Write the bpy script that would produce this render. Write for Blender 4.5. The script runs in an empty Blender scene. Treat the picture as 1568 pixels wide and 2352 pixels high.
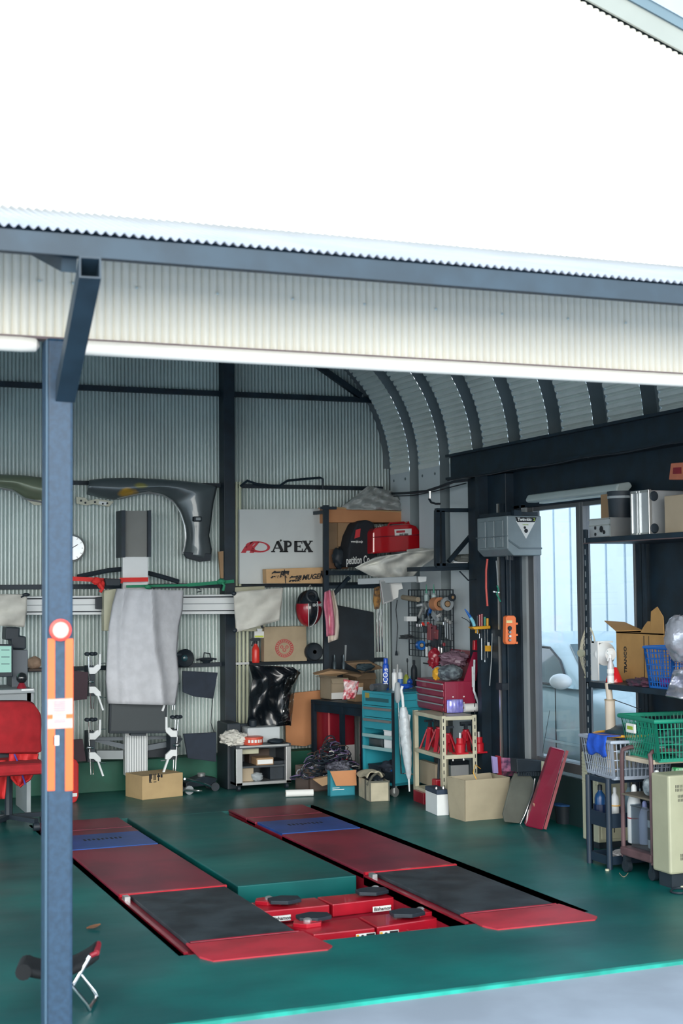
import bpy, math, random
from mathutils import Vector, Matrix, noise
random.seed(7)
R=math.radians
# ---------------------------------------------------------------- camera
sc=bpy.context.scene
H=1.68; YAW=R(22.09); PIT=R(3.014); ROL=R(-.525); FP=3281.0
fw=Vector((math.sin(YAW)*math.cos(PIT),math.cos(YAW)*math.cos(PIT),math.sin(PIT)))
rt=Vector((math.cos(YAW),-math.sin(YAW),0)); up=rt.cross(fw)
rt,up=rt*math.cos(ROL)+up*math.sin(ROL),up*math.cos(ROL)-rt*math.sin(ROL)
cam=bpy.data.objects.new('camera',bpy.data.cameras.new('camera')); sc.collection.objects.link(cam)
cam.matrix_world=Matrix(((rt.x,up.x,-fw.x,0),(rt.y,up.y,-fw.y,0),(rt.z,up.z,-fw.z,H),(0,0,0,1)))
cam.data.sensor_fit='VERTICAL'; cam.data.sensor_height=36; cam.data.lens=FP/2352*36
cam.data.clip_start=.1; cam.data.clip_end=300
cam.data.dof.use_dof=True; cam.data.dof.focus_distance=10.2; cam.data.dof.aperture_fstop=3.2
sc.camera=cam
# ---------------------------------------------------------------- light
w=bpy.data.worlds.new('sky'); sc.world=w; w.use_nodes=True
nt=w.node_tree; nt.nodes.clear()
tc=nt.nodes.new('ShaderNodeTexCoord'); sx=nt.nodes.new('ShaderNodeSeparateXYZ'); cr=nt.nodes.new('ShaderNodeValToRGB')
bg=nt.nodes.new('ShaderNodeBackground'); wo=nt.nodes.new('ShaderNodeOutputWorld')
nt.links.new(tc.outputs['Generated'],sx.inputs[0]); nt.links.new(sx.outputs['Z'],cr.inputs[0])
nt.links.new(cr.outputs[0],bg.inputs[0]); nt.links.new(bg.outputs[0],wo.inputs[0])
cr.color_ramp.elements[0].position=0; cr.color_ramp.elements[0].color=(.88,.95,1,1)
cr.color_ramp.elements[1].position=.6; cr.color_ramp.elements[1].color=(.50,.60,.70,1)
bg.inputs[1].default_value=3.4
sun=bpy.data.objects.new('sun',bpy.data.lights.new('sun','SUN')); sc.collection.objects.link(sun)
sun.data.energy=4.0; sun.data.angle=R(50); sun.data.color=(1,.94,.84)
sun.rotation_euler=Vector((.30,1,-.24)).to_track_quat('-Z','Y').to_euler()
sc.view_settings.view_transform='Standard'; sc.view_settings.look='None'
sc.view_settings.gamma=1; sc.view_settings.use_curve_mapping=False
sc.view_settings.exposure=0.0
# ---------------------------------------------------------------- pixel helpers: a photo pixel's ray met with a real plane
CP=Vector((0,0,H))
def ray(x,y): return fw+rt*((x-784)/FP)-up*((y-1176)/FP)
def GY(x,y,Y): d=ray(x,y); return CP+d*(Y/d.y)
def GX(x,y,X): d=ray(x,y); return CP+d*(X/d.x)
def GZ(x,y,z=0): d=ray(x,y); return CP+d*((z-H)/d.z)
def hx(px,P,d):
    q=P-CP; k=(px-784)/FP; return (k*q.dot(fw)-q.dot(rt))/(d.dot(rt)-k*d.dot(fw))
def hz(py,P):
    q=P-CP; k=-(py-1176)/FP; d=Vector((0,0,1)); return (k*q.dot(fw)-q.dot(up))/(d.dot(up)-k*d.dot(fw))
def qb(x,y,z0,yt,xl,xr,rot=0,P=None):
    """near bottom corner, width along the right face, depth along the left face, height"""
    P=P or GZ(x,y,z0); a=R(rot); dr=Vector((math.cos(a),math.sin(a),0)); dl=Vector((-math.sin(a),math.cos(a),0))
    o=(P,a,hx(xr,P,dr),hx(xl,P,dl),hz(yt,P))
    if min(o[2:])<.02: print('QB',x,y,[round(v,3) for v in o[2:]])
    return o[0],a,max(.03,o[2]),max(.03,o[3]) if o[3]>0 else .2,max(.02,o[4])
# ---------------------------------------------------------------- materials
def lin(c): return tuple((v/255/12.92 if v/255<=.04045 else ((v/255+.055)/1.055)**2.4) for v in c[:3])+(1,)
MT={}
def mat(n,c,ro=.6,me=0,nz=0,ns=8,bp=0,c2=None,tr=0,em=None,al=1,coat=0,co='Object'):
    if n in MT: return MT[n]
    m=bpy.data.materials.new(n); m.use_nodes=True; t=m.node_tree; b=t.nodes['Principled BSDF']
    b.inputs['Base Color'].default_value=lin(c); b.inputs['Roughness'].default_value=ro; b.inputs['Metallic'].default_value=me
    b.inputs['Transmission Weight'].default_value=tr; b.inputs['Coat Weight'].default_value=coat; b.inputs['Alpha'].default_value=al
    if em: b.inputs['Emission Color'].default_value=lin(c); b.inputs['Emission Strength'].default_value=em
    tx=t.nodes.new('ShaderNodeTexCoord'); no=t.nodes.new('ShaderNodeTexNoise'); no.inputs['Scale'].default_value=ns; no.inputs['Detail'].default_value=5
    t.links.new(tx.outputs[co],no.inputs['Vector'])
    r=t.nodes.new('ShaderNodeValToRGB'); a=lin(c); k=max(nz,.03)
    d=lin(c2) if c2 else tuple(v*(1-k) for v in a[:3])+(1,)
    r.color_ramp.elements[0].position=.38; r.color_ramp.elements[1].position=.62
    r.color_ramp.elements[0].color=d; r.color_ramp.elements[1].color=tuple(min(1,v*(1+k*.4)) for v in a[:3])+(1,)
    t.links.new(no.outputs['Fac'],r.inputs[0]); t.links.new(r.outputs[0],b.inputs['Base Color'])
    if bp:
        bu=t.nodes.new('ShaderNodeBump'); bu.inputs['Strength'].default_value=bp; bu.inputs['Distance'].default_value=.02
        t.links.new(no.outputs['Fac'],bu.inputs['Height']); t.links.new(bu.outputs[0],b.inputs['Normal'])
    MT[n]=m; return m
def glassmat(n,c,f=.1,ro=.02):
    m=bpy.data.materials.new(n); m.use_nodes=True; t=m.node_tree; t.nodes.clear()
    a=t.nodes.new('ShaderNodeBsdfTransparent'); a.inputs[0].default_value=lin(c)
    g=t.nodes.new('ShaderNodeBsdfGlossy'); g.inputs['Roughness'].default_value=ro
    x=t.nodes.new('ShaderNodeMixShader'); o=t.nodes.new('ShaderNodeOutputMaterial'); x.inputs[0].default_value=f
    t.links.new(a.outputs[0],x.inputs[1]); t.links.new(g.outputs[0],x.inputs[2]); t.links.new(x.outputs[0],o.inputs[0])
    MT[n]=m; return m
BLK=mat('black_steel',(14,36,50),.5,0,.3)
DK=mat('dark_plastic',(30,42,52),.55,0,.2)
BLU=mat('navy_painted_steel',(38,66,90),.45,0,.22,45)
WHT=mat('white_painted_corrugated_sheet',(240,236,222),.5,0,.04,2)
CREAM=mat('cream_white',(250,246,236),.4)
GAL=mat('galvanised_sheet',(206,218,216),.42,.3,.12,1.5)
GALD=mat('shaded_seam_steel',(112,124,128),.5,.3,.15,3)  # darker than the sheet: groove shade between arch panels put into the colour
LWALL=mat('pale_grey_wall_panel',(206,216,220),.6,0,.06,2)
ALU=mat('aluminium',(205,208,208),.3,.8,.05)
CHR=mat('chrome',(225,228,230),.12,1,.03)
RED=mat('red_paint',(176,22,42),.35,0,.2,5,coat=.3)
DRED=mat('dark_red_paint',(140,26,44),.35,0,.2,4,coat=.3)
RAMP=mat('worn_red_ramp_paint',(124,34,54),.42,0,.28,2.5,c2=(98,28,46))
BLUP=mat('blue_ramp_paint',(30,74,146),.42,0,.25,4)
GRN=mat('green_floor_paint',(10,104,96),.4,0,.3,2)
CARD=mat('cardboard',(160,130,98),.85,0,.12,3)
CARDL=mat('pale_cardboard',(166,152,130),.85,0,.12,3)
ORC=mat('orange_cardboard',(196,138,96),.85,0,.1,3)
WP=mat('white_plastic',(225,230,232),.4)
GREYP=mat('grey_plastic',(150,158,162),.5)
LGREY=mat('light_grey_cloth',(198,200,206),.9,0,.08,12,.3)
CLOTH=mat('off_white_cloth',(205,204,196),.9,0,.1,8,.3)
NAVYC=mat('dark_navy_board',(34,44,58),.8,0,.2)
CRMP=mat('cream_enamel',(184,184,160),.45,0,.08)
TEAL=mat('teal_blue_enamel',(48,150,168),.4,0,.15,3)
INK=mat('black_ink',(20,24,30),.6)
RINK=mat('red_ink',(186,50,62),.6)
ORG=mat('orange_plastic',(238,120,62),.45)
YEL=mat('yellow_plastic',(232,172,50),.45)
PAPER=mat('white_paper',(228,230,228),.8)
BLUEP=mat('blue_plastic',(24,96,176),.35)
GRP=mat('green_plastic',(18,128,104),.4)
CLR=glassmat('clear_film',(205,212,216),.22,.2)
GLS=glassmat('window_glass',(246,248,250),.05)
# ---------------------------------------------------------------- mesh builder
class M:
    def __init__(s): s.v=[]; s.f=[]; s.k=[]; s.c=0
    def add(s,vs,fs):
        n=len(s.v); s.v+= [tuple(p) for p in vs]; s.f+=[tuple(i+n for i in f) for f in fs]; s.k+=[s.c]*len(fs); return s
    def box(s,x0,x1,y0,y1,z0,z1):
        vs=[(x,y,z) for z in(z0,z1) for y in(y0,y1) for x in(x0,x1)]
        return s.add(vs,[(0,2,3,1),(4,5,7,6),(0,1,5,4),(2,6,7,3),(0,4,6,2),(1,3,7,5)])
    def bar(s,a,b,w,h=None,upv=(0,0,1)):
        a=Vector(a);b=Vector(b);h=h or w;d=(b-a).normalized();u=Vector(upv)
        if abs(d.dot(u))>.99:u=Vector((0,1,0))
        x=d.cross(u).normalized();z=x.cross(d)
        vs=[p+x*i*w/2+z*j*h/2 for p in(a,b) for j in(-1,1) for i in(-1,1)]
        return s.add(vs,[(0,2,3,1),(4,5,7,6),(0,1,5,4),(2,6,7,3),(0,4,6,2),(1,3,7,5)])
    def tube(s,ps,r,n=8,cl=False):
        ps=[Vector(p) for p in ps]; N=len(ps); rr=r if isinstance(r,(list,tuple)) else [r]*N; base=len(s.v); pu=None
        for i,p in enumerate(ps):
            a=ps[i-1] if (i or cl) else p; b=ps[(i+1)%N] if (i<N-1 or cl) else p
            d=(b-a).normalized() if (b-a).length>1e-9 else Vector((0,0,1))
            u=pu or (Vector((0,0,1)) if abs(d.z)<.9 else Vector((0,1,0)))
            x=d.cross(u); x=x.normalized() if x.length>1e-6 else d.orthogonal().normalized(); u=x.cross(d).normalized(); pu=u
            for j in range(n):
                t=2*math.pi*j/n; s.v.append(tuple(p+(x*math.cos(t)+u*math.sin(t))*rr[i]))
        for i in range(N if cl else N-1):
            for j in range(n):
                q=(base+i*n+j,base+i*n+(j+1)%n,base+((i+1)%N)*n+(j+1)%n,base+((i+1)%N)*n+j); s.f.append(q); s.k.append(s.c)
        if not cl:
            s.f.append(tuple(base+j for j in range(n))[::-1]); s.f.append(tuple(base+(N-1)*n+j for j in range(n))); s.k+=[s.c]*2
        return s
    def lathe(s,pr,c=(0,0,0),n=16,ax='z',sx=1,sy=1):
        base=len(s.v); c=Vector(c)
        for r,h in pr:
            for j in range(n):
                t=2*math.pi*j/n; a,b=r*math.cos(t)*sx,r*math.sin(t)*sy
                s.v.append(tuple(c+Vector({'z':(a,b,h),'y':(a,h,b),'x':(h,a,b)}[ax])))
        for i in range(len(pr)-1):
            for j in range(n):
                s.f.append((base+i*n+j,base+i*n+(j+1)%n,base+(i+1)*n+(j+1)%n,base+(i+1)*n+j)); s.k.append(s.c)
        if pr[0][0]>1e-4: s.f.append(tuple(base+j for j in range(n))[::-1]); s.k.append(s.c)
        if pr[-1][0]>1e-4: s.f.append(tuple(base+(len(pr)-1)*n+j for j in range(n))); s.k.append(s.c)
        return s
    def prism(s,pts,off):
        """polygon of 3D points extruded by vector off"""
        n=len(pts); o=Vector(off); a=[Vector(p) for p in pts]
        fs=[tuple(range(n)),tuple(range(2*n-1,n-1,-1))]+[(i,i+n,(i+1)%n+n,(i+1)%n) for i in range(n)]
        return s.add(a+[p+o for p in a],fs)
    def grid(s,fn,nu,nv):
        base=len(s.v)
        for j in range(nv+1):
            for i in range(nu+1): s.v.append(tuple(fn(i/nu,j/nv)))
        for j in range(nv):
            for i in range(nu):
                a=base+j*(nu+1)+i; s.f.append((a,a+1,a+nu+2,a+nu+1)); s.k.append(s.c)
        return s
    def bn(s,u,v,nz,c):
        if not nz: return 1
        d=Vector((math.sin(math.pi*v)*math.cos(2*math.pi*u),math.sin(math.pi*v)*math.sin(2*math.pi*u),math.cos(math.pi*v)))
        return 1+nz*(1.6*noise.noise(d*1.7+Vector(c))+1.6*abs(noise.noise(d*3.7+Vector(c)*2))+.7*noise.noise(d*9))-nz*.3
    def ball(s,c,rx,ry,rz,n=12,m=8,nz=0):
        if nz: n*=2; m*=2
        return s.grid(lambda u,v:Vector(c)+s.bn(u,v,nz,c)*Vector((rx*math.sin(math.pi*v)*math.cos(2*math.pi*u),ry*math.sin(math.pi*v)*math.sin(2*math.pi*u),rz*math.cos(math.pi*v))),n,m)
MAT4={}
def _mk(m,name,ma,parent=None,loc=None,rz=0,world=False,sm=False,bev=0,sol=0,sub=0):
    if world:
        if parent is not None: inv=MAT4[parent.name].inverted()
        else: inv=(Matrix.Translation(loc)@Matrix.Rotation(rz,4,'Z')).inverted() if loc is not None else Matrix()
        m.v=[tuple(inv@Vector(p)) for p in m.v]
    me=bpy.data.meshes.new(name); me.from_pydata(m.v,[],m.f)
    ms=ma if isinstance(ma,(list,tuple)) else [ma]
    for x in ms: me.materials.append(x)
    if len(ms)>1: me.polygons.foreach_set('material_index',m.k)
    import bmesh
    b=bmesh.new(); b.from_mesh(me); bmesh.ops.recalc_face_normals(b,faces=b.faces); b.to_mesh(me); b.free()
    if sm: me.polygons.foreach_set('use_smooth',[True]*len(me.polygons)); me.set_sharp_from_angle(angle=R(42))
    o=bpy.data.objects.new(name,me); sc.collection.objects.link(o)
    L=Matrix()
    if loc is not None: o.location=loc; o.rotation_euler=(0,0,rz); L=Matrix.Translation(loc)@Matrix.Rotation(rz,4,'Z')
    if parent is not None: o.parent=parent; L=MAT4[parent.name]@L
    MAT4[o.name]=L
    if sub: k=o.modifiers.new('s','SUBSURF'); k.levels=k.render_levels=sub
    if sol: k=o.modifiers.new('t','SOLIDIFY'); k.thickness=sol; k.offset=0
    if bev: k=o.modifiers.new('b','BEVEL'); k.width=bev; k.segments=2; k.limit_method='ANGLE'
    return o
def P(m,name,ma,parent,label=None,**k):
    o=_mk(m,name,ma,parent,**k)
    if label: o['label']=label
    return o
def S(m,name,label,cat,ma,loc,rz=0,group=None,**k):
    o=_mk(m,name,ma,None,loc,rz,**k); o['label']=label; o['category']=cat
    if group: o['group']=group
    return o
def T(name,label,cat,loc,rz=0,group=None):
    o=bpy.data.objects.new(name,None); sc.collection.objects.link(o); o.location=loc; o.rotation_euler=(0,0,rz)
    o.empty_display_size=.1
    o['label']=label; o['category']=cat
    if group:o['group']=group
    MAT4[o.name]=Matrix.Translation(loc)@Matrix.Rotation(rz,4,'Z'); return o
def ST(m,name,ma,parent=None,loc=(0,0,0),**k):
    o=_mk(m,name,ma,parent,loc if parent is None else None,**k)
    if parent is None:o['kind']='structure'
    return o
def text(body,size,org,xd,yd,ma,parent,name='lettering',label=None,ex=.0008,sx=1,shear=0,al='LEFT',bold=0,world=True):
    c=bpy.data.curves.new('t','FONT'); c.body=body; c.size=size; c.extrude=ex/size*size; c.align_x=al; c.shear=shear; c.offset=bold; c.resolution_u=3
    o=bpy.data.objects.new('t',c); sc.collection.objects.link(o); bpy.context.view_layer.update()
    me=bpy.data.meshes.new_from_object(o.evaluated_get(bpy.context.evaluated_depsgraph_get()))
    X=Vector(xd).normalized(); Y_=Vector(yd).normalized(); Z=X.cross(Y_); og=Vector(org)
    mm=M(); mm.v=[tuple(og+X*(p.co.x*sx)+Y_*p.co.y+Z*p.co.z) for p in me.vertices]; mm.f=[tuple(p.vertices) for p in me.polygons]; mm.k=[0]*len(mm.f)
    bpy.data.objects.remove(o); bpy.data.curves.remove(c); bpy.data.meshes.remove(me)
    return P(mm,name,ma,parent,label,world=world)
def dup(o,d,label=None,parent=None,drot=0):
    c=o.copy(); sc.collection.objects.link(c)
    if parent is None: c.location=o.location+Vector(d)
    else: c.parent=parent
    if label: c['label']=label
    MAT4[c.name]=(MAT4[parent.name] if parent else Matrix())@Matrix.Translation(c.location)@Matrix.Rotation(c.rotation_euler.z,4,'Z')
    for ch in [q for q in sc.objects if q.parent==o]: dup(ch,(0,0,0),None,c)
    return c
def V(*a): return Vector(a)
# ================================================================ STRUCTURE
FY=5.45; BY=12.05; WX=5.31; PI=math.pi
def corr(x0,x1,y,z0,z1,pitch,amp,ztop=None,n=8):
    m=M(); N=int((x1-x0)/pitch*n)
    def zt(x): return ztop(x) if ztop else z1
    m.grid(lambda u,v:(x0+(x1-x0)*u, y-amp*(2*abs(math.sin(PI*(x1-x0)*u/pitch))**.75-1), z0 if v==0 else zt(x0+(x1-x0)*u)),N,1); return m
XR=1.9  # ridge
def roofz(x):  # inner roof line
    d=abs(x-XR); xs=WX-XR
    R0=1.25; a=R(71.4); xe=xs-R0+R0*math.cos(a); ze=2.72+R0*math.sin(a)
    if d>=xe: 
        q=min(1,max(0,(d-(xs-R0))/R0)); return 2.72+R0*math.sqrt(max(0,1-q*q))
    return ze+(xe-d)*math.tan(R(18.6))
# floor with the lift pit left open
FLO=mat('floor_paint',(0,100,96),.3,0,.3,1.1,c2=(2,78,78))
def floor_mat():
    m=FLO; t=m.node_tree; b=t.nodes['Principled BSDF']; b.inputs['Roughness'].default_value=.28; b.inputs['Specular IOR Level'].default_value=.32
    # worn grey patches towards the back
    tx=t.nodes.new('ShaderNodeTexCoord'); n=t.nodes.new('ShaderNodeTexNoise'); n.inputs['Scale'].default_value=.9; n.inputs['Detail'].default_value=9; n.inputs['Roughness'].default_value=.65
    mp=t.nodes.new('ShaderNodeMapping'); mp.inputs['Scale'].default_value=(.8,2.2,1); t.links.new(tx.outputs['Object'],mp.inputs[0]); t.links.new(mp.outputs[0],n.inputs['Vector'])
    r=t.nodes.new('ShaderNodeValToRGB'); r.color_ramp.elements[0].position=.47; r.color_ramp.elements[1].position=.66
    r.color_ramp.elements[0].color=(0,0,0,1); r.color_ramp.elements[1].color=(1,1,1,1)
    sp=t.nodes.new('ShaderNodeSeparateXYZ'); t.links.new(tx.outputs['Object'],sp.inputs[0])
    mr=t.nodes.new('ShaderNodeMapRange'); mr.inputs[1].default_value=9.2; mr.inputs[2].default_value=10.8; t.links.new(sp.outputs['Y'],mr.inputs[0])
    mu=t.nodes.new('ShaderNodeMath'); mu.operation='MULTIPLY'; t.links.new(r.outputs[0],mu.inputs[0]); t.links.new(mr.outputs[0],mu.inputs[1])
    mx=t.nodes.new('ShaderNodeMixRGB'); mx.inputs[2].default_value=lin((96,108,106))
    old=b.inputs['Base Color'].links[0].from_socket; t.links.new(old,mx.inputs[1]); t.links.new(mu.outputs[0],mx.inputs[0]); t.links.new(mx.outputs[0],b.inputs['Base Color'])
    mr2=t.nodes.new('ShaderNodeMapRange'); mr2.inputs[3].default_value=.24; mr2.inputs[4].default_value=.55; t.links.new(n.outputs['Fac'],mr2.inputs[0]); t.links.new(mr2.outputs[0],b.inputs['Roughness'])
floor_mat()
PX0,PX1,PY0,PY1=1.81,3.95,6.44,10.42
m=M(); 
for (a,b,c,d) in ((-1.5,PX0,FY,BY),(PX1,WX+.1,FY,BY),(PX0,PX1,FY,PY0),(PX0,PX1,PY1,BY)): m.box(a,b,c,d,-.12,0)
fl=ST(m,'floor',FLO)
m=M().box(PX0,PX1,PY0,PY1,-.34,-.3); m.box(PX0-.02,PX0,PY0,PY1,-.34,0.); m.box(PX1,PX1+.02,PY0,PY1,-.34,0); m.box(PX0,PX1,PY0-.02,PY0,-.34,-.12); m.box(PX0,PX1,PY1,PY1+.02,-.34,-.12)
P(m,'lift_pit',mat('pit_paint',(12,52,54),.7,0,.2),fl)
m=M().box(2.51,3.235,7.79,PY1,-.3,0); P(m,'raised_slab',FLO,fl,bev=.006)
m=M().box(-1.5,WX+.1,FY-.03,FY,-.1,.004); P(m,'floor_edge',mat('bright_green_edge_paint',(30,160,144),.5,0,.3,6),fl)
ST(M().box(-14,20,-22,FY-.03,-.14,-.012),'ground',mat('concrete_apron',(150,160,172),.8,0,.16,1.6,.15))
ST(M().box(WX+.1,20,FY-.03,26,-.14,-.05),'ground',mat('side_yard_concrete',(150,156,158),.85,0,.1,2))
# back wall, corrugated, with black frame members
m=corr(-1.5,5.36,BY,0,0,.032,.0105,lambda x:min(roofz(x)+.05,roofz(x)+.05))
wb=ST(m,'wall_back',GAL,sm=True)
ST(M().box(-1.5,5.4,BY+.03,BY+.06,0,4.9),'wall_back',mat('outer_board',(60,66,70),.8))
GI=[(3.373,3.417),(2.565,2.60),(1.685,1.725),(1.0,1.035)]
for z0,z1 in GI:
    P(M().box(-1.5,5.28,BY-.06,BY-.01,z0,z1),'wall_girt',BLK,wb)
for x0,x1 in ((3.725,3.825),(2.24,2.345),(-.2,-.09)):
    P(M().box(x0,x1,BY-.16,BY-.01,0,roofz((x0+x1)/2)+.02),'wall_column',BLK,wb,bev=.004)
a=GY(738,846,BY-.06); b=GY(828,910,BY-.06)
P(M().bar(a+(a-b)*.6,b,.05,.05,(0,1,0)),'diagonal_brace',BLK,wb)
P(M().box(2.0,4.7,11.84,12.03,0,.25),'green_curb',mat('green_curb_paint',(22,92,74),.6,0,.25,4),wb,bev=.005)
P(M().box(-1.4,2.0,11.84,12.03,0,.25),'green_curb',MT['green_curb_paint'],wb)
# roof and right wall from ribbed arch panels
def arch(off,crimp,z0,nn):
    pr=[(WX+off,z0),(WX+off,2.70)]; R0=1.25; a1=R(71.4)
    for i in range(nn+1):
        a=a1*i/nn; rr=R0+off
        if crimp: rr+=(-.003,-.003,.0,.022)[i%4]
        pr.append((WX-R0+rr*math.cos(a),2.72+rr*math.sin(a)))
    pr.append((XR,roofz(XR)+off))
    return pr+[(2*XR-x,z) for x,z in pr[::-1]]
def ribobj(Y,z0):
    m=M(); A=arch(0,True,z0,124); n=len(A)
    for i in range(n-1):
        m.c=0 if i in(0,n-2) else 2
        m.add([(A[i][0],Y,A[i][1]),(A[i+1][0],Y,A[i+1][1]),(A[i+1][0],Y-.42,A[i+1][1]),(A[i][0],Y-.42,A[i][1])],[(0,1,2,3)])
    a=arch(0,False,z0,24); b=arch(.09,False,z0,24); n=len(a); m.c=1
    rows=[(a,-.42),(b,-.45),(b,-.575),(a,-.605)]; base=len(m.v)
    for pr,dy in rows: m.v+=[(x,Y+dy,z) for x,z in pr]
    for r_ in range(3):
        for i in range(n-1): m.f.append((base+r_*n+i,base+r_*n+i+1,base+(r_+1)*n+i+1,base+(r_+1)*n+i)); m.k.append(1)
    return m
ce=ST(M().box(-1.6,5.5,FY+.02,BY+.06,5.25,5.3),'ceiling',MT['outer_board'])
ARS=mat('arch_sheet',(232,238,234),.42,.1,.08,3)
rib0={}
for k in range(-2,10):
    Y=11.285-.605*k; z0=0 if k<2 else 2.5
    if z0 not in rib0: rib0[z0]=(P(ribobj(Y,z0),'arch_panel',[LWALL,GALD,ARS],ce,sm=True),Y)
    else:
        c=rib0[z0][0].copy(); sc.collection.objects.link(c); c.location.y=Y-rib0[z0][1]
        if k==9: c.location.y+=.225; c.location.z=.012
b0=None
for k in range(-1,2):
    for dy in (-.08,-.33):
        q=M().lathe([(.001,-.006),(.011,-.005),(.013,0)],(WX,11.285-.605*k+dy,2.64),8,'x')
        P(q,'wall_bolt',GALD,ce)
ST(M().box(-1.62,-1.58,FY,BY,2.45,2.75),'wall_left',LWALL)
ST(M().box(-14,-1.5,FY-.03,26,-.14,-.012),'ground',MT['side_yard_concrete'] if 'side_yard_concrete' in MT else LWALL)
# right wall: window bays, black posts and the heavy header
wr=ST(M().box(WX-.02,WX+.14,FY,7.93,0,2.6),'wall_right',BLK)
P(M().box(WX-.03,WX+.14,7.93,9.32,0,.33),'window_wall_base',mat('dark_green_base',(24,52,54),.6),wr)
P(M().box(WX-.12,WX+.12,9.50,10.12,0,2.53),'wall_post',BLK,wr,bev=.004)
P(M().box(WX-.2,WX-.12,9.78,9.84,0,2.53),'door_track',BLK,wr)
P(M().box(WX-.155,WX-.125,9.56,9.58,0.3,2.3),'door_rail',ALU,wr)
P(M().box(WX-.155,WX-.125,9.52,9.535,0.3,2.3),'door_rail',BLK,wr)
for z in (.9,1.3,1.95): P(M().box(WX-.17,WX-.12,9.50,9.60,z,z+.05),'hinge_block',DK,wr)
P(M().box(WX-.05,WX+.14,FY,9.5,2.26,2.56),'window_header',BLK,wr)
def beam(x0,x1,y0,y1,z0,z1,t=.02):
    return M().box(x0,x1,y0,y1,z1-t,z1).box(x0,x1,y0,y1,z0,z0+t).box((x0+x1)/2+.03,(x0+x1)/2+.04,y0,y1,z0+t,z1-t)
P(beam(WX-.2,WX+.02,FY,10.35,2.535,2.74),'header_beam',BLK,wr)
P(M().box(WX-.16,WX-.15,FY,10.34,2.555,2.72),'beam_web',BLK,wr)
q=P(M().lathe([(.014,-.016),(.014,0)],(WX-.165,9.9,2.545),6,'x'),'beam_bolt',ALU,wr)
for k in range(1,12):
    c=q.copy(); sc.collection.objects.link(c); c.location.y=-.33*k
P(M().tube([(WX-.205,10.3-.25*i,2.53+.006*math.sin(i*1.7)) for i in range(20)],.007,6),'beam_cable',DK,wr)
P(M().box(WX+.145,WX+.16,FY,7.9,0,2.7).box(WX+.125,WX+.16,9.6,12.1,0,2.7),'bounce_panel',WHT,wr)  # unseen white panels added to bounce daylight onto the parked car
# sliding windows
FR=mat('window_frame_bronze',(96,100,104),.35,.3,.05)
def win(n,y0,y1,z0=.36,z1=2.26,left=.05,right=.05):
    o=bpy.data.objects.new(n,None); sc.collection.objects.link(o); o['kind']='structure'; o.location=(WX,y0,z0); MAT4[o.name]=Matrix.Translation(o.location)
    m=M().box(WX-.03,WX+.03,y1-left,y1,z0,z1); m.box(WX-.03,WX+.03,y0,y0+right,z0,z1); m.box(WX-.025,WX+.025,y0,y1,z0,z0+.07); m.box(WX-.025,WX+.025,y0,y1,z1-.03,z1)
    P(m,'window_frame',FR,o,world=True,bev=.003)
    P(M().box(WX-.003,WX+.003,y0+right,y1-left,z0+.07,z1-.03),'window_pane',GLS,o,world=True)
win('window_1',8.60,9.34,left=.09,right=.05); win('window_2',7.93,8.60,left=.04,right=.02)
P(M().box(WX-.05,WX-.03,9.33,9.39,.3,2.28),'window_jamb',GREYP,wr); P(M().box(WX-.05,WX-.03,9.42,9.50,.3,2.28),'window_jamb',DK,wr)
# facade above the opening, its flashing and the rain roof in front of it
def rake(x): return 4.321-.335*(x-3.394) if x>XR else 4.321-.335*(2*XR-3.394-x)*-1-.0
def rk(x): return 4.321-.335*(abs(x-XR)-(3.394-XR))
m=corr(-1.6,5.6,FY,2.645,0,.0325,.008,rk)
wf=ST(m,'wall_front',WHT,sm=True)
P(M().box(-1.6,5.6,FY+.03,FY+.05,2.66,3.3),'wall_lining',MT['outer_board'],wf)
P(M().box(-1.6,5.6,FY-.012,FY+.05,2.637,2.647),'wall_front_drip_edge',mat('brown_drip_edge',(120,104,108),.5),wf)
for sgn in (1,-1):
    def fx(x): return XR+sgn*(x-XR)
    pts=[V(fx(x),FY-.02,rk(x)+o) for x,o in ((XR,-.0),(5.75,0),(5.75,.1),(XR,.1))]
    P(M().prism(pts,(0,-.012,0)),'gable_fascia',CREAM if 0 else mat('fascia_cream',(138,144,138),.5),wf)
    pts=[V(fx(x),FY-.028,rk(x)+o) for x,o in ((XR,.1),(5.8,.1),(5.8,.15),(XR,.15))]
    P(M().prism(pts,(0,-.015,0)),'gable_capping',mat('capping_blue_grey',(92,114,124),.5),wf)
    pts=[V(fx(x),FY-.05,rk(x)+o) for x,o in ((XR,.15),(5.8,.15),(5.8,.6),(XR,.6))]
    P(M().prism(pts,(0,6.6,0)),'roof_edge',mat('roof_pale',(150,166,176),.5),wf)
# facade fixing screws
for X_ in [x*.32-1.4 for x in range(21)]:
    pass
q=P(M().lathe([(.001,-.004),(.006,-.003),(.006,0)],(.9,FY-.009,3.62),6,'y'),'sheet_screw',GAL,wf)
for i,(dx,dz) in enumerate([(d,h) for h in (0,-.76,.5) for d in (.07,.2,.45,.78,1.1,1.42,1.75,2.07,2.4,2.7)]):
    c=q.copy(); sc.collection.objects.link(c); c.location=(dx,0,dz)
# round white gutter pipe along the top of the opening, in two lengths
S(M().tube([(1.135,FY-.02,2.61),(5.55,FY-.02,2.61)],.029,14),'gutter_pipe','long cream pipe running under the white corrugated wall, right of the blue column','pipe',CREAM,(1.135,FY-.02,2.61),world=True,sm=True)
S(M().tube([(-1.5,FY-.02,2.61),(.9,FY-.02,2.61),(.955,FY-.02,2.61),(.968,FY-.02,2.611)],[.029,.029,.026,.012],14),'gutter_pipe','short cream pipe end left of the blue column','pipe',CREAM,(0,FY-.02,2.61),world=True,sm=True)
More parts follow.
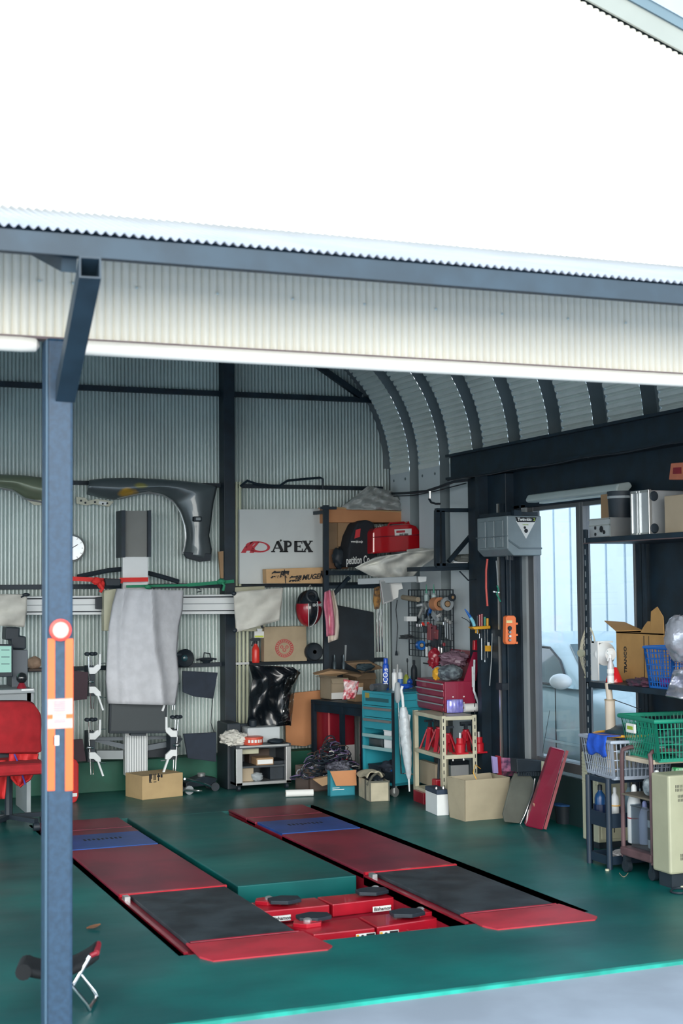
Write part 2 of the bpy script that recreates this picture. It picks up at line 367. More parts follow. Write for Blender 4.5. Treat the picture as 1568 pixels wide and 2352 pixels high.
# rain roof
aw=T('awning','shallow corrugated awning projecting above the garage opening on dark steel','awning',(2,FY,3.0))
AY=4.68
m=M(); N=int(7.2/.032*6); 
m.grid(lambda u,v:(-1.6+7.2*u,AY+(FY-.01-AY)*v,2.873+(3.135-2.873)*v+.007*math.cos(2*PI*7.2*u/.032)),N,1)
P(m,'roof_sheet',mat('weathered_awning_sheet',(150,158,170),.5,0,.08,4),aw,world=True,sm=True,sol=.002)
AWD=mat('awning_steel',(40,60,74),.5,0,.2,6)
P(M().box(-1.6,5.6,AY+.01,AY+.05,2.79,2.862),'front_purlin',AWD,aw,world=True)
P(M().box(-1.6,5.6,5.05,5.10,2.90,2.985),'rear_purlin',AWD,aw,world=True)
cb=T('blue_steel_column','tall blue square steel column with orange reflector strips, left front of the garage','column',(1.04,FY,0))
COLX0,COLX1,CY0=.984,1.086,5.36
P(M().box(COLX0,COLX1,CY0,CY0+.1,-.012,2.63),'post',BLU,cb,world=True,bev=.012)
P(M().box(COLX0-.003,COLX0+.005,CY0-.008,CY0+.01,0,2.62),'edge_lip',mat('pale_blue_edge',(66,94,114),.5),cb,world=True,bev=.003)
# strut (hollow square tube) and rafter
E0=GY(207,614,4.62); E1=GY(150,902,CY0-.0)
ax=(E1-E0).normalized()
q=M(); th=.036; ti=.030
sd=ax.cross(V(0,0,1)).normalized()*-1; u2=sd.cross(ax)
# end cut vertical so that the open mouth faces outward
def ring(P0,h): return [P0+sd*(i*h)+V(0,0,1)*(j*h*1.0) for i,j in ((-1,-1),(1,-1),(1,1),(-1,1))]
E2=E0+ax*.14; E0=E0
o0,o1,i0,i1=ring(E0,th),ring(E1,th),ring(E0,ti),ring(E0+ax*.3,ti)
q.add(o0+o1+i0+i1,[(0,1,5,4),(1,2,6,5),(2,3,7,6),(3,0,4,7),(0,8,9,1),(1,9,10,2),(2,10,11,3),(3,11,8,0),(8,12,13,9),(9,13,14,10),(10,14,15,11),(11,15,12,8),(12,15,14,13)])
P(q,'strut',AWD,cb,world=True)
P(M().bar(V(E0.x-.045,4.74,2.775),V(E0.x-.045,5.40,2.985),.05,.06),'rafter',AWD,cb,world=True)
OR=mat('reflector_orange',(255,108,52),.35,0,.05); ORW=mat('reflector_glare_white',(232,176,164),.5,0,.1,60)  # pinkish white paints the overexposed cores of the reflectors
for nm,xa,xb,ya,yb,ma,d in (('reflector_strip',106,126,1467,1816,OR,0),('reflector_strip',150,168,1467,1816,OR,0),('reflector_band',108,167,1606,1640,ORW,.001),('reflector_band',108,167,1652,1672,ORW,.001),('label_sticker',122,151,1640,1652,PAPER,.001),('label_sticker',122,136,1690,1712,WP,0)):
    a=GY(xa,ya,CY0-.004-d); b=GY(xb,yb,CY0-.004-d)
    P(M().box(a.x,b.x,a.y,CY0+.001,b.z,a.z),nm,ma,cb,world=True,bev=.001)
a=GY(138,1447,CY0)
P(M().lathe([(.001,-.014),(.030,-.012),(.037,-.004),(.037,0.001)],(a.x,CY0,a.z),20,'y'),'round_reflector',ORW,cb,world=True)
P(M().lathe([(.033,-.012),(.041,-.010),(.041,0.001),(.033,.001)],(a.x,CY0,a.z),20,'y'),'reflector_rim',mat('reflector_red',(240,70,60),.4),cb,world=True)

q=None
for i,(x0,x1,y) in enumerate([(124,150,1611+i*5) for i in range(5)]+[(124,150,1642+i*5) for i in range(4)]):
    a=GY(x0,y,CY0-.006); b=GY(x1,y+1.8,CY0-.006)
    P(M().box(a.x,b.x,a.y-.0006,a.y,b.z,a.z),'faded_print',mat('faded_grey_print',(150,150,160),.6),cb,world=True)
# ================================================================ LIFT
MATB=mat('worn_black_rubber',(46,56,62),.55,0,.4,5,.3,c2=(30,38,44))
def platform(x0,x1,lab,flx,side):
    o=T('lift_platform',lab,'car lift',((x0+x1)/2,8.3,-.3),0,'red drive-on platforms let into the floor')
    P(M().box(x0,x1,9.99,10.42,-.01,.012),'rear_flap',RAMP,o,world=True,bev=.004)
    P(M().box(x0,x1,9.79,9.98,-.02,.010),'deck_plate',RAMP,o,world=True,bev=.003)
    b=P(M().box(x0+.01,x1-.01,9.24,9.77,-.02,.014),'turning_plate',BLUP,o,label='blue turning plate',world=True,bev=.003)
    cx=(x0+x1)/2
    q=M()
    for i in range(9): q.box(cx-.13+i*.03,cx-.115+i*.03,9.52+.008*(i%3),9.58,.0142,.0152)
    P(q,'worn_marking',INK,b,world=True)
    P(M().box(x0,x1,7.80,9.22,-.03,.012),'deck_plate',RAMP,o,world=True,bev=.004)
    P(M().box(x0,x1,7.775,7.80,.0,.016),'deck_lip',RED,o,world=True)
    q=M().box(x0,x0+.02,6.5,10.4,-.14,-.002); q.box(x1-.02,x1,6.5,10.4,-.14,-.002); q.box(x0,x1,6.5,7.80,-.06,-.013); q.box(x0,x1,6.5,6.55,-.14,-.02)
    P(q,'side_frame',DRED,o,world=True)
    a,b2=(x0+.06,x1-.005) if side else (x0+.055,x1-.01)
    P(M().box(a,b2,6.60,7.775,-.012,.010),'rubber_deck',MATB,o,label='worn black deck section',world=True,bev=.003)
    P(M().box(x0+.005,x0+.035,7.68,7.74,-.02,.02),'hinge_clip',ALU,o,world=True)
    pts=[V(flx[0],6.62,.010),V(flx[0]-.01,6.36,.010),V(flx[0]+.03,6.275,.006),V(flx[1]-.04,6.255,.006),V(flx[1],6.30,.008),V(flx[1]-.03,6.62,.010)]
    P(M().prism(pts,(0,0,-.009)),'front_flap',mat('flap_red',(176,44,58),.45,0,.2,5),o,world=True)
    P(M().tube([(flx[0]+.02,6.62,.006),(flx[1]-.05,6.62,.006)],.009,8),'flap_hinge',DRED,o,world=True)
    P(M().box(x0+.05,x1-.05,6.6,10.3,-.30,-.14),'lower_frame',DRED,o,world=True)
    return o
platform(1.83,2.44,'left red drive-on lift platform, nearest the blue column',(1.875,2.49),0)
platform(3.285,3.88,'right red drive-on lift platform, nearer the tool shelves',(3.32,3.93),1)
def quad(px,z,t): return M().prism([GZ(x,y,z) for x,y in px],(0,0,-t))
def pad(c,ang,s=1):
    q=M(); 
    return [V(c.x+s*.085*math.cos(R(ang+60*i))*1.25,c.y+s*.085*math.sin(R(ang+60*i)),c.z) for i in range(6)]
def jack(lab,L,Rr,pads,logo):
    z=-.05
    c=GZ((L[0][0]+Rr[2][0])/2,(L[0][1]+Rr[2][1])/2,z); o=T('jack_beam',lab,'jack',(c.x,c.y,-.3),0,'red jack beams in the lift pit')
    for q in (L,Rr):
        P(quad(q,z,.07),'arm_box',RED,o,world=True,bev=.006)
    q=M().box(2.44,3.28,GZ(*L[3],z).y+.03,GZ(*L[0],z).y-.02,-.3,-.12); P(q,'base_beam',DRED,o,world=True)
    for (x,y,dx,dy) in pads:
        a=GZ(x,y,z+.01); b=GZ(x+dx,y+dy,z+.01)
        p=P(M().prism([v+V(0,0,-.01) for v in pad(a,10,.8)],(0,0,.022)),'swing_pad',RED,o,world=True,bev=.003)
        P(M().bar(a+V(0,0,.004),b+V(0,0,.004),.09,.02),'pad_link',RED,o,world=True,bev=.003)
        P(M().prism([v+V(0,0,.006) for v in pad(b,25,.95)],(0,0,.02)),'rubber_pad',DK,o,world=True,bev=.003)
        P(M().lathe([(.022,.012),(.022,.022),(.012,.028),(.001,.028)],a,10),'pivot_bolt',ALU,p,world=True)
    return o
j1=jack('rear red jack beam with white lettering, against the green slab',[(575,2073),(724,2061),(757,2078),(606,2093)],[(728,2060),(882,2046),(912,2060),(764,2077)],[(617,2070,36,4),(862,2046,-8,8)],1)
j2=jack('front red jack beam with warning stickers, nearest the camera',[(655,2124),(820,2108),(861,2131),(720,2146)],[(824,2105),(996,2090),(1021,2106),(866,2129)],[(706,2121,14,-8),(965,2096,-30,8)],0)
for (x,y,x2,y2,par) in ((624,2106,663,2102,j1),(857,2084,893,2080,j1)):
    a=GZ(x,y-7,-.05); b=GZ(x2,y2-7,-.05); d=(b-a); 
    a=a+V(0,-.008,-.038); 
    P(M().prism([a+V(-.006,-.0005,-.003),a+d+V(.008,-.0005,-.003),a+d+V(.008,-.0005,.026),a+V(-.006,-.0005,.026)],(0,.002,0)),'name_plate',PAPER,par,world=True)
    text('Bishamon',.027,a+V(0,-.001,.003),d,(0,0,1),INK,par,bold=.0006)
for (x,y) in ((816,2140),(870,2134)):
    a=GZ(x,y-1,-.05)+V(0,-.009,-.045); d=V(1,-.02,0)
    st=P(M().box(a.x,a.x+.105,a.y,a.y+.002,a.z,a.z+.032),'warning_sticker',PAPER,j2,world=True)
    P(M().box(a.x+.002,a.x+.016,a.y-.001,a.y,a.z+.003,a.z+.029),'sticker_field',YEL,st,world=True)
    P(M().box(a.x+.056,a.x+.102,a.y-.001,a.y,a.z+.003,a.z+.029),'sticker_field',INK,st,world=True)
    P(M().lathe([(.010,-.001),(.010,0)],(a.x+.035,a.y,a.z+.016),8,'y').box(a.x+.022,a.x+.048,a.y-.001,a.y,a.z+.008,a.z+.012),'sticker_figure',INK,st,world=True)
for (xa,ya,xb,yb) in ((745,2152,792,2148),(935,2129,985,2124)):
    a=GZ(xa,ya-6,-.05)+V(0,-.03,-.03); b=GZ(xb,yb-6,-.05)+V(0,-.03,-.03)
    P(M().tube([a+V(0,.03,0),a,b,b+V(0,.03,0)],.006,6),'pull_handle',RED,j2,world=True)
# ================================================================ BACK WALL
def trace(pts,Y,t): return M().prism([GY(x,y,Y) for x,y in pts],(0,t,0))
def lerp(a,b,t): return (a[0]+(b[0]-a[0])*t,a[1]+(b[1]-a[1])*t)
def along(L,t):
    k=t*(len(L)-1); i=min(int(k),len(L)-2); return lerp(L[i],L[i+1],k-i)
def sheet(L,Rr,Y,fold,nu=24,nv=18):
    return M().grid(lambda u,v:(lambda p:GY(p[0],p[1],Y+fold(u,v)))(lerp(along(L,v),along(Rr,v),u)),nu,nv)
def spot(m,c,rx,rz,col,edge=.3):
    t=m.node_tree;b=t.nodes['Principled BSDF'];tx=t.nodes.new('ShaderNodeTexCoord')
    mp=t.nodes.new('ShaderNodeMapping'); mp.inputs['Location'].default_value=(-c[0]/rx,0,-c[2]/rz); mp.inputs['Scale'].default_value=(1/rx,.01,1/rz)
    n=t.nodes.new('ShaderNodeTexNoise'); n.inputs['Scale'].default_value=14
    ln=t.nodes.new('ShaderNodeVectorMath'); ln.operation='LENGTH'; ad=t.nodes.new('ShaderNodeMath'); ad.operation='ADD'
    mr=t.nodes.new('ShaderNodeMapRange'); mr.inputs[1].default_value=1.5+edge; mr.inputs[2].default_value=1.5-edge
    t.links.new(tx.outputs['Object'],mp.inputs[0]); t.links.new(tx.outputs['Object'],n.inputs['Vector']); t.links.new(mp.outputs[0],ln.inputs[0]); t.links.new(ln.outputs['Value'],ad.inputs[0]); t.links.new(n.outputs['Fac'],ad.inputs[1]); t.links.new(ad.outputs[0],mr.inputs[0])
    mx=t.nodes.new('ShaderNodeMixRGB'); mx.inputs[2].default_value=lin(col); old=b.inputs['Base Color'].links[0].from_socket
    t.links.new(old,mx.inputs[1]); t.links.new(mr.outputs[0],mx.inputs[0]); t.links.new(mx.outputs[0],b.inputs['Base Color'])
FEN=mat('gunmetal_fender_paint',(96,106,110),.35,.4,.1,3,coat=.5); FENG=mat('olive_fender_paint',(124,134,112),.35,.3,.1,3,coat=.5)
def fender(lab,O,I,Y,ma,loc):
    o=T('car_fender',lab,'fender',loc,0,'car front fenders hung on the back wall')
    m=sheet(O,I,Y,lambda u,v:-.09*math.sin(PI*(.15+.8*u))+.04,14,44)
    P(m,'fender_panel',ma,o,world=True,sm=True,sol=.004)
    ps=[GY(*along(I,t/30),Y-.015) for t in range(6,31)]
    P(M().tube(ps,.009,6),'wheel_arch_lip',ALU,o,world=True,sm=True)
    return o
O=[(205,1103),(240,1099),(290,1098),(350,1100),(410,1104),(455,1109),(499,1117),(490,1155),(485,1195),(480,1230),(486,1262),(483,1284)]
I=[(199,1135),(225,1142),(262,1148),(300,1139),(340,1131),(372,1136),(398,1152),(414,1176),(424,1205),(427,1232),(424,1255),(420,1272)]
loc=GY(340,1110,11.9)
spot(FEN,GY(292,1132,11.9)-loc,.075,.035,(204,160,66)); spot(FEN,GY(320,1116,11.9)-loc,.05,.02,(150,146,84),.4)
fd=fender('dark grey fender with a yellow primer patch, whole, right of the blue column',O,I,11.9,FEN,loc)
q=GY(454,1192,11.82)
P(M().box(q.x-.035,q.x+.035,q.y-.012,q.y+.06,q.z-.022,q.z+.022),'side_lamp_recess',DK,fd,world=True,bev=.008)
P(M().box(q.x-.02,q.x+.022,q.y-.016,q.y,q.z-.012,q.z+.012),'side_lamp',GREYP,fd,world=True,bev=.004)
P(trace([(421,1268),(486,1272),(484,1288),(460,1290),(430,1282)],11.86,.05),'lower_edge',DK,fd,world=True,bev=.004)
br=trace([(175,1141),(196,1143),(202,1150),(222,1146),(262,1152),(250,1164),(215,1158),(198,1161),(176,1157)],11.88,.02)
b=P(br,'lamp_bracket',mat('bracket_beige',(196,196,178),.5),fd,world=True,bev=.002)
for x,y in ((186,1150),(196,1155),(218,1153),(236,1157),(246,1156)):
    c=GY(x,y,11.875); P(M().lathe([(.009,-.003),(.009,.002)],c,8,'y'),'bracket_hole',DK,b,world=True)
P(trace([(228,1151),(246,1153),(244,1160),(227,1158)],11.872,.01),'bracket_plate',WP,fd,world=True)
O2=[(-200,1112),(-120,1096),(-60,1091),(0,1090),(50,1092),(95,1097),(132,1104)]; I2=[(-200,1230),(-120,1150),(-60,1126),(0,1121),(28,1126),(58,1146),(130,1160)]
f2=fender('olive green fender, cut by the left edge, left of the blue column',O2,I2,11.9,FENG,GY(0,1110,11.9))
P(trace([(62,1148),(95,1148),(95,1160),(78,1160)],11.89,.02),'lamp_bracket',MT['bracket_beige'],f2,world=True)
# clock
c=GY(164,1259,11.98); ck=T('wall_clock','round pale green wall clock half hidden behind the blue column','clock',c)
P(M().lathe([(.105,.03),(.118,.0),(.112,-.03),(.10,-.035),(.10,-.02)],c,28,'y'),'clock_rim',ALU,ck,world=True,sm=True)
P(M().lathe([(.102,-.018),(.001,-.018)],c,28,'y'),'clock_face',mat('clock_face_green',(196,212,196),.6),ck,world=True)
for i in range(12):
    q=M(); a=PI*i/6; d=V(math.sin(a),0,math.cos(a)); q.bar(c+d*.082+V(0,-.02,0),c+d*.094+V(0,-.02,0),.004,.002,(0,1,0)); P(q,'hour_mark',INK,ck,world=True)
P(M().bar(c+V(0,-.022,0),c+V(.05,-.022,.03),.006,.002,(0,1,0)).bar(c+V(0,-.024,0),c+V(-.02,-.024,-.075),.004,.002,(0,1,0)),'clock_hands',INK,ck,world=True)
# wheel aligner: cross rail, mast, hoods, targets
AL=T('wheel_alignment_machine','white wheel alignment cross rail with a draped mast, clamps and dark targets','machine',GZ(310,1800,0)+V(0,0,0))
AYY=11.62
P(trace([(-150,1372),(558,1365),(558,1410),(-150,1414)],AYY+.05,.06),'cross_rail',WP,AL,world=True,bev=.004)
P(trace([(-150,1376),(558,1369),(558,1372),(-150,1379)],AYY+.045,.01).add(trace([(-150,1406),(558,1401),(558,1403.5),(-150,1408.5)],AYY+.045,.01).v,[(0,1,2,3)]),'rail_groove',DK,AL,world=True)
P(trace([(-150,1391),(558,1385),(558,1387),(-150,1393)],AYY+.046,.004),'rail_groove',GREYP,AL,world=True)
P(trace([(282,1270),(340,1270),(340,1600),(282,1600)],AYY,.05),'mast',WP,AL,world=True,bev=.004)
P(trace([(288,1600),(339,1600),(339,1779),(288,1782)],AYY+.0,.08),'mast_base',WP,AL,world=True,bev=.004)
q=M()
for i in range(9): a=GY(291+i*5.6,1690,AYY-.001); b=GY(291+i*5.6,1778,AYY-.001); q.bar(a,b,.007,.006,(0,1,0))
P(q,'mast_base_rib',GREYP,AL,world=True)
P(trace([(288,1173),(340,1173),(340,1279),(288,1279)],AYY-.02,.02),'camera_hood_face',mat('hood_taupe',(128,130,128),.7),AL,world=True)
P(trace([(279,1172),(288,1172),(288,1280),(279,1280)],AYY-.06,.2),'camera_hood_side',BLK,AL,world=True)
P(trace([(340,1172),(347,1172),(347,1279),(340,1279)],AYY-.06,.2),'camera_hood_side',BLK,AL,world=True)
P(trace([(239,1356),(272,1352),(262,1400),(256,1449),(239,1449)],AYY-.12,.1),'control_box',CRMP,AL,world=True,bev=.004)
P(trace([(223,1372),(240,1370),(240,1399),(223,1399)],AYY-.05,.08),'rail_joint',DK,AL,world=True,bev=.004)
# lower wings
P(trace([(205,1700),(288,1722),(288,1710),(250,1702)],AYY+.05,.05),'wing_plate',mat('wing_grey',(98,108,116),.5),AL,world=True)
P(trace([(339,1712),(420,1697),(408,1712),(339,1724)],AYY+.05,.05),'wing_plate',mat('wing_grey',(98,108,116),.5),AL,world=True)
P(trace([(208,1694),(415,1690),(418,1697),(208,1702)],AYY+.08,.03),'wing_shelf',MT['wing_grey'],AL,world=True)
P(trace([(222,1724),(283,1724),(283,1744),(222,1744)],AYY+.02,.1),'white_drawer',GREYP,AL,world=True,bev=.003)
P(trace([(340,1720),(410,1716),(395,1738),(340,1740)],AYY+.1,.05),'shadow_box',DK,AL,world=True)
for (x,y) in ((205,1500),(205,1651),(405,1502),(407,1645)):
    s_=1 if x<300 else -1
    px=lambda a,b,Y=11.45:GY(x+s_*a*1.0,y+b,Y)
    # clamp = twin rods, knob, two claws, bolt
    g=P(M().tube([px(-2,8),px(4,128)],.006,8).tube([px(4,8,11.49),px(9,128,11.49)],.006,8),'clamp_rods',CHR,AL,world=True)
    kn=M()
    for i in range(5):
        a=2*PI*i/5; c=px(3,3); kn.ball(c+V(.035*math.cos(a),.0+.02*math.sin(a),.004),.022,.02,.016,8,5)
    P(kn,'clamp_knob',DK,AL,world=True,sm=True)
    for y0,f in ((40,1),(85,-1)):
        pts=[(0,-7*f),(10,-7*f),(17,-14*f),(27,-14*f),(26,-4*f),(14,8*f),(0,8*f)]
        P(M().prism([GY(x+s_*a,y+y0+b,11.43) for a,b in pts],(0,.03,0)),'clamp_claw',WP,AL,world=True,bev=.003)
        P(M().prism([GY(x+s_*a,y+y0+b,11.42) for a,b in ((18,-12*f),(22,-12*f),(34,-46*f),(30,-47*f))],(0,.02,0)) if f<0 else M().prism([GY(x+s_*a,y+y0+b,11.42) for a,b in ((22,-10),(27,-10),(27,-38),(23,-38))],(0,.02,0)),'clamp_finger',WP,AL,world=True)
        P(M().tube([px(24,y0-16*f),px(38,y0-17*f)],.004,6),'clamp_pin',CHR,AL,world=True)
    P(M().ball(px(0,66),.02,.02,.016,8,6).tube([px(-7,68),px(10,66)],.008,8),'clamp_screw',CHR,AL,world=True,sm=True)
    P(M().box(px(6,40).x-.03,px(6,40).x+.03,11.47,11.6,px(0,100).z,px(0,30).z),'clamp_mount',BLK,AL,world=True)
for pts in ([(420,1541),(500,1545),(490,1605),(446,1600),(421,1590)],[(422,1686),(497,1682),(497,1750),(432,1742)],[(164,1540),(203,1544),(200,1606),(162,1610)],[(158,1700),(190,1698),(198,1748),(160,1752)]):
    P(trace(pts,11.4,.03),'target_board',NAVYC if pts[0][0]>300 else mat('maroon_black_board',(62,46,54),.8),AL,world=True,bev=.003)
S(sheet([(268,1352),(258,1390),(250,1440),(246,1500),(243,1560),(247,1616)],[(421,1356),(419,1400),(410,1440),(406,1500),(411,1560),(402,1620)],11.42,lambda u,v:(-.12*math.sin(PI*u)**.7-.022*math.sin((u-.5)*(13-6*v)+1)*(1-.3*v)-.008*math.sin(u*19-v*7)-.035*math.exp(-((u-.52-.3*v)/.05)**2)-.022*math.exp(-((u-.12-.12*v)/.04)**2)),40,30),'dust_sheet','large grey white dust sheet draped over the alignment mast','cloth',LGREY,GY(330,1480,11.4),world=True,sm=True,sol=.006)
sheet_top=None
mo=T('monitor','flat black screen below the draped dust sheet','monitor',GY(318,1680,11.45))
P(trace([(252,1600),(384,1602),(382,1684),(251,1685)],11.45,.05),'screen_body',DK,mo,world=True,bev=.005)
P(trace([(256,1604),(380,1606),(378,1678),(255,1679)],11.444,.008),'screen_glass',mat('dark_screen',(44,54,58),.4),mo,world=True)
P(trace([(300,1684),(336,1683),(336,1690),(300,1690)],11.47,.05),'screen_foot',DK,mo,world=True)
fo=lambda u,v:-.05*math.sin(PI*u)-.012*math.sin(u*11+v*9)-.01*math.sin(v*14-u*4)
hcl=S(sheet([(-60,1364),(-60,1400),(-60,1434)],[(62,1366),(61,1405),(56,1440)],11.5,fo,24,12),'hood_cover','off-white cloth hood over the rail end left of the blue column','cloth',CLOTH,GY(0,1400,11.5),world=True,sm=True,sol=.01)
hc=T('hood_cover','off-white tied cloth hood over the right rail end beside the conduits','cloth',GY(590,1400,11.5),0)
P(sheet([(536,1360),(538,1400),(543,1452)],[(650,1350),(646,1385),(641,1425)],11.5,fo,30,14),'cover_cloth',CLOTH,hc,world=True,sm=True,sol=.01)
for x,y in ((537,1363),(539,1448)): P(M().ball(GY(x,y,11.48),.022,.02,.02),'tie_knot',DK,hc,world=True,sm=True)
P(M().ball(GY(60,1366,11.48),.03,.02,.015).tube([GY(48,1372,11.48),GY(64,1364,11.48)],.006),'tie_cord',DK,hcl,world=True,sm=True)
# electrical box behind the right hood, conduits
eb=T('junction_panel','flat cream electrical panel behind the tied cloth hood','electrical box',GY(578,1400,11.9))
P(trace([(540,1349),(608,1346),(610,1450),(541,1450)],11.88,.07),'panel_case',CRMP,eb,world=True,bev=.004)
P(trace([(596,1433),(600,1431),(606,1442),(602,1444)],11.87,.01),'latch',DK,eb,world=True)
cs=[(541,1450,1688),(550,1450,1640),(559,1450,1688),(568,1450,1680)]
pc=mat('conduit_cream',(190,196,170),.5)
q=S(M().tube([GY(541,1450,11.93),GY(541,1688,11.93)],.013,8),'conduit_pipe','first of the four cream conduits running down from the electrical panel, leftmost','pipe',pc,GY(541,1570,11.93),world=True,sm=True,group='cream conduits on the back wall')
for k,(x,a,b) in enumerate(cs[1:]):
    dup(q,(GY(x,1500,11.93).x-GY(541,1500,11.93).x,0,0),['second of the four cream conduits below the electrical panel','third of the four cream conduits below the electrical panel','rightmost of the four cream conduits below the electrical panel'][k])
for x in (543,551): 
    S(M().tube([GY(x,1107,11.93),GY(x,1346,11.93)],.013,8),'conduit_pipe','%s of two thin cream conduits rising from the electrical panel'%('left' if x==543 else 'right'),'pipe',pc,GY(x,1300,11.93),world=True,sm=True,group='cream conduits on the back wall')
q=S(trace([(538,1522),(572,1521),(572,1526),(538,1527)],11.91,.012),'conduit_clip','metal saddle strap across the four cream conduits','clip',ALU,GY(555,1524,11.92),world=True)
tg=T('tag','small white and yellow tag hanging below the electrical panel','tag',GY(595,1455,11.85))
P(trace([(584,1450),(606,1450),(606,1465),(584,1465)],11.85,.006),'tag_card',PAPER,tg,world=True)
P(trace([(585,1460),(605,1460),(605,1464),(585,1464)],11.848,.002),'tag_stripe',mat('lime',(200,214,80),.6),tg,world=True)
P(trace([(590,1444),(602,1444),(601,1450),(591,1450)],11.85,.01),'tag_clip',WP,tg,world=True)
# horizontal pipe with elbow and cable above the panel
S(M().tube([GY(552,1117,11.9),GY(568,1104,11.9),GY(590,1112,11.9),GY(640,1117,11.9),GY(660,1104,11.9),GY(700,1100,11.9),GY(735,1097,11.9),GY(741,1100,11.9),GY(741,1122,11.9)],.011,8),'elbow_pipe','black cable and elbow pipe above the white sign board','pipe',BLK,GY(650,1110,11.9),world=True,sm=True)
# straps and hoses near the rail
rs=T('ratchet_strap','red knotted strap tied across the mast','strap',GY(250,1335,11.5))
P(M().bar(GY(165,1329,11.6),GY(282,1335,11.55),.035,.006,(0,1,0)),'webbing',mat('strap_red',(222,48,44),.7),rs,world=True)
P(M().bar(GY(275,1332,11.53),GY(340,1331,11.53),.035,.006,(0,1,0)),'webbing',MT['strap_red'],rs,world=True)
P(M().ball(GY(222,1335,11.48),.04,.03,.03,8,6,.2).ball(GY(232,1343,11.5),.03,.03,.035,8,6,.2).tube([GY(228,1340,11.47),GY(236,1352,11.47),GY(230,1360,11.47)],.014),'knot',MT['strap_red'],rs,world=True,sm=True)
P(trace([(240,1328),(278,1330),(276,1346),(244,1346)],11.5,.04),'ratchet_buckle',DK,rs,world=True,bev=.006)
gs=T('tie_strap','green strap stretched from the mast to the black wall post','strap',GY(440,1340,11.6))
gg=mat('strap_green',(44,140,104),.7)
P(M().bar(GY(290,1347,11.52),GY(430,1344,11.6),.02,.006,(0,1,0)).bar(GY(430,1344,11.6),GY(537,1335,11.7),.028,.006,(0,1,0)),'webbing',gg,gs,world=True)
P(M().ball(GY(508,1336,11.66),.035,.03,.022,8,6,.2).tube([GY(510,1338,11.65),GY(515,1345,11.65),GY(512,1357,11.65)],.012).ball(GY(340,1348,11.5),.03,.02,.02),'knot',gg,gs,world=True,sm=True)
P(M().tube([GY(445,1349,11.6),GY(458,1352,11.6),GY(462,1358,11.6),GY(452,1360,11.6)],.005),'strap_hook',DK,gs,world=True)
S(M().tube([GY(178,1325,11.8),GY(215,1317,11.8),GY(250,1310,11.8),GY(281,1307,11.8)],.02,8),'rubber_trim','black curved rubber strip rising behind the red strap','hose',DK,GY(230,1315,11.8),world=True,sm=True)
S(M().tube([GY(340,1316,11.8),GY(370,1324,11.8),GY(410,1336,11.8)],.02,8),'rubber_trim','black rubber strip sloping down right of the white mast','hose',DK,GY(370,1324,11.8),world=True,sm=True)
# lamps on the middle girt
sp=T('round_speaker','black round car speaker on the wall girt right of the dust sheet','speaker',GY(425,1513,11.9))
c=GY(425,1512,11.9); P(M().lathe([(.075,.05),(.08,0),(.07,-.012),(.055,-.005),(.02,.02)],c,20,'y'),'speaker_rim',DK,sp,world=True,sm=True)
P(M().lathe([(.03,.01),(.02,-.01),(.001,-.014)],c,12,'y'),'speaker_dome',mat('teal_gloss',(50,90,100),.2),sp,world=True,sm=True)
sp=T('horn','black horn speaker lying on the wall girt near the black post','horn',GY(474,1520,11.92))
c=GY(474,1515,11.92); P(M().lathe([(.03,0),(.035,.01),(.055,.02),(.06,.03)],c+V(0,0,-.03),14,'z',1,.7),'horn_body',DK,sp,world=True,sm=True)
P(M().tube([c+V(-.09,0,0),c+V(-.03,0,.01),c+V(.03,0,.01),c+V(.09,0,.0)],.008).tube([c+V(-.03,0,0),c+V(-.02,0,.06),c+V(.03,0,.05),c+V(.04,0,0)],.006),'horn_bracket',DK,sp,world=True)
S(M().tube([GY(489,1600,11.95),GY(486,1630,11.95),GY(484,1660,11.95),GY(492,1685,11.95)],.004,5),'cable','thin black cable hanging beside the dark target boards','cable',DK,GY(487,1640,11.95),world=True)
# wood sliver beside the black post
S(trace([(502,1267),(513,1266),(513,1328),(507,1328)],11.8,.03),'cardboard_strip','narrow brown cardboard strip left of the black post','cardboard',CARD,GY(508,1300,11.8),world=True)
# sign board
sb=T('sign_board','white sign board with a red oval emblem and black lettering','sign',GY(650,1260,11.85))
P(trace([(550,1170),(742,1168),(742,1340),(550,1341)],11.86,.04),'board',mat('sign_white',(206,212,212),.6,0,.06,2),sb,world=True,bev=.003)
YS=11.855
def st2(m,a,b,wd,c=(0,0)): m.bar(GY(a[0],a[1],YS),GY(b[0],b[1],YS),wd*1.22*12.6/3281,.004,(0,1,0))
lt=M()
def serif(x,y,wd=9): st2(lt,(x-wd/2,y),(x+wd/2,y),2.2)
st2(lt,(627,1266),(637,1243),2.4); st2(lt,(637,1243),(648,1266),6); st2(lt,(632,1259),(644,1259),2); serif(627,1267,9); serif(648,1267,12); st2(lt,(643,1243),(646,1240),3)
st2(lt,(656,1243),(656,1267),6.2); serif(656,1267,11); serif(655,1243,9)
for i in range(8):
    a=-PI/2+PI*i/8; b=-PI/2+PI*(i+1)/8; st2(lt,(660+8*math.cos(a),1249.5+6*math.sin(a)),(660+8*math.cos(b),1249.5+6*math.sin(b)),3.6)
st2(lt,(679,1243),(679,1267),6.2); st2(lt,(676,1244),(693,1244),2.6); st2(lt,(676,1266.5),(694,1266.5),2.6); st2(lt,(680,1255),(689,1255),2.2); st2(lt,(693,1243),(693,1249),1.6); st2(lt,(694,1267),(694,1260),1.6); st2(lt,(689,1252),(689,1258),1.6)
st2(lt,(699,1243),(713,1267),6.2); st2(lt,(714,1243),(698,1267),2.4); serif(699,1243,10); serif(714,1243,8); serif(698,1267,8); serif(713,1267,11)
P(lt,'lettering',INK,sb,world=True)
lg=M(); n=26
def el(cx,cy,a,b,t): return GY(cx+a*math.cos(t)+b*.25*math.sin(t)*-1,cy-b*math.sin(t),YS)
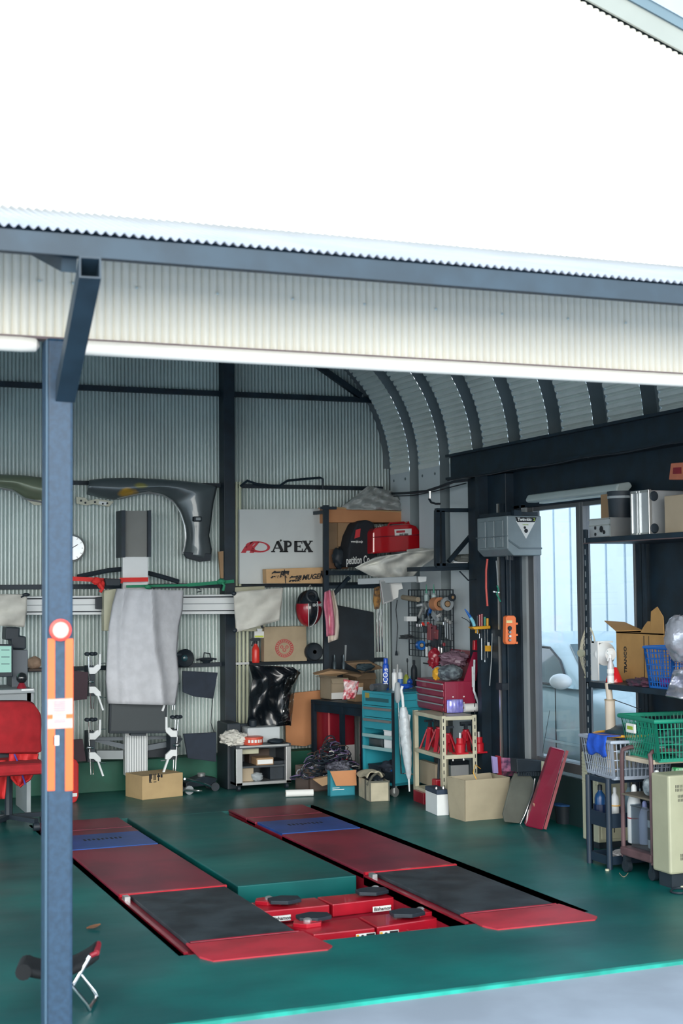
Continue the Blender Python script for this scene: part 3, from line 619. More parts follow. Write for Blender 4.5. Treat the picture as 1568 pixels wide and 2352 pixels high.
for i in range(n):
    t0,t1=2*PI*i/n,2*PI*(i+1)/n
    lg.prism([el(592,1256,28,13,t0),el(592,1256,28,13,t1),el(597,1256,17,9.5,t1),el(597,1256,17,9.5,t0)],(0,.004,0))
lg.prism([GY(*p,YS) for p in ((553,1270),(562,1256),(577,1245),(582,1244),(570,1256),(568,1262),(564,1270))],(0,.004,0))
lg.prism([GY(*p,YS) for p in ((573,1270),(579,1256),(590,1245),(596,1245),(585,1258),(583,1270))],(0,.004,0))
lg.prism([GY(*p,YS) for p in ((566,1262),(580,1262),(579,1265),(565,1265))],(0,.004,0))
P(lg,'emblem',RINK,sb,world=True)
# long carton leaning on the board
mb=T('long_carton','long brown carton with black lettering at the foot of the white sign board','carton',GY(680,1338,11.75))
P(trace([(611,1307),(742,1303),(742,1340),(612,1340)],11.72,.1),'carton_body',mat('carton_tan',(206,168,124),.85,0,.08),mb,world=True,bev=.003)
P(trace([(652,1308),(654,1308),(657,1340),(655,1340)],11.718,.002),'carton_seam',INK,mb,world=True)
dx=GY(740,1306,11.7)-GY(620,1316,11.7)
text('無限',.062,GY(622,1326,11.715),(1,0,.02),(0,0,1),INK,mb,sx=1.3,shear=.2,bold=.004)
text('無限',.05,GY(664,1335,11.715),(1,0,.06),(0,0,1),INK,mb,sx=1.1,shear=.2,bold=.004)
text('MUGEN',.062,GY(693,1332,11.715),(1,0,.07),(0,0,1),INK,mb,shear=.35,bold=.002,sx=.95)
text('無限',.062,GY(693,1352,11.5),(1,0,.07),(0,0,1),INK,mb,shear=.35,sx=.01) if 0 else None
# helmet
hm=T('helmet','red and black motorcycle helmet hanging from a hook beside the pink towel','helmet',GY(708,1396,11.7))
c=GY(708,1397,11.72)
P(M().ball(c,.118,.12,.158,24,16),'shell',mat('helmet_black',(26,32,40),.25,0,coat=.6),hm,world=True,sm=True)
hr=mat('helmet_red',(160,26,44),.25,0,coat=.5)
for s_,a0,a1 in ((-1,PI*.42,PI*.96),(1,PI*.38,PI*.97)):
    m=M().grid(lambda u,v:c+V(s_*.122*math.sin(a0+(a1-a0)*v)*(.35+.64*u),-.124*math.sqrt(max(.02,1-(.35+.64*u)**2))*math.sin(a0+(a1-a0)*v)-.002,.162*math.cos(a0+(a1-a0)*v)),10,10)
    P(m,'red_panel',hr,hm,world=True,sm=True)
    ps=[c+V(s_*.122*math.sin(a0+(a1-a0)*t/12)*.36,-.125*.93*math.sin(a0+(a1-a0)*t/12)-.004,.163*math.cos(a0+(a1-a0)*t/12)) for t in range(13)]
    P(M().tube(ps,.004,6),'white_stripe',WP,hm,world=True)
P(M().tube([c+V(.045*math.cos(t*.4),-.085+.012*math.sin(t*.4),.105+.045*math.sin(t*.4)) for t in range(16)],.016,8,True),'neck_ring',DK,hm,world=True,sm=True)
P(M().lathe([(.04,-.002),(.04,.002)],c+V(0,-.078,.105),16,'y'),'helmet_opening',INK,hm,world=True)
text('SHOEI',.032,c+V(.078,-.118,.04),(-1,-.15,0),(0,0,-1),WP,hm,bold=.001)
P(M().tube([c+V(.0,-.02,.15),c+V(0,-.02,.19),c+V(.012,-.02,.205),c+V(.02,-.02,.19)],.003,6),'hook',ALU,hm,world=True)
# towel
pt=mat('pink_towel',(214,128,152),.95,0,.15,20,.4)
tw=T('towel','pink and white towel hanging from the black shelf post','towel',GY(760,1410,11.3))
P(sheet([(745,1360),(743,1390),(748,1430),(750,1462)],[(758,1355),(764,1390),(768,1430),(768,1458)],11.3,lambda u,v:-.02*math.sin(u*9+v),14,14),'towel_layer',pt,tw,world=True,sm=True,sol=.006)
P(sheet([(756,1358),(758,1400),(752,1440),(754,1476)],[(766,1356),(776,1400),(779,1440),(776,1468)],11.33,lambda u,v:-.02*math.sin(u*8+v*2),14,14),'towel_layer',mat('cream_towel',(214,202,190),.95,0,.1),tw,label='cream back layer',world=True,sm=True,sol=.006)
# poster with round stamp
po=T('brown_carton','flat brown carton with a round red stamp standing on the girt','carton',GY(655,1520,11.85))
P(trace([(607,1440),(703,1438),(705,1518),(606,1520)],11.84,.09),'carton_body',mat('carton_grey_tan',(170,154,128),.85,0,.08),po,world=True,bev=.003)
q=M(); c0=(653,1489)
def cp(r,t): return GY(c0[0]+r*math.cos(t),c0[1]-r*math.sin(t),11.836)
for ra,rb in ((21,19.8),(14.6,13.6)):
    for i in range(24):
        t0,t1=2*PI*i/24,2*PI*(i+1)/24; q.prism([cp(ra,t0),cp(ra,t1),cp(rb,t1),cp(rb,t0)],(0,.003,0))
for i in range(22):
    t0=2*PI*i/22; q.prism([cp(19,t0),cp(19,t0+.15),cp(15.4,t0+.15),cp(15.4,t0)],(0,.003,0))
for dx_,dy_,r in ((-6,3,3.6),(6,3,3.6),(0,-4,4)):
    for i in range(10):
        t0,t1=2*PI*i/10,2*PI*(i+1)/10
        f=lambda r,t:GY(c0[0]+dx_+r*math.cos(t),c0[1]-dy_-r*math.sin(t)*-1,11.836)
        q.prism([f(r,t0),f(r,t1),f(r-1.3,t1),f(r-1.3,t0)],(0,.003,0))
P(q,'round_stamp',RINK,po,world=True)
# small wheel, spray bottle on girt
wh=T('small_wheel','small black trolley wheel standing on the girt right of the brown carton','wheel',GY(720,1517,11.85))
c=GY(720,1497,11.8)
P(M().lathe([(.05,-.03),(.07,-.035),(.08,-.02),(.08,.02),(.07,.035),(.05,.03)],c,24,'y'),'tyre',DK,wh,world=True,sm=True)
P(M().lathe([(.05,-.022),(.045,-.015),(.02,-.018),(.018,-.03),(.001,-.03)],c,20,'y'),'hub',GREYP,wh,world=True,sm=True)
def spray(lab,c,s=1,col=None,head=None,liq=None,grp=None):
    o=T('spray_bottle',lab,'spray bottle',c,0,grp)
    P(M().lathe([(.032*s,0),(.034*s,.01*s),(.034*s,.11*s),(.028*s,.13*s),(.014*s,.155*s),(.014*s,.165*s)],(0,0,0),14),'bottle_body',col,o,sm=True)
    P(M().lathe([(.017*s,.165*s),(.017*s,.185*s),(.01*s,.19*s)],(0,0,0),10).box(-.035*s,.03*s,-.01*s,.01*s,.188*s,.215*s).bar((-.03*s,0,.2*s),(-.05*s,0,.2*s),.012*s),'spray_head',head,o,sm=True)
    P(M().bar((-.012*s,0,.19*s),(-.036*s,0,.145*s),.01*s,.012*s),'trigger',head,o)
    return o
q=GY(587,1522,11.9); spray('red spray bottle with black trigger standing on the wall girt',q,1.0,mat('spray_red',(214,52,44),.3),DK)
# black glossy plastic sheet
GLB=mat('glossy_black_film',(14,20,26),.24,0,.1,10,coat=.3)
S(sheet([(572,1527),(580,1560),(572,1600),(570,1640),(566,1676)],[(672,1532),(690,1545),(668,1580),(662,1625),(668,1665)],11.65,lambda u,v:-.06*math.sin(PI*u)-.035*math.sin(u*7+v*5)*math.sin(v*4+2)-.012*math.sin(u*15-v*9),40,40),'plastic_cover','glossy black plastic film hung over the gear behind the metal rack','plastic sheet',GLB,GY(620,1600,11.65),world=True,sm=True,sol=.003)
S(sheet([(655,1560),(650,1600),(648,1640),(645,1660)],[(690,1535),(676,1590),(672,1630),(668,1668)],11.6,lambda u,v:-.03*math.sin(u*9+v*11)-.02*math.sin(v*23),14,30),'film_edge','clear crumpled film hanging at the right of the glossy black sheet','plastic sheet',CLR,GY(665,1600,11.6),world=True,sm=True,sol=.002)
# tall cardboard sheet leaning
S(trace([(670,1592),(739,1585),(740,1700),(702,1714),(657,1711),(655,1630)],11.94,.02),'cardboard_sheet','tall plain orange-brown cardboard sheet leaning behind the workbench','cardboard',ORC,GY(690,1650,11.94),world=True,bev=.003)
# ================================================================ MIDDLE AND RIGHT OF THE BACK
def carton(lab,q,ma=CARD,open_=0,tape=1,grp=None,name='carton',prints=()):
    (Pn,a,w_,d_,h_)=q; o=T(name,lab,'box',Pn,a,grp); t=.006
    if open_:
        m=M().box(0,w_,0,t,0,h_).box(0,w_,d_-t,d_,0,h_).box(0,t,0,d_,0,h_).box(w_-t,w_,0,d_,0,h_).box(0,w_,0,d_,0,t)
        P(m,'carton_body',ma,o)
        f=open_
        P(M().prism([(0,0,h_),(w_,0,h_),(w_*.97,-f*.5,h_-f*.85),(w_*.03,-f*.5,h_-f*.85)],(0,.004,.003)),'flap',ma,o)
        P(M().prism([(0,d_,h_),(w_,d_,h_),(w_,d_+f*.7,h_+f*.4),(0,d_+f*.7,h_+f*.4)],(0,.003,.004)),'flap',ma,o)
        P(M().prism([(0,0,h_),(0,d_,h_),(-f*.9,d_,h_+f*.2),(-f*.9,0,h_+f*.2)],(0,.003,.004)),'flap',ma,o)
    else:
        P(M().box(0,w_,0,d_,0,h_),'carton_body',ma,o,bev=.003)
        if tape: P(M().box(w_*.47,w_*.53,-.001,d_+.001,h_,h_+.0015).box(w_*.47,w_*.53,-.0015,0,h_*.75,h_),'tape',mat('parcel_tape',(190,164,120),.3),o)
    for (u0,u1,v0,v1,c) in prints: P(M().box(w_*u0,w_*u1,-.002,0,h_*v0,h_*v1),'printed_label',c,o)
    return o
def bottle(lab,xc,yb,z,yt,wp,col,cap=WP,kind='can',name='spray_can',band=None,grp=None,cat='can',Pn=None):
    p=Pn or GZ(xc,yb,z); dpt=(p-CP).dot(fw); r=wp/2*dpt/FP; h=hz(yt,p); o=T(name,lab,cat,p,0,grp)
    if kind=='can':
        P(M().lathe([(r*.94,0),(r,.004),(r,h*.78),(r*.8,h*.83),(r*.45,h*.85)],(0,0,0),14),'body',col,o,sm=True)
        P(M().lathe([(r*.72,h*.83),(r*.72,h*.97),(r*.62,h),(.001,h)],(0,0,0),14),'cap',cap,o,sm=True)
    else:
        P(M().lathe([(r*.92,0),(r,.006),(r,h*.62),(r*.85,h*.72),(r*.38,h*.82),(r*.36,h*.86)],(0,0,0),16),'body',col,o,sm=True)
        P(M().lathe([(r*.42,h*.85),(r*.40,h*.98),(r*.3,h),(.001,h)],(0,0,0),12),'cap',cap,o,sm=True)
    if band: P(M().lathe([(r*1.015,h*.2),(r*1.015,h*.5)],(0,0,0),14),'label_band',band,o,sm=True)
    return o
# box on floor in front of the aligner
cb1=carton('brown carton on the floor in front of the alignment mast',qb(327,1838,0,1783,288,420,14),mat('carton_sand',(186,160,118),.85,0,.06),tape=0)
def prt(o,px,ma=INK,name='printed_mark',off=.0):
    L=MAT4[o.name]; inv=L.inverted()
    return inv
q=cb1; Wd=[c for c in sc.objects if c.parent==cb1][0]
m=M()
for i,(x0,x1,z0,z1) in enumerate(((.06,.075,.10,.16),(.078,.085,.12,.16),(.06,.085,.092,.098),(.10,.107,.11,.16),(.112,.118,.11,.16),(.098,.125,.092,.098),(.14,.147,.10,.16),(.132,.16,.13,.145),(.165,.18,.125,.15))): m.box(x0,x1,-.0035,-.001,z0+.04,z1+.04)
P(m,'printed_marks',INK,cb1)
# creeper / trolley jack on the floor
tj=T('trolley_jack','low black trolley jack with a chrome handle right of the brown carton','jack',GZ(465,1822,0))
c=GZ(465,1822,0)
P(M().prism([c+V(-.14,0,.05),c+V(.14,.1,.05),c+V(.16,.1,.10),c+V(.02,.05,.13),c+V(-.14,0,.09)],(0,.16,0)),'frame',DK,tj,world=True,bev=.006)
for dx,dy in ((-.12,-.02),(.13,.08),(-.12,.18),(.13,.26)):
    P(M().lathe([(.012,-.015),(.036,-.015),(.036,.015),(.012,.015)],c+V(dx,dy,.036),12,'y'),'wheel',GREYP if dx<0 else DK,tj,world=True,sm=True)
P(M().tube([GZ(424,1789,.18),GZ(460,1797,.12),GZ(485,1806,.08)],.009),'handle',CHR,tj,world=True,sm=True)
P(M().tube([GZ(422,1815,.05),GZ(464,1817,.04)],.010),'cross_rod',CHR,tj,world=True,sm=True)
P(M().lathe([(.03,0),(.035,.03),(.03,.035)],c+V(.02,.1,.12),12),'saddle',ALU,tj,world=True)
# ---- desk and computer at the far left
DY=10.9
dk=T('desk','grey desk with a white edge at the left border behind the red chair','desk',GZ(30,1850,0))
a=GY(-120,1578,DY); b=GY(80,1582,DY)
P(M().box(a.x,b.x,DY,DY+.6,b.z-.03,b.z),'desk_top',GREYP,dk,world=True,bev=.004)
P(M().box(b.x-.10,b.x-.01,DY-.004,DY+.0,b.z-.012,b.z+.001),'edge_strip',WP,dk,world=True)
for x in (a.x+.03,b.x-.05): P(M().box(x,x+.03,DY+.05,DY+.55,0,b.z-.03),'leg',GREYP,dk,world=True)
P(M().box(a.x,b.x,DY+.05,DY+.08,b.z-.14,b.z-.03),'apron',GREYP,dk,world=True)
dz=b.z
cr_=T('computer_monitor','monitor with a pale green screen on the desk at the left border','monitor',GY(0,1578,DY+.2))
P(trace([(-110,1478),(30,1480),(30,1555),(-110,1556)],DY+.2,.06),'monitor_case',DK,cr_,world=True,bev=.006)
P(trace([(-100,1483),(26,1484),(26,1544),(-100,1546)],DY+.195,.006),'screen',mat('screen_green',(128,176,164),.3,em=.35),cr_,world=True)
q=M()
for i in range(3): q.prism([GY(3,1492+i*16,DY+.193),GY(22,1492+i*16,DY+.193),GY(22,1494+i*16,DY+.193),GY(3,1494+i*16,DY+.193)],(0,.001,0))
P(q,'screen_lines',mat('screen_text',(70,110,110),.4),cr_,world=True)
P(M().box(GY(-60,1570,DY+.2).x,GY(0,1570,DY+.2).x,DY+.2,DY+.35,dz,dz+.11),'monitor_foot',DK,cr_,world=True)
S(trace([(27,1492),(64,1493),(64,1579),(27,1579)],DY+.3,.25),'computer_case','dark grey computer case beside the pale green monitor','computer',mat('case_grey',(96,104,112),.6),GY(45,1579,DY+.3),world=True,bev=.006)
S(trace([(14,1440),(46,1441),(45,1460),(60,1462),(60,1491),(28,1490),(26,1470),(12,1470)],DY+.32,.18),'equipment_bag','black bag heaped on top of the grey computer case','bag',DK,GY(40,1490,DY+.35),world=True,bev=.01)
bs=T('ball','glossy black round speaker on the desk beside the computer case','speaker',GY(50,1578,DY+.08))
c=GY(50,1557,DY+.1); P(M().ball(c,.042,.042,.042,14,10),'ball_shell',mat('gloss_black',(30,34,38),.12,0,coat=.6),bs,world=True,sm=True); P(M().lathe([(.04,0),(.03,.02),(.02,.04)],V(c.x,c.y,dz),12),'stand',DRED,bs,world=True)
ws=S(M().box(GY(62,1536,11.95).x,GY(95,1536,11.95).x,11.85,12.03,GY(70,1541,11.9).z,GY(70,1536,11.9).z),'wall_ledge','small wooden wall ledge left of the blue column','shelf',mat('brown_wood',(92,78,70),.7),GY(75,1540,11.95),world=True)
S(M().ball(GY(78,1522,11.94)+V(0,0,0),.06,.05,.05,12,8,.1),'sponge','pale brown sponge on the small wooden wall ledge','sponge',mat('sponge_tan',(178,150,128),.95,0,.2,20,.5),GY(78,1535,11.94),world=True,sm=True)
# red office chair with jacket
RC=mat('red_fabric',(156,26,34),.9,0,.15,14,.3); RC2=mat('red_nylon',(190,38,40),.7,0,.1,8,.2)
ch=T('office_chair','red office chair with a red cloth over its back, left of the blue column','chair',GZ(40,1880,0))
CYY=10.3
m=M().grid(lambda u,v:(lambda p:GY(p[0],p[1],CYY-.05*math.sin(PI*u)+.02*math.sin(v*9)*u))(lerp((-70,1612+8*v),(91-5*(1-v)**6*3,1618+112*v),0) if 0 else (-70+(161-10*(1-v)**5)*u,(1611+8*max(0,(u-.85)/.15)**2)*(1-v)+1730*v)),18,14)
P(m,'backrest',RC,ch,world=True,sm=True,sol=.06,sub=1)
P(trace([(-40,1728),(22,1730),(22,1746),(-40,1748)],CYY+.02,.1),'lumbar_bar',DK,ch,world=True,bev=.01)
P(M().box(GY(-60,1,CYY).x,GY(90,1,CYY).x,CYY-.42,CYY+.1,.42,.50),'seat',RC,ch,world=True,bev=.03)
P(M().tube([GZ(25,1880,.08)+V(0,.1,0),GZ(25,1880,.08)+V(0,.1,.34)],.028),'gas_post',DK,ch,world=True)
cc=GZ(25,1880,.08)+V(0,.1,0)
for i in range(5):
    a=2*PI*i/5+.3; e=cc+V(.27*math.cos(a),.27*math.sin(a),-.01)
    P(M().bar(cc,e,.04,.03),'base_spoke',DK,ch,world=True)
    P(M().lathe([(.03,-.02),(.03,.02)],V(e.x,e.y,.03),10,'x'),'caster',DK,ch,world=True,sm=True)
jk=T('work_jacket','red nylon jacket with a dark piping stripe hanging under the red chair back','jacket',GY(50,1780,CYY-.4),0)
P(sheet([(22,1731),(20,1760),(26,1788),(40,1803)],[(88,1731),(80,1770),(70,1790),(46,1808)],CYY-.18,lambda u,v:-.02*math.sin(u*12+v*3),14,12),'jacket_body',RC2,jk,world=True,sm=True,sol=.012)
P(sheet([(-30,1748),(-28,1780),(-25,1835)],[(14,1746),(16,1785),(10,1835)],CYY-.2,lambda u,v:-.02*math.sin(u*10+v*3),10,10),'jacket_sleeve',RC2,jk,world=True,sm=True,sol=.012)
P(M().tube([GY(33,1732,CYY-.21),GY(47,1765,CYY-.21),GY(58,1802,CYY-.21)],.006),'piping',mat('blue_piping',(60,60,150),.6),jk,world=True)
rc=T('fuel_can','red fuel can with a small white label just right of the blue column','fuel can',GZ(160,1842,0))
q=GZ(172,1843,0); 
P(M().prism([GY(x,y,q.y) for x,y in ((130,1742),(168,1742),(176,1746),(181,1756),(181,1828),(177,1840),(168,1846),(130,1846))],(0,.16,0)),'can_body',RC2,rc,world=True,bev=.012)
P(trace([(165,1822),(177,1821),(177,1829),(165,1830)],q.y-.003,.004),'label_patch',PAPER,rc,world=True)
P(M().tube([V(GY(150,1,q.y).x,q.y+.05,GY(150,1742,q.y).z),V(GY(150,1,q.y).x,q.y+.05,GY(150,1734,q.y).z),V(GY(172,1,q.y).x,q.y+.05,GY(170,1734,q.y).z),V(GY(172,1,q.y).x,q.y+.05,GY(170,1744,q.y).z)],.01),'carry_handle',RC2,rc,world=True)
# ---- metal rack with printer
Q=qb(541,1808,.04,1713,513,667,0); Pn,a_,w_,d_,h_=Q; DR_=d_
rk_=T('metal_rack','low silver framed rack holding boxes, below the glossy black sheet','rack',V(Pn.x,Pn.y,0),a_)
d_=max(.34,DR_); h_=h_+.04
P(M().box(0,.055,-.02,.03,.05,h_-.02),'front_leg',ALU,rk_,bev=.003); P(M().box(w_-.045,w_,-.02,.03,.05,h_-.02),'front_leg',ALU,rk_,bev=.003)
P(M().box(0,w_,-.02,d_,h_-.03,h_),'top_panel',mat('rack_charcoal',(58,66,72),.5),rk_,bev=.003); P(M().box(.03,w_-.02,-.022,-.015,h_-.018,h_-.004),'top_trim',ALU,rk_)
P(M().box(0,w_,-.02,d_,.05,.075),'bottom_panel',ALU,rk_,bev=.003)
P(M().box(.05,w_-.04,0,d_,h_*.5,h_*.5+.015),'middle_shelf',MT['rack_charcoal'],rk_)
P(M().box(0,.015,0,d_,.05,h_-.03),'side_panel',MT['rack_charcoal'],rk_); P(M().box(w_-.015,w_,0,d_,.05,h_-.03),'side_panel',MT['rack_charcoal'],rk_); P(M().box(0,w_,d_-.01,d_,.05,h_-.03),'back_panel',MT['rack_charcoal'],rk_)
for x,y in ((.03,.02),(w_-.03,.02),(.03,d_-.05),(w_-.03,d_-.05)): P(M().lathe([(.024,-.012),(.024,.012)],(x,y,.025),10,'x').box(x-.01,x+.01,y-.01,y+.01,.03,.05),'caster',DK,rk_,sm=True)
L=MAT4[rk_.name]
def onrack(x,y,z): return L@V(x,y,z)
def rb(lab,x0,x1,y0,y1,z0,z1,ma,name='small_box',cat='box',bev=.004,extra=None):
    o=T(name,lab,cat,onrack((x0+x1)/2,(y0+y1)/2,z0),a_); dx,dy=(x1-x0)/2,(y1-y0)/2
    P(M().box(-dx,dx,-dy,dy,0,z1-z0),'box_body',ma,o,bev=bev)
    if extra: P(M().box(-dx*.9,dx*.9,-dy-.002,-dy,(z1-z0)*.15,(z1-z0)*.75),'printed_label',extra,o)
    return o
rb('brown carton on the middle shelf of the silver rack',.19,.34,.02,.16,h_*.5+.015,h_*.5+.075,CARD,extra=PAPER)
rb('dark carton at the back of the silver rack, middle shelf',.18,.36,.18,.32,h_*.5+.015,h_*.5+.13,mat('dark_brown_box',(70,58,52),.8))
rb('cream tray hanging under the top panel of the silver rack',.06,.22,.05,.3,h_-.08,h_-.035,CRMP)
rb('open tan carton on the bottom shelf of the silver rack, left',.05,.17,.04,.2,.076,.19,CARDL)
rb('black appliance on the bottom shelf of the silver rack, right',.32,.48,.05,.3,.076,.23,DK,'small_appliance','appliance')
S(M().ball(onrack(.20,.04,.11),.05,.04,.035,12,8,.15),'cable_bag','grey bag of small parts in front of the tan carton in the rack','bag',GREYP,onrack(.2,.04,.08),world=True,sm=True)
rb('light grey printer on top of the silver rack',.14,.43,.10,.27,h_+.001,h_+.13,mat('printer_grey',(188,196,200),.5),'printer','printer',.01)
rb('dark equipment behind the printer on the silver rack',.04,.48,.28,.33,h_+.001,h_+.15,DK,'equipment_block','equipment',.01)
S(M().lathe([(.03,0),(.034,.01),(.034,.05),(.02,.06)],onrack(.22,.2,h_+.132),12),'grinder_head','black round tool part with an orange ring on top of the printer','tool',DK,onrack(.22,.2,h_+.132),world=True,sm=True)
tn=T('biscuit_tin','round red orange tin with white lettering on the silver rack','tin',onrack(.165,.03,h_))
P(M().lathe([(.078,0),(.08,.004),(.08,.05),(.084,.052),(.084,.062),(.08,.066),(.001,.066)],(0,0,0),24),'tin_body',mat('tin_orange',(206,84,64),.4),tn,sm=True)
for i in range(5):
    a=-PI/2-.75+i*.34; P(M().box(-.009,.009,-.001,.001,.02,.045),'tin_mark',PAPER,tn).matrix_parent_inverse=Matrix.Translation((.0805*math.cos(a),.0805*math.sin(a),0))@Matrix.Rotation(a+PI/2,4,'Z')
S(M().ball(onrack(.02,.10,h_+.05),.11,.09,.06,20,14,.22),'rag','crumpled off-white rag at the left end of the silver rack','cloth',CLOTH,onrack(.02,.1,h_),world=True,sm=True)
S(M().ball(onrack(.36,.02,h_+.02),.07,.05,.022,14,10,.1),'cap','black cloth cap lying right of the orange tin','cap',DK,onrack(.36,.02,h_),world=True,sm=True)
S(M().box(GZ(495,1,0).x if 0 else 3.62,3.74,11.5,11.8,0,.55),'equipment_case','black tall case left of the silver rack','case',DK,(3.68,11.65,0),world=True,bev=.01)
# white roll on the floor
rl=T('paper_roll','white paper roll lying on the floor before the cable heap','paper roll',GZ(687,1832,0)); a=GZ(656,1831,.0)+V(0,0,.03); b=GZ(719,1829,.0)+V(0,0,.03)
P(M().tube([a,b],.028,18),'roll',PAPER,rl,world=True,sm=True); P(M().tube([a-V(.002,0,0),b+V(.002,0,0)],.009,10),'roll_core',CARD,rl,world=True)
S(M().ball(GZ(706,1818,.01),.04,.03,.02,10,8,.2),'red_rag','crumpled red rag behind the white paper roll','cloth',DRED,GZ(706,1818,0),world=True,sm=True)
# ---- workbench
WB=GZ(833,1619,.70); ra=R(14); dL=V(-math.sin(ra),math.cos(ra),0); dR=V(math.cos(ra),math.sin(ra),0)
wbn=T('workbench','dark steel workbench carrying cartons left of the turquoise tool cart','workbench',V(WB.x,WB.y,0),ra)
P(M().box(0,.42,0,.76,.665,.70),'bench_top',BLK,wbn,bev=.004)
for x,y in ((.0,.0),(.0,.72),(.38,.0),(.0,.3)): P(M().box(x,x+.035,y,y+.035,0,.665),'leg',BLK,wbn)
P(M().box(.01,.03,0,.76,.60,.665),'apron_rail',BLK,wbn)
def WBp(d,w,z): return V(WB.x,WB.y,0)+dL*d+dR*w+V(0,0,z)
Q=qb(755,1722,.02,1632,719,797,6,P=None); Q=(V(Q[0].x,Q[0].y,0),Q[1],Q[2],Q[3],Q[4]+.02)
# cabinet under the bench
Pc=GY(755,1722,11.62); Pc.z=0.0; aa=R(14); w2=hx(797,Pc+V(0,0,.3),V(math.cos(aa),math.sin(aa),0)); d2=hx(719,Pc+V(0,0,.3),V(-math.sin(aa),math.cos(aa),0)); d2=min(d2,.28)
rcab=T('red_cabinet','dark red metal cabinet under the workbench','cabinet',Pc,aa)
P(M().box(.0,.28,0,d2,.02,.60),'cabinet_body',DRED,rcab,bev=.004); P(M().box(.012,.268,-.006,0,.04,.58),'cabinet_door',DRED,rcab,bev=.003); P(M().box(-.002,.006,-.008,.004,.02,.60),'corner_edge',mat('pale_red_edge',(210,110,110),.4),rcab)
P(M().box(.16,.27,-.012,-.006,.16,.30),'paper_notice',PAPER,rcab)
dr=T('drum','dark red drum beside the red cabinet under the bench','drum',Pc+V(.42,-.02,0)); P(M().lathe([(.12,0),(.125,.01),(.125,.2),(.13,.21),(.125,.22),(.125,.5),(.11,.52),(.001,.52)],(0,0,0),20),'drum_body',DRED,dr,sm=True); P(M().box(-.09,.03,-.132,-.12,.2,.36),'drum_label',PAPER,dr)
# cartons on the bench
def wq(x,y,z,yt,xl,xr,rot): return qb(x,y,z,yt,xl,xr,rot)
c1=carton('pale carton with a white lower band on the workbench, left',(lambda q:(q[0],q[1],q[2],.22,q[4]))(qb(760,1607,0,1559,739,800,4,P=GY(760,1607,11.6))),CARDL,open_=.05,prints=((.02,.98,.02,.32,PAPER),))
c2=carton('brown carton with a white address label beside the turquoise cart',qb(815,1617,0,1569,797,835,0,P=GY(815,1617,11.35)),CARD,prints=((.25,.9,.45,.8,PAPER),))
c3=carton('open brown carton heaped at the back of the workbench',(lambda q:(q[0],q[1],q[2],.2,q[4]))(qb(815,1588,0,1548,790,862,10,P=GY(815,1588,11.75))),mat('carton_dark',(132,110,86),.85,0,.1),open_=.06)
S(sheet([(788,1560),(790,1580),(786,1607)],[(824,1565),(822,1585),(814,1604)],10.95,lambda u,v:-.03*math.sin(PI*u)-.01*math.sin(u*17+v*11),14,10),'parts_bag','clear bag with red printing between the two cartons on the workbench','bag',mat('red_white_print',(222,214,214),.4,0,.3,30,c2=(190,60,76)),GZ(805,1605,.7),world=True,sm=True,sol=.004)
q=M()
for i,(x,y,l,t) in enumerate(((745,1530,.32,.3),(790,1525,.3,-.2),(830,1528,.28,.5),(800,1540,.3,.1),(850,1545,.2,-.4))):
    pass
for i,(px,tl) in enumerate((([(722,1550),(760,1540),(800,1545),(770,1553)],'flat brown carton flap spread over the left carton'),([(795,1523),(850,1520),(880,1535),(830,1545)],'grey torn carton lid at the top of the heap behind the bench'),([(782,1546),(822,1556),(832,1550),(790,1541)],'dark folded carton piece beneath the torn lid'))):
    S(M().prism([GY(x,y,11.25+.02*k+.1*i) for k,(x,y) in enumerate(px)],(.02,.10,.012)),'carton_scrap',tl,'cardboard',MT['carton_dark'] if i else CARD,GY(px[0][0],px[0][1],11.3),world=True)
S(M().ball(GY(838,1532,11.3),.08,.05,.03,14,8,.2),'oily_rag','dark oily rag on the torn carton lid','cloth',mat('dark_teal_rag',(40,58,66),.8),GY(838,1540,11.3),world=True,sm=True)
# cable heap and boxes before the bench
ORh=GZ(760,1815,0)
hp=M(); random.seed(3)
cols=[DK,mat('cable_red',(150,36,50),.5),mat('cable_grey',(150,156,164),.5),mat('cable_purple',(96,84,120),.5),mat('cable_white',(214,214,210),.5),MT['dark_brown_box']]
for i in range(300):
    cx,cy=random.gauss(0,.12),random.gauss(0,.05); zz=.12+random.random()*.30*(1-min(1,abs(cx)/.28)); r=.02+random.random()*.05; ph=random.random()*6; til=random.uniform(-1.2,1.2); hp.c=random.choice((0,)*14+(1,2,3,4,5,5,3))
    hp.tube([ORh+V(cx+r*math.cos(ph+t*.7),cy+r*math.sin(ph+t*.7)*math.cos(til),zz+r*math.sin(ph+t*.7)*math.sin(til)) for t in range(7)],.0035+.003*random.random(),4)
o=S(hp,'cable_heap','heap of tangled dark, red and white cables under the workbench','cable heap',cols,ORh,world=True,sm=True); o['kind']='stuff'
cr=T('plastic_crate','dark crate that the cable heap fills under the workbench','crate',GZ(752,1815,0)+V(0,.1,0),R(8))
m=M().box(-.2,.2,-.12,-.11,0,.2).box(-.2,.2,.11,.12,0,.2).box(-.2,-.19,-.12,.12,0,.2).box(.19,.2,-.12,.12,0,.2).box(-.2,.2,-.12,.12,0,.01); P(m,'crate_body',mat('brown_crate',(96,84,78),.7),cr); P(M().box(-.205,.205,-.125,-.115,.19,.205),'crate_rim',mat('purple_grey',(110,104,126),.6),cr)
tb=carton('teal blue box with an orange flap hanging open on the floor',qb(758,1830,0,1772,752,815,-2),mat('teal_box',(34,132,150),.6),open_=.0001)
L_=MAT4[tb.name]; Q=qb(758,1830,0,1772,752,815,-2)
P(M().prism([(0.0,-.004,Q[4]),(Q[2]*1.05,-.004,Q[4]),(Q[2]*.98,-.05,Q[4]*.42),(Q[2]*.15,-.055,Q[4]*.45)],(0,.004,.002)),'front_flap',ORC,tb)
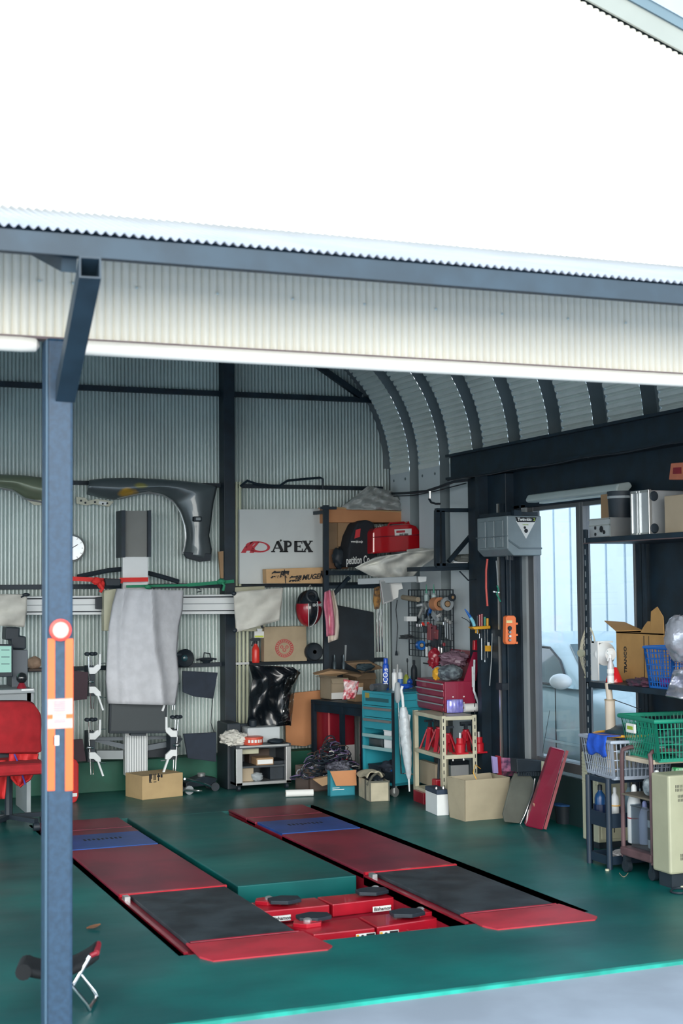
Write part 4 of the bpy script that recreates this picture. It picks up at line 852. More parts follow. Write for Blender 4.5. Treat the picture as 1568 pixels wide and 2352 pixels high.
P(M().box(.02,.12,-.002,0,.05,.056).box(.02,.08,-.002,0,.065,.07),'printed_text',PAPER,tb)
P(M().ball((Q[2]*.5,.08,Q[4]+.02),Q[2]*.5,.08,.05,16,10,.2),'packed_wires',mat('wire_mix',(90,92,104),.7,0,.6,60,c2=(40,40,50)),tb,sm=True)
# canvas bag
Q=qb(849,1842,0,1795,813,894,-8); Pn,a_2,w_,d_,h_=Q
bg_=T('tool_bag','beige canvas tool bag with grey straps on the floor before the cart','bag',Pn,a_2)
BG=mat('canvas_beige',(182,176,154),.9,0,.12,10,.3); BGS=mat('strap_olive',(90,92,84),.9)
d_=min(max(d_,.2),.34)
m=M().box(0,w_,0,.006,0,h_).box(0,w_,d_-.006,d_,0,h_*1.05).box(0,.006,0,d_,0,h_).box(w_-.006,w_,0,d_,0,h_).box(0,w_,0,d_,0,.006)
P(m,'bag_body',BG,bg_,bev=.003)
P(M().box(-.004,.0,d_*.3,d_*.3+.04,0,h_),'webbing',BGS,bg_); P(M().box(0.0,.008,-.004,0,0,h_),'webbing',BGS,bg_); P(M().box(w_-.008,w_+.002,-.004,0,0,h_),'webbing',BGS,bg_)
P(M().box(.0,w_,-.005,0,h_-.012,h_+.002),'bag_rim',BGS,bg_)
P(M().ball((w_*.55,d_*.5,h_-.005),w_*.42,d_*.4,.05,12,8,.2),'packed_contents',DK,bg_,sm=True)
P(M().grid(lambda u,v:V(-.02+.13*u,.0+d_*v,h_-.02+.10*math.sin(PI*(.15+.7*u))*(1-.35*v)+.012*math.sin(u*9+v*7)),12,10),'open_lid',BG,bg_,sm=True,sol=.006)
P(M().tube([(-.004,.05,h_*.8),(.02,-.01,h_+.04),(.08,.03,h_+.07),(.15,.12,h_+.03)],.010,6),'carry_handle',BGS,bg_,sm=True)
S(M().prism([GY(x,y,GZ(745,1828,0).y) for x,y in ((718,1790),(755,1783),(757,1800),(740,1806))],(.02,.05,.004)),'carton_scrap','brown carton flap sticking out left of the teal blue box','cardboard',CARD,GZ(745,1828,0),world=True)
# ---- turquoise tool cart
Q=qb(904,1806,.09,1592,834,958,14); Pn,ac,wc,dc,hc_=Q; wc=max(wc,.42)
tc_=T('tool_cart','tall turquoise tool cart with drawers and open shelves','tool cart',V(Pn.x,Pn.y,0),ac)
z0=.09; zt=z0+hc_
P(M().box(.004,wc,0,.006,z0,zt),'side_panel',TEAL,tc_,bev=.002); P(M().box(.004,wc,dc-.006,dc,z0,zt),'side_panel',TEAL,tc_)
P(M().box(wc-.006,wc,0,dc,z0,zt),'rear_panel',TEAL,tc_); P(M().box(0,wc,0,dc,zt-.02,zt),'top_tray',TEAL,tc_,bev=.003); P(M().box(0,wc,0,dc,z0,z0+.02),'bottom_panel',TEAL,tc_)
P(M().box(-.006,.012,-.004,.012,z0-.01,zt),'corner_post',DK,tc_); P(M().box(-.004,.012,dc-.02,dc,z0,zt),'corner_post',TEAL,tc_)
HD=mat('handle_brown_grey',(110,112,112),.45)
zz=zt-.02
for i,hh in enumerate((.095,.095,.095)):
    d=P(M().box(-.004,.30,.016,dc-.022,zz-hh+.004,zz),'drawer',TEAL,tc_,bev=.002)
    P(M().box(-.022,-.004,.02,dc-.03,zz-.032,zz-.012) if i else M().box(-.006,-.004,.05,dc-.05,zz-.06,zz-.03),'drawer_handle' if i else 'drawer_badge',HD if i else mat('badge_dark',(40,90,98),.5),d)
    zz-=hh
for z in (zz-.07,z0+hc_*.36,): P(M().box(-.006,wc-.02,.006,dc-.006,z,z+.02),'shelf',TEAL,tc_); P(M().box(-.014,-.006,.01,dc-.01,z+.004,z+.03),'shelf_edge',mat('pale_teal_edge',(140,176,178),.4),tc_)
shz=(zz-.07+.02, z0+hc_*.36+.02)
for x,y in ((.03,.03),(wc-.04,.03),(.03,dc-.04),(wc-.04,dc-.04)): P(M().lathe([(.012,-.012),(.038,-.012),(.038,.012),(.012,.012)],(x,y,.038),14,'y').box(x-.012,x+.012,y-.02,y-.014,.03,z0),'caster',ALU if (x<.1 and y<.1) else DK,tc_,sm=True)
P(M().box(.02,wc,-.003,0,zt-.07,zt-.066).box(.02,wc,-.003,0,zt-.13,zt-.126),'panel_crease',mat('teal_shadow_line',(30,104,118),.5),tc_)
P(M().box(-.007,-.004,dc-.10,dc-.045,zt-.055,zt-.015),'yellow_sticker',mat('worn_yellow',(150,140,70),.6),tc_)
Lc=MAT4[tc_.name]
def oc(x,y,z): return Lc@V(x,y,z)
for lab,x,y,z,sx_,sy_,sz_,ma in (('clear case on the upper open shelf of the turquoise cart',.02,.17,shz[1],.1,.18,.07,CLR),('clear round tub stacked in the open shelf of the turquoise cart',.02,.03,shz[1]+.0,.12,.12,.14,WP),('black tool case on the lower shelf of the turquoise cart',.02,.20,z0+.021,.2,.16,.11,DK),('black case with blue lid in the turquoise cart',.02,.03,z0+.021,.2,.13,.09,DK)):
    o=T('storage_case',lab,'case',oc(x,y,z),ac); P(M().box(0,sx_,0,sy_,0,sz_),'case_body',ma,o,bev=.006); P(M().box(-.002,sx_+.002,-.002,sy_+.002,sz_,sz_+.014),'case_lid',{'blue':BLUEP}.get('blue' if 'blue lid' in lab else '',ma),o)
S(M().ball(oc(.06,.12,z0+.14),.08,.09,.05,12,8,.2),'dark_rags','dark rags piled on the bottom shelf of the turquoise cart','cloth',NAVYC,oc(.06,.12,z0),world=True,sm=True)
# things on the cart top: zt
def ct(lab,xc,yb,yt,wp,col,cap,kind='can',band=None,dz_=0,name='spray_can',cat='can'):
    return bottle(lab,xc,yb,zt+dz_,yt,wp,col,cap,kind,name,band,'cans and bottles on the turquoise cart',cat)
BC=mat('can_blue',(26,84,196),.3)
b=ct('tall blue can with white vertical lettering on the turquoise cart',886,1584,1512,14,BC,BC)
c=MAT4[b.name].translation; text('BCO.s',.055,c+V(.004,-.030,.03),(0,0,1),(-1,.4,0),WP,b,bold=.001)
ct('white can with grey cap on the turquoise cart, left of the pair',906,1586,1536,12,WP,GREYP,band=PAPER)
ct('white and blue can on the turquoise cart, right of the pair',919,1583,1536,12,WP,GREYP,band=mat('band_blue',(70,120,190),.4))
ct('yellow green bottle on the turquoise cart',933,1580,1543,13,mat('bottle_lime',(160,176,70),.4),GREYP,'bottle',name='bottle',cat='bottle')
ct('small light blue bottle on the turquoise cart',947,1573,1545,11,mat('bottle_sky',(70,180,210),.4),WP,'bottle',name='bottle',cat='bottle')
ct('dark squat bottle with a tall neck at the back of the cart',951,1576,1516,15,DK,DK,'bottle',name='bottle',cat='bottle')
ct('white small bottle behind the pair of cans',913,1570,1526,10,WP,WP,'bottle',name='bottle',cat='bottle')
ct('cream jar at the right end of the cart top',963,1568,1546,14,CARDL,GREYP,name='jar',cat='jar')
carton('tiny white carton at the right end of the cart top',qb(973,1567,zt,1546,969,982,10),PAPER,tape=0)
S(M().ball(GZ(930,1585,zt)+V(0,0,.03),.06,.03,.02,12,8,.2).ball(GZ(940,1580,zt)+V(0,0,.05),.03,.03,.03),'blue_tool','blue plastic hand tool lying before the bottles on the cart','tool',mat('tool_blue',(34,84,190),.3),GZ(930,1585,zt),world=True,sm=True)
S(M().box(-.05,.05,-.03,.03,0,.05).lathe([(.028,-.09),(.03,.0),(.02,.08)],(0,0,.03),12,'x'),'air_tool','grey metal air tool at the left end of the cart top','tool',mat('tool_steel',(120,128,134),.3,.7),GZ(872,1586,zt)+V(0,0,0),R(20),sm=True)
bottle('silver and orange can standing behind the blue can',870,1560,zt,1497,11,mat('can_silver',(190,190,188),.3,.6),ALU,band=mat('band_orange',(214,110,50),.5),grp='cans and bottles on the turquoise cart')
S(M().tube([GY(937,1578,GZ(937,1578,zt).y),GY(935,1519,GZ(937,1578,zt).y)],.003,5).ball(GY(935,1517,GZ(937,1578,zt).y),.008,.008,.02),'thin_brush','thin dark brush sticking up behind the bottles','brush',DK,GZ(937,1578,zt),world=True)
# ball topped bar and umbrella
bt=T('pry_bar','steel rod with a grey grip and red ball end, hooked foot, before the cart','tool',GY(915,1780,10.32))
P(M().lathe([(.012,0),(.024,.03),(.026,.1),(.02,.15),(.012,.16)],GY(913,1614,10.32),12),'grip',GREYP,bt,world=True,sm=True)
P(M().ball(GY(914,1575,10.32),.014,.014,.014,10,8),'red_ball',mat('ball_red',(222,60,50),.3),bt,world=True,sm=True)
P(M().tube([GY(914,1614,10.32),GY(917,1700,10.32),GY(921,1777,10.32),GY(931,1776,10.32),GY(948,1779,10.32)],.006,6),'rod',CHR,bt,world=True,sm=True)
um=T('umbrella','folded clear plastic umbrella hanging tip down against the turquoise cart','umbrella',GY(938,1815,10.3))
P(M().tube([GY(926,1628,10.3),GY(924,1600,10.3),GY(921,1585,10.3),GY(924,1576,10.3)],.011,8),'handle',WP,um,world=True,sm=True)
ps=[GY(926+13*t,1624+165*t,10.3) for t in [i/14 for i in range(15)]]
P(M().tube(ps,[.012+.036*math.sin(PI*min(1,(.08+i/14*.92)))**.8*(1-.35*i/14)+(.004 if i%2 else 0) for i in range(15)],9),'canopy',mat('translucent_film',(196,206,212),.25,0,.15,20,.4),um,world=True,sm=True)
P(M().tube([GY(938.5,1785,10.3),GY(940,1818,10.3)],[.008,.006],8),'tip',WP,um,world=True)
P(trace([(936,1640),(943,1643),(938,1680)],10.29,.01),'loose_fold',MT['translucent_film'],um,world=True)
# ---- cream slotted shelf with red toolbox
Q=qb(1016,1862,0,1645,950,1097,-4); Pn,ash,wsf,dsf,hsf=Q; wsf=min(wsf,.42)
sh=T('slotted_shelf','cream slotted-angle shelf unit holding red stands and batteries','shelf unit',V(Pn.x,Pn.y,0),ash)
CS=mat('cream_slotted_steel',(196,192,168),.5,0,.1,6)
for x,y in ((0,0),(wsf-.03,0),(0,dsf-.03),(wsf-.03,dsf-.03)):
    pl=P(M().box(x,x+.035,y,y+.003,0,hsf).box(x,x+.003,y,y+.035,0,hsf) if x==0 else M().box(x-.005,x+.03,y,y+.003,0,hsf).box(x+.027,x+.03,y,y+.035,0,hsf),'post',CS,sh)
    for k in range(15):
        if y==0: P(M().box(x+.012,x+.019,y-.001,y,.05+k*.055,.078+k*.055),'slot',INK,pl)
shl=[.08,.38,hsf-.035]
for z in shl: P(M().box(.003,wsf-.003,.003,dsf-.003,z,z+.03),'shelf_plate',CS,sh,bev=.003)
Ls=MAT4[sh.name]
def os_(x,y,z): return Ls@V(x,y,z)
def stand(lab,x,y,z,s=1,rot=0):
    o=T('jack_stand',lab,'jack stand',os_(x,y,z),rot,'red jack stands on the cream shelf')
    for i in range(4):
        a=PI/4+i*PI/2; P(M().bar((.02*math.cos(a),.02*math.sin(a),.14*s),(.075*s*math.cos(a),.075*s*math.sin(a),0),.03,.01),'leg',RED,o)
    P(M().lathe([(.022,.08*s),(.022,.15*s),(.028,.155*s)],(0,0,0),10),'collar',RED,o,sm=True)
    P(M().box(-.012,.012,-.012,.012,.1*s,.19*s).box(-.045,.045,-.014,.014,.19*s,.205*s),'ratchet_post',DK,o)
    return o
for i,(x,y,z,s) in enumerate(((.09,.46,.41,1.1),(.10,.3,.41,1.2),(.10,.12,.41,1.0),(.24,.1,.41,1.15),(.30,.24,.41,1.0))):
    stand(['red jack stand at the far left of the cream shelf','second red jack stand from the left on the cream shelf','red jack stand right behind the front cream post','red jack stand at the right of the cream shelf front','red jack stand at the back right of the cream shelf'][i],x,y,z,s)
rcy=mat('red_cylinder',(190,30,44),.3,0)
for i,(x,y,l) in enumerate(((.17,.05,'red bottle jack lying between the stands on the cream shelf'),(.33,.06,'red bottle jack at the right edge of the cream shelf'))):
    o=T('bottle_jack',l,'jack',os_(x,y,.41)); P(M().lathe([(.038,0),(.038,.07),(.028,.08),(.028,.12)],(0,0,0),14),'cylinder',rcy,o,sm=True); P(M().lathe([(.012,.12),(.012,.16)],(0,0,0),10),'ram',ALU,o); P(M().box(-.05,.05,-.04,.04,0,.012),'base',rcy,o)
def battery(lab,q,ma,top,extra=1):
    Pn,a,w_,d_,h_=q; o=T('car_battery',lab,'battery',Pn,a,'car batteries around the cream shelf')
    P(M().box(0,w_,0,d_,0,h_*.82),'battery_case',ma,o,bev=.004); P(M().box(-.002,w_+.002,-.002,d_+.002,h_*.82,h_),'battery_lid',top,o,bev=.004)
    for x in (.2,.8): P(M().lathe([(.01,0),(.009,.015)],(w_*x,d_*.25,h_),8),'terminal',ALU,o)
    return o
battery('white battery with a dark lid on the floor, left of the large open carton',qb(1004,1874,0,1815,977,1031,-6),WP,mat('lid_navy',(40,58,80),.5))
battery('white battery with printed side on the lower cream shelf',qb(1036,1800,.11,1749,1022,1077,-4),WP,DK)
battery('grey battery beside the printed white one on the lower cream shelf',qb(1086,1795,.11,1752,1080,1120,-4),GREYP,mat('lid_blue',(40,70,110),.5))
carton('tan carton behind the lower post of the cream shelf',qb(1000,1810,.11,1756,963,1012,-4),CARDL,tape=0)
o=T('trolley_saddle','small red jack head at the bottom of the cream shelf','jack',os_(.05,.2,.11)); P(M().box(-.04,.04,-.04,.04,0,.1),'head_block',RED,o,bev=.01); P(M().tube([(0,0,.1),(.01,0,.3)],.01),'pump_lever',DK,o)
carton('dark red flat case on the floor under the cream shelf',qb(972,1848,0,1822,949,992,-4),DRED,tape=0,name='flat_case')
# red toolbox
zs=hsf
Q=qb(1021,1637,zs,1566,957,1076,-4); Pn,at,wt,dt,ht=Q; wt=max(wt,.26)
tb=T('red_toolbox','dark red three drawer toolbox with raised lid on the cream shelf','toolbox',Pn,at)
TB=mat('toolbox_red',(142,24,58),.4,0,.15,4,coat=.3)
P(M().box(0.004,wt,0,dt,0,ht),'toolbox_body',TB,tb,bev=.004)
for i in range(4):
    z=ht*(.06+.225*i); d=P(M().box(-.006,.004,.012,dt-.012,z,z+ht*.2),'drawer',TB,tb,bev=.002); P(M().box(-.016,-.006,.016,dt-.016,z+ht*.16,z+ht*.2),'drawer_pull',GREYP,d)
P(M().prism([(wt*.62,0,ht),(wt,0,ht),(wt*1.12,-.02,ht*1.95),(wt*.92,-.02,ht*1.95)],(0,.005,0)).prism([(wt,0,ht),(wt*1.14,0,ht*1.95),(wt*1.14,dt,ht*1.95),(wt,dt,ht)],(.006,0,0)),'raised_lid',TB,tb)
for (x,z) in ((.07,ht*.5),(wt*.62,ht*.5),(.07,ht*.3),(wt*.62,ht*.3)): P(M().lathe([(.006,-.003),(.006,0)],(x,0,z),8,'y'),'rivet',PAPER,tb)
P(M().tube([(wt*.9,-.005,ht*.06),(wt*.9,-.03,ht*.09),(wt*.9,-.03,ht*.18),(wt*1.05,-.03,ht*.18),(wt*1.05,-.03,ht*.06)],.005),'side_handle',WP,tb)
Lt=MAT4[tb.name]
S(M().ball(Lt@V(.1,.12,ht+.06),.10,.08,.06,16,12,.12),'cloth_bundle','dark checked cloth bundle in the open red toolbox','cloth',mat('checked_cloth',(58,66,74),.9,0,.5,26,c2=(120,134,140)),Lt@V(.1,.12,ht),world=True,sm=True)
S(M().ball(Lt@V(.02,.20,ht+.05),.03,.05,.045,12,8,.2),'orange_glove','orange glove poking out at the left of the red toolbox','glove',YEL,Lt@V(.02,.2,ht),world=True,sm=True)
S(M().ball(Lt@V(.16,.2,ht+.16),.11,.08,.06,16,12,.25),'clear_bag','crumpled clear bag hung on the raised toolbox lid','bag',mat('smoky_film',(120,96,110),.25,0,.3,20,.5),Lt@V(.16,.2,ht+.1),world=True,sm=True)
S(M().ball(Lt@V(.03,.28,ht+.17),.05,.04,.07,14,10,.2),'red_glove','dark red glove behind the raised toolbox lid','glove',DRED,Lt@V(.03,.28,ht+.1),world=True,sm=True)
S(M().tube([Lt@V(wt*.93,-.03,ht*1.7),Lt@V(wt*.88,-.04,ht*.7),Lt@V(wt*1.0,-.05,ht*.3),Lt@V(wt*1.32,-.04,-.01)],.009,8),'clear_hose','clear plastic hose draped over the side of the red toolbox','hose',MT['translucent_film'],Lt@V(wt,-.03,ht),world=True,sm=True)
S(M().box(0,.012,0,.004,0,.16),'white_ruler','white plastic strip standing at the right end of the red toolbox','ruler',WP,Lt@V(wt*.86,-.02,ht*.8),bev=.002)
S(M().grid(lambda u,v:Lt@V(.005+.13*u,-.032-.012*math.sin(PI*u)*math.sin(PI*v)-.002*math.sin(u*30),.001+.10*v),16,8),'purple_wipes_pack','purple foil pack leaning on the red toolbox','pack',mat('purple_foil',(110,108,210),.2,.3,.3,16,c2=(180,180,240)),Lt@V(.06,-.04,0),world=True,sm=True,sol=.02)
rl=T('tissue_roll','white kitchen roll lying on the cream shelf beside the purple pack','paper roll',Lt@V(.2,-.03,.04)); P(M().tube([Lt@V(.145,-.035,.035),Lt@V(.32,-.035,.035)],.033,16),'roll',PAPER,rl,world=True,sm=True); P(M().tube([Lt@V(.143,-.035,.035),Lt@V(.322,-.035,.035)],.01,8),'roll_core',CARD,rl,world=True)
# ---- large open carton, grey board, red case etc. on the floor
Q=qb(1067,1887,0,1792,1032,1166,2); Pn,a,w_,d_,h_=Q
bc=T('carton','large pale open carton standing on the floor before the cream shelf','box',Pn,a)
m=M()
e=.015
def wallp(p0,p1,q0,q1,off): m.prism([p0,p1,q1,q0],off)
wallp((0,0,0),(w_,0,0),(-e*.3,-e,h_),(w_+e,-e,h_),(0,.006,0)); wallp((0,0,0),(0,d_,0),(-e*.3,-e,h_),(-e,d_+e,h_),(.006,0,0)); wallp((0,d_,0),(w_,d_,0),(-e,d_+e,h_),(w_+e,d_+e,h_),(0,-.006,0)); wallp((w_,0,0),(w_,d_,0),(w_+e,-e,h_),(w_+e,d_+e,h_),(-.006,0,0)); m.box(0,w_,0,d_,0,.006)
P(m,'carton_body',mat('carton_pale',(172,162,138),.85,0,.1,4),bc)
P(M().box(-.003,.0,d_*.3,d_*.5,h_*.78,h_*.97),'tape',mat('parcel_tape2',(176,150,112),.3),bc)
P(M().prism([(w_*.02,d_*.8,h_*.8),(w_*.98,d_*.8,h_*.8),(w_*.96,d_*.95,h_*1.03),(w_*.04,d_*.95,h_*1.0)],(0,.004,0)),'inner_flap',MT['carton_pale'],bc)
P(M().tube([(w_*.35,.02,h_*.9),(w_*.3,.06,h_*1.15),(w_*.5,.15,h_*1.28),(w_*.7,.2,h_*1.15)],.003,5),'yellow_cord',YEL,bc)
pts=[(1160,1888),(1155,1870),(1175,1792),(1183,1776),(1218,1781),(1229,1796),(1220,1840),(1205,1878),(1192,1891)]
gb=T('grey_board','dark grey eight-sided board leaning between the large carton and the red case','board',GZ(1190,1893,0))
Yb=GZ(1190,1893,0).y
m=M(); m.prism([GY(x,y,Yb+(1893-y)*.0012) for x,y in pts],(0,.02,0)); P(m,'board_panel',mat('board_grey',(96,100,92),.8,0,.2,5,.3),gb,world=True,bev=.004)
P(M().tube([GY(1228,1788,Yb-.01),GY(1224,1820,Yb-.01),GY(1206,1868,Yb-.01),GY(1194,1893,Yb-.01)],.006),'edge_tube',CHR,gb,world=True,sm=True)
lc=T('long_red_case','long dark red steel case leaning on the window wall','case',GZ(1225,1905,0))
A0=GZ(1226,1903,0); tl=GX(1267,1717,WX-.10); 
m=M()
b4=[GZ(1206,1898,0),GZ(1246,1908,0)]
ft=[GX(1267,1716,5.10),GX(1298,1724,5.12)]
bo=b4; k=V(.035,.09,0)
m.add([bo[0],bo[1],ft[1],ft[0],bo[0]+k,bo[1]+k,ft[1]+k,ft[0]+k],[(0,1,2,3),(4,7,6,5),(0,3,7,4),(1,5,6,2),(0,4,5,1),(3,2,6,7)])
P(m,'case_body',TB,lc,world=True,bev=.012)
P(M().bar((bo[1]+ft[1])/2+(bo[1]-ft[1])*.48+V(.012,-.004,0),(bo[1]+ft[1])/2+(ft[1]-bo[1])*.5+V(.012,-.004,0),.012,.02),'lid_seam',DRED,lc,world=True)
c=GY(1228,1846,A0.y+.06); P(M().prism([GY(x,y,(bo[0].y*.7+ft[0].y*.3)-.02) for x,y in ((1224,1844),(1228,1846),(1232,1844),(1230,1850),(1227,1853))],(0,.01,0)),'heart_sticker',mat('sticker_tan',(180,140,120),.6),lc,world=True)
# magazines, radio, blocks near post
mg=T('plastic_crate','clear crate of magazines on the floor beside the post','crate',GZ(1165,1800,.12))
for i,(x0,x1,y0,y1,ma,l) in enumerate(((1130,1142,1737,1776,mat('mag_lilac',(150,140,190),.5),'lilac magazine'),(1140,1150,1735,1780,DRED,'dark red magazine'),(1148,1185,1740,1772,mat('mag_pink',(176,110,140),.35,0,.5,24,c2=(84,60,90)),'pink glossy magazine'),(1150,1184,1755,1782,mat('mag_black',(60,50,60),.4,0,.4,30,c2=(150,80,110)),'black and pink magazine'))):
    S(trace([(x0,y0),(x1,y0+2),(x1+2,y1),(x0+4,y1)],9.33+.03*i,.02),'magazine',l+' standing at the foot of the black wall post','magazine',ma,GY(x0,y1,9.33+.03*i),world=True,group='magazines by the black post')
P(M().tube([GY(1146,1778,9.5),GY(1150,1768,9.5),GY(1170,1768,9.5),GY(1186,1776,9.5)],.004).box(4.98,5.2,9.5,9.75,.06,.10),'crate_rim',MT['translucent_film'],mg,world=True)
o=T('radiator_block','black ribbed block with a pale right end behind the grey board','equipment',GY(1215,1770,9.1)); P(trace([(1186,1743),(1243,1747),(1243,1772),(1188,1774)],9.06,.1),'block_body',DK,o,world=True,bev=.004); P(trace([(1243,1749),(1250,1749),(1249,1772),(1243,1772)],9.06,.1),'pale_end',CRMP,o,world=True)
for i in range(10): P(M().lathe([(.008,0),(.008,.03)],GY(1191+i*5.6,1782,9.08),6),'plug',DK,o,world=True)
o=T('dark_bin','black bin with a blue rim standing under the window behind the long red case','bin',GZ(1292,1896,0)+V(.06,.08,0)); P(M().lathe([(.055,0),(.07,.13),(.064,.13),(.05,.01)],(0,0,0),16),'bin_body',DK,o,sm=True); P(M().lathe([(.071,.125),(.073,.135),(.064,.135)],(0,0,0),16),'bin_rim',mat('rag_blue',(40,90,150),.5),o)
S(M().tube([GX(1262,1632,5.2),GX(1245,1730,5.2)],.002,4),'thin_antenna','thin dark rod leaning against the window left of the red case','rod',DK,GX(1250,1700,5.2),world=True)
# ---- black rack high up with boxes
RYY=11.6
br_=T('wall_rack','black steel rack high on the back wall beside the white sign board','rack',GY(760,1320,RYY))
for x in (744,): P(trace([(x,1160),(x+11,1160),(x+11,1545),(x,1545)],RYY,.035),'post',BLK,br_,world=True)
zr=GY(800,1310,RYY).z
xL,xR_=GY(748,1310,RYY).x,WX-.02
P(M().box(xL,xR_,RYY,RYY+.33,zr-.04,zr),'shelf_board',BLK,br_,world=True)
P(M().box(xL,xR_,RYY+.02,RYY+.05,zr-.16,zr-.13),'lower_rail',BLK,br_,world=True)
P(M().box(xL-.04,xL+.1,RYY-.02,RYY+.02,GY(745,1166,RYY).z-.015,GY(745,1166,RYY).z+.01),'top_hook',BLK,br_,world=True)
P(M().bar(V(xL+.03,RYY,zr-.25),V(xL+.22,RYY,zr-.06),.03),'corner_brace',BLK,br_,world=True)
P(M().bar(V(xL,RYY+.01,GY(1,1166,RYY).z),V(xL,RYY+.33,GY(1,1166,RYY).z),.03),'side_rail',BLK,br_,world=True)
def bx(lab,x0,x1,y0,y1,Y,d,ma,name='carton',cat='box',bev=.004,sk=0): 
    o=T(name,lab,cat,GY((x0+x1)/2,y1,Y)); P(trace([(x0,y0),(x1,y0+sk),(x1,y1),(x0,y1)],Y,d),'carton_body',ma,o,world=True,bev=bev); return o
o=bx('long orange-brown carton lying across the top of the boxes on the black rack',753,940,1163,1200,RYY+.06,.25,ORC,sk=12)
P(trace([(755,1164),(938,1176),(938,1178),(755,1166)],RYY+.055,.004),'tape',MT['parcel_tape'],o,world=True)
bx('brown carton standing left under the long orange carton',752,778,1200,1262,RYY+.14,.22,MT['carton_dark']); bx('tan carton behind the black bag on the black rack',776,822,1200,1255,RYY+.12,.22,CARD)
bx('brown carton at the bottom left of the black rack shelf',755,800,1262,1306,RYY+.16,.22,mat('carton_brown',(140,104,78),.85,0,.1))
S(M().ball(GY(778,1282,RYY+.08),.06,.05,.09,12,8,.15),'dark_cloth','dark cloth squeezed between the cartons and the black bag','cloth',DK,GY(778,1305,RYY+.08),world=True,sm=True)
S(M().grid(lambda u,v:(lambda p:GY(p[0],p[1],RYY+.1-.16*math.sin(PI*u)*v-.02*math.sin(u*23+v*9)-.02*math.sin(v*17-u*11)))(lerp(lerp((845,1116),(776,1170),v),lerp((900,1128),(938,1172),v),u)),34,20),'plastic_wrap','grey crumpled plastic wrap heaped on top of the long orange carton','plastic sheet',mat('grey_film',(172,176,174),.3,0,.2,14,.5),GY(860,1160,RYY),world=True,sm=True,sol=.004)
bag=T('black_bag','black fabric bag with a red badge and white lettering on the rack','bag',GY(830,1300,RYY-.1))
P(M().prism([GY(x,y,RYY-.08) for x,y in ((797,1302),(800,1258),(806,1230),(820,1200),(840,1193),(860,1200),(862,1240),(872,1300))],(0,.25,0)),'bag_body',mat('bag_black',(24,30,38),.8,0,.1),bag,world=True,bev=.02)
P(trace([(817,1217),(828,1214),(826,1233),(814,1237)],RYY-.085,.006),'red_badge',mat('badge_red',(196,50,56),.6),bag,world=True)
text('www.ipl.co.jp',.028,GY(806,1246,RYY-.084),(1,0,0),(0,0,1),PAPER,bag,bold=.0006,sx=.72)
text('petition Co',.095,GY(795,1296,RYY-.088),(1,0,.05),(0,0,1),PAPER,bag,bold=.002,sx=.5)
for i in range(3): P(M().ball(GY(864+i*5,1213-i*1.5,RYY-.08),.008,.008,.01,8,6),'snap_stud',PAPER,bag,world=True)
gt=T('red_metal_case','glossy red rounded metal case with a white label on the rack','case',GY(912,1270,RYY-.2))
RG=mat('gloss_red',(186,24,34),.18,0,.1,3,coat=.8)
pp=[(856,1272),(856,1222),(862,1213),(884,1208),(940,1203),(956,1208),(966,1222),(969,1258),(966,1264)]
P(M().prism([GY(x,y,RYY-.2) for x,y in pp],(0,.24,0)),'case_shell',RG,gt,world=True,bev=.022)
P(M().tube([GY(857,1234,RYY-.205),GY(890,1232,RYY-.205),GY(966,1228,RYY-.205)],.004),'seam',DRED,gt,world=True)
P(M().tube([GY(890,1209,RYY-.1),GY(895,1202,RYY-.1),GY(928,1200,RYY-.1),GY(932,1206,RYY-.1)],.01),'carry_handle',RG,gt,world=True,sm=True)
P(M().prism([GY(930,1204,RYY-.12),GY(938,1197,RYY-.12),GY(942,1205,RYY-.12)],(0,.06,0)),'latch_tab',RG,gt,world=True)
lb=P(trace([(906,1216),(945,1214),(945,1230),(907,1232)],RYY-.207,.006),'white_label',PAPER,gt,world=True)
text('16-01 0050',.024,GY(916,1230,RYY-.21),(1,0,.04),(0,0,1),INK,gt,bold=.0006,sx=.8)
P(trace([(910,1219),(930,1218),(930,1223),(910,1224)],RYY-.209,.002),'red_stamp',RINK,lb,world=True)
# crumpled white bonnet liner hanging over the front
S(sheet([(862,1280),(838,1292),(815,1304),(850,1322),(905,1333)],[(996,1260),(1004,1266),(996,1282),(965,1305),(940,1332)],10.75,lambda u,v:.10*v-.05*math.sin(PI*u)-.018*math.sin(u*15+v*6)-.010*math.sin(v*15-u*7),36,20),'bonnet_liner','pale crumpled plastic liner draped below the red case','plastic sheet',mat('liner_grey_white',(206,206,198),.5,0,.25,7,.4,c2=(176,178,174)),GY(900,1300,10.7),world=True,sm=True,sol=.008)
S(trace([(935,1262),(970,1258),(1000,1262),(1003,1270),(968,1288),(940,1285)],10.95,.03),'liner_edge','folded pale plastic edge behind the bonnet liner, right','plastic sheet',MT['liner_grey_white'],GY(960,1275,10.95),world=True,bev=.01)
fx=T('light_fixture','white fluorescent fixture hanging below the black rack','lamp',GY(900,1332,10.8))
P(M().bar(GY(822,1336,10.9),GY(958,1330,10.6),.035,.05),'fixture_body',GREYP,fx,world=True,bev=.006); P(trace([(960,1324),(980,1324),(979,1336),(962,1338)],10.6,.06),'end_cap',WP,fx,world=True,bev=.006)
pf=T('framed_notice','framed notice hanging tilted below the white fixture','frame',GY(895,1355,10.75))
P(M().prism([GY(x,y,10.75) for x,y in ((872,1333),(895,1331),(903,1380),(880,1388))],(0,.015,0)),'frame_border',ALU,pf,world=True); P(M().prism([GY(x,y,10.745) for x,y in ((875,1336),(893,1335),(900,1377),(882,1384))],(0,.004,0)),'frame_sheet',mat('notice_grey',(130,136,138),.4),pf,world=True)
S(M().prism([GY(x,y,10.8) for x,y in ((895,1332),(920,1330),(925,1352),(915,1355),(914,1372),(902,1378))],(0,.006,0)),'paper_sheet','loose pale paper hanging right of the framed notice','paper',PAPER,GY(908,1350,10.8),world=True)
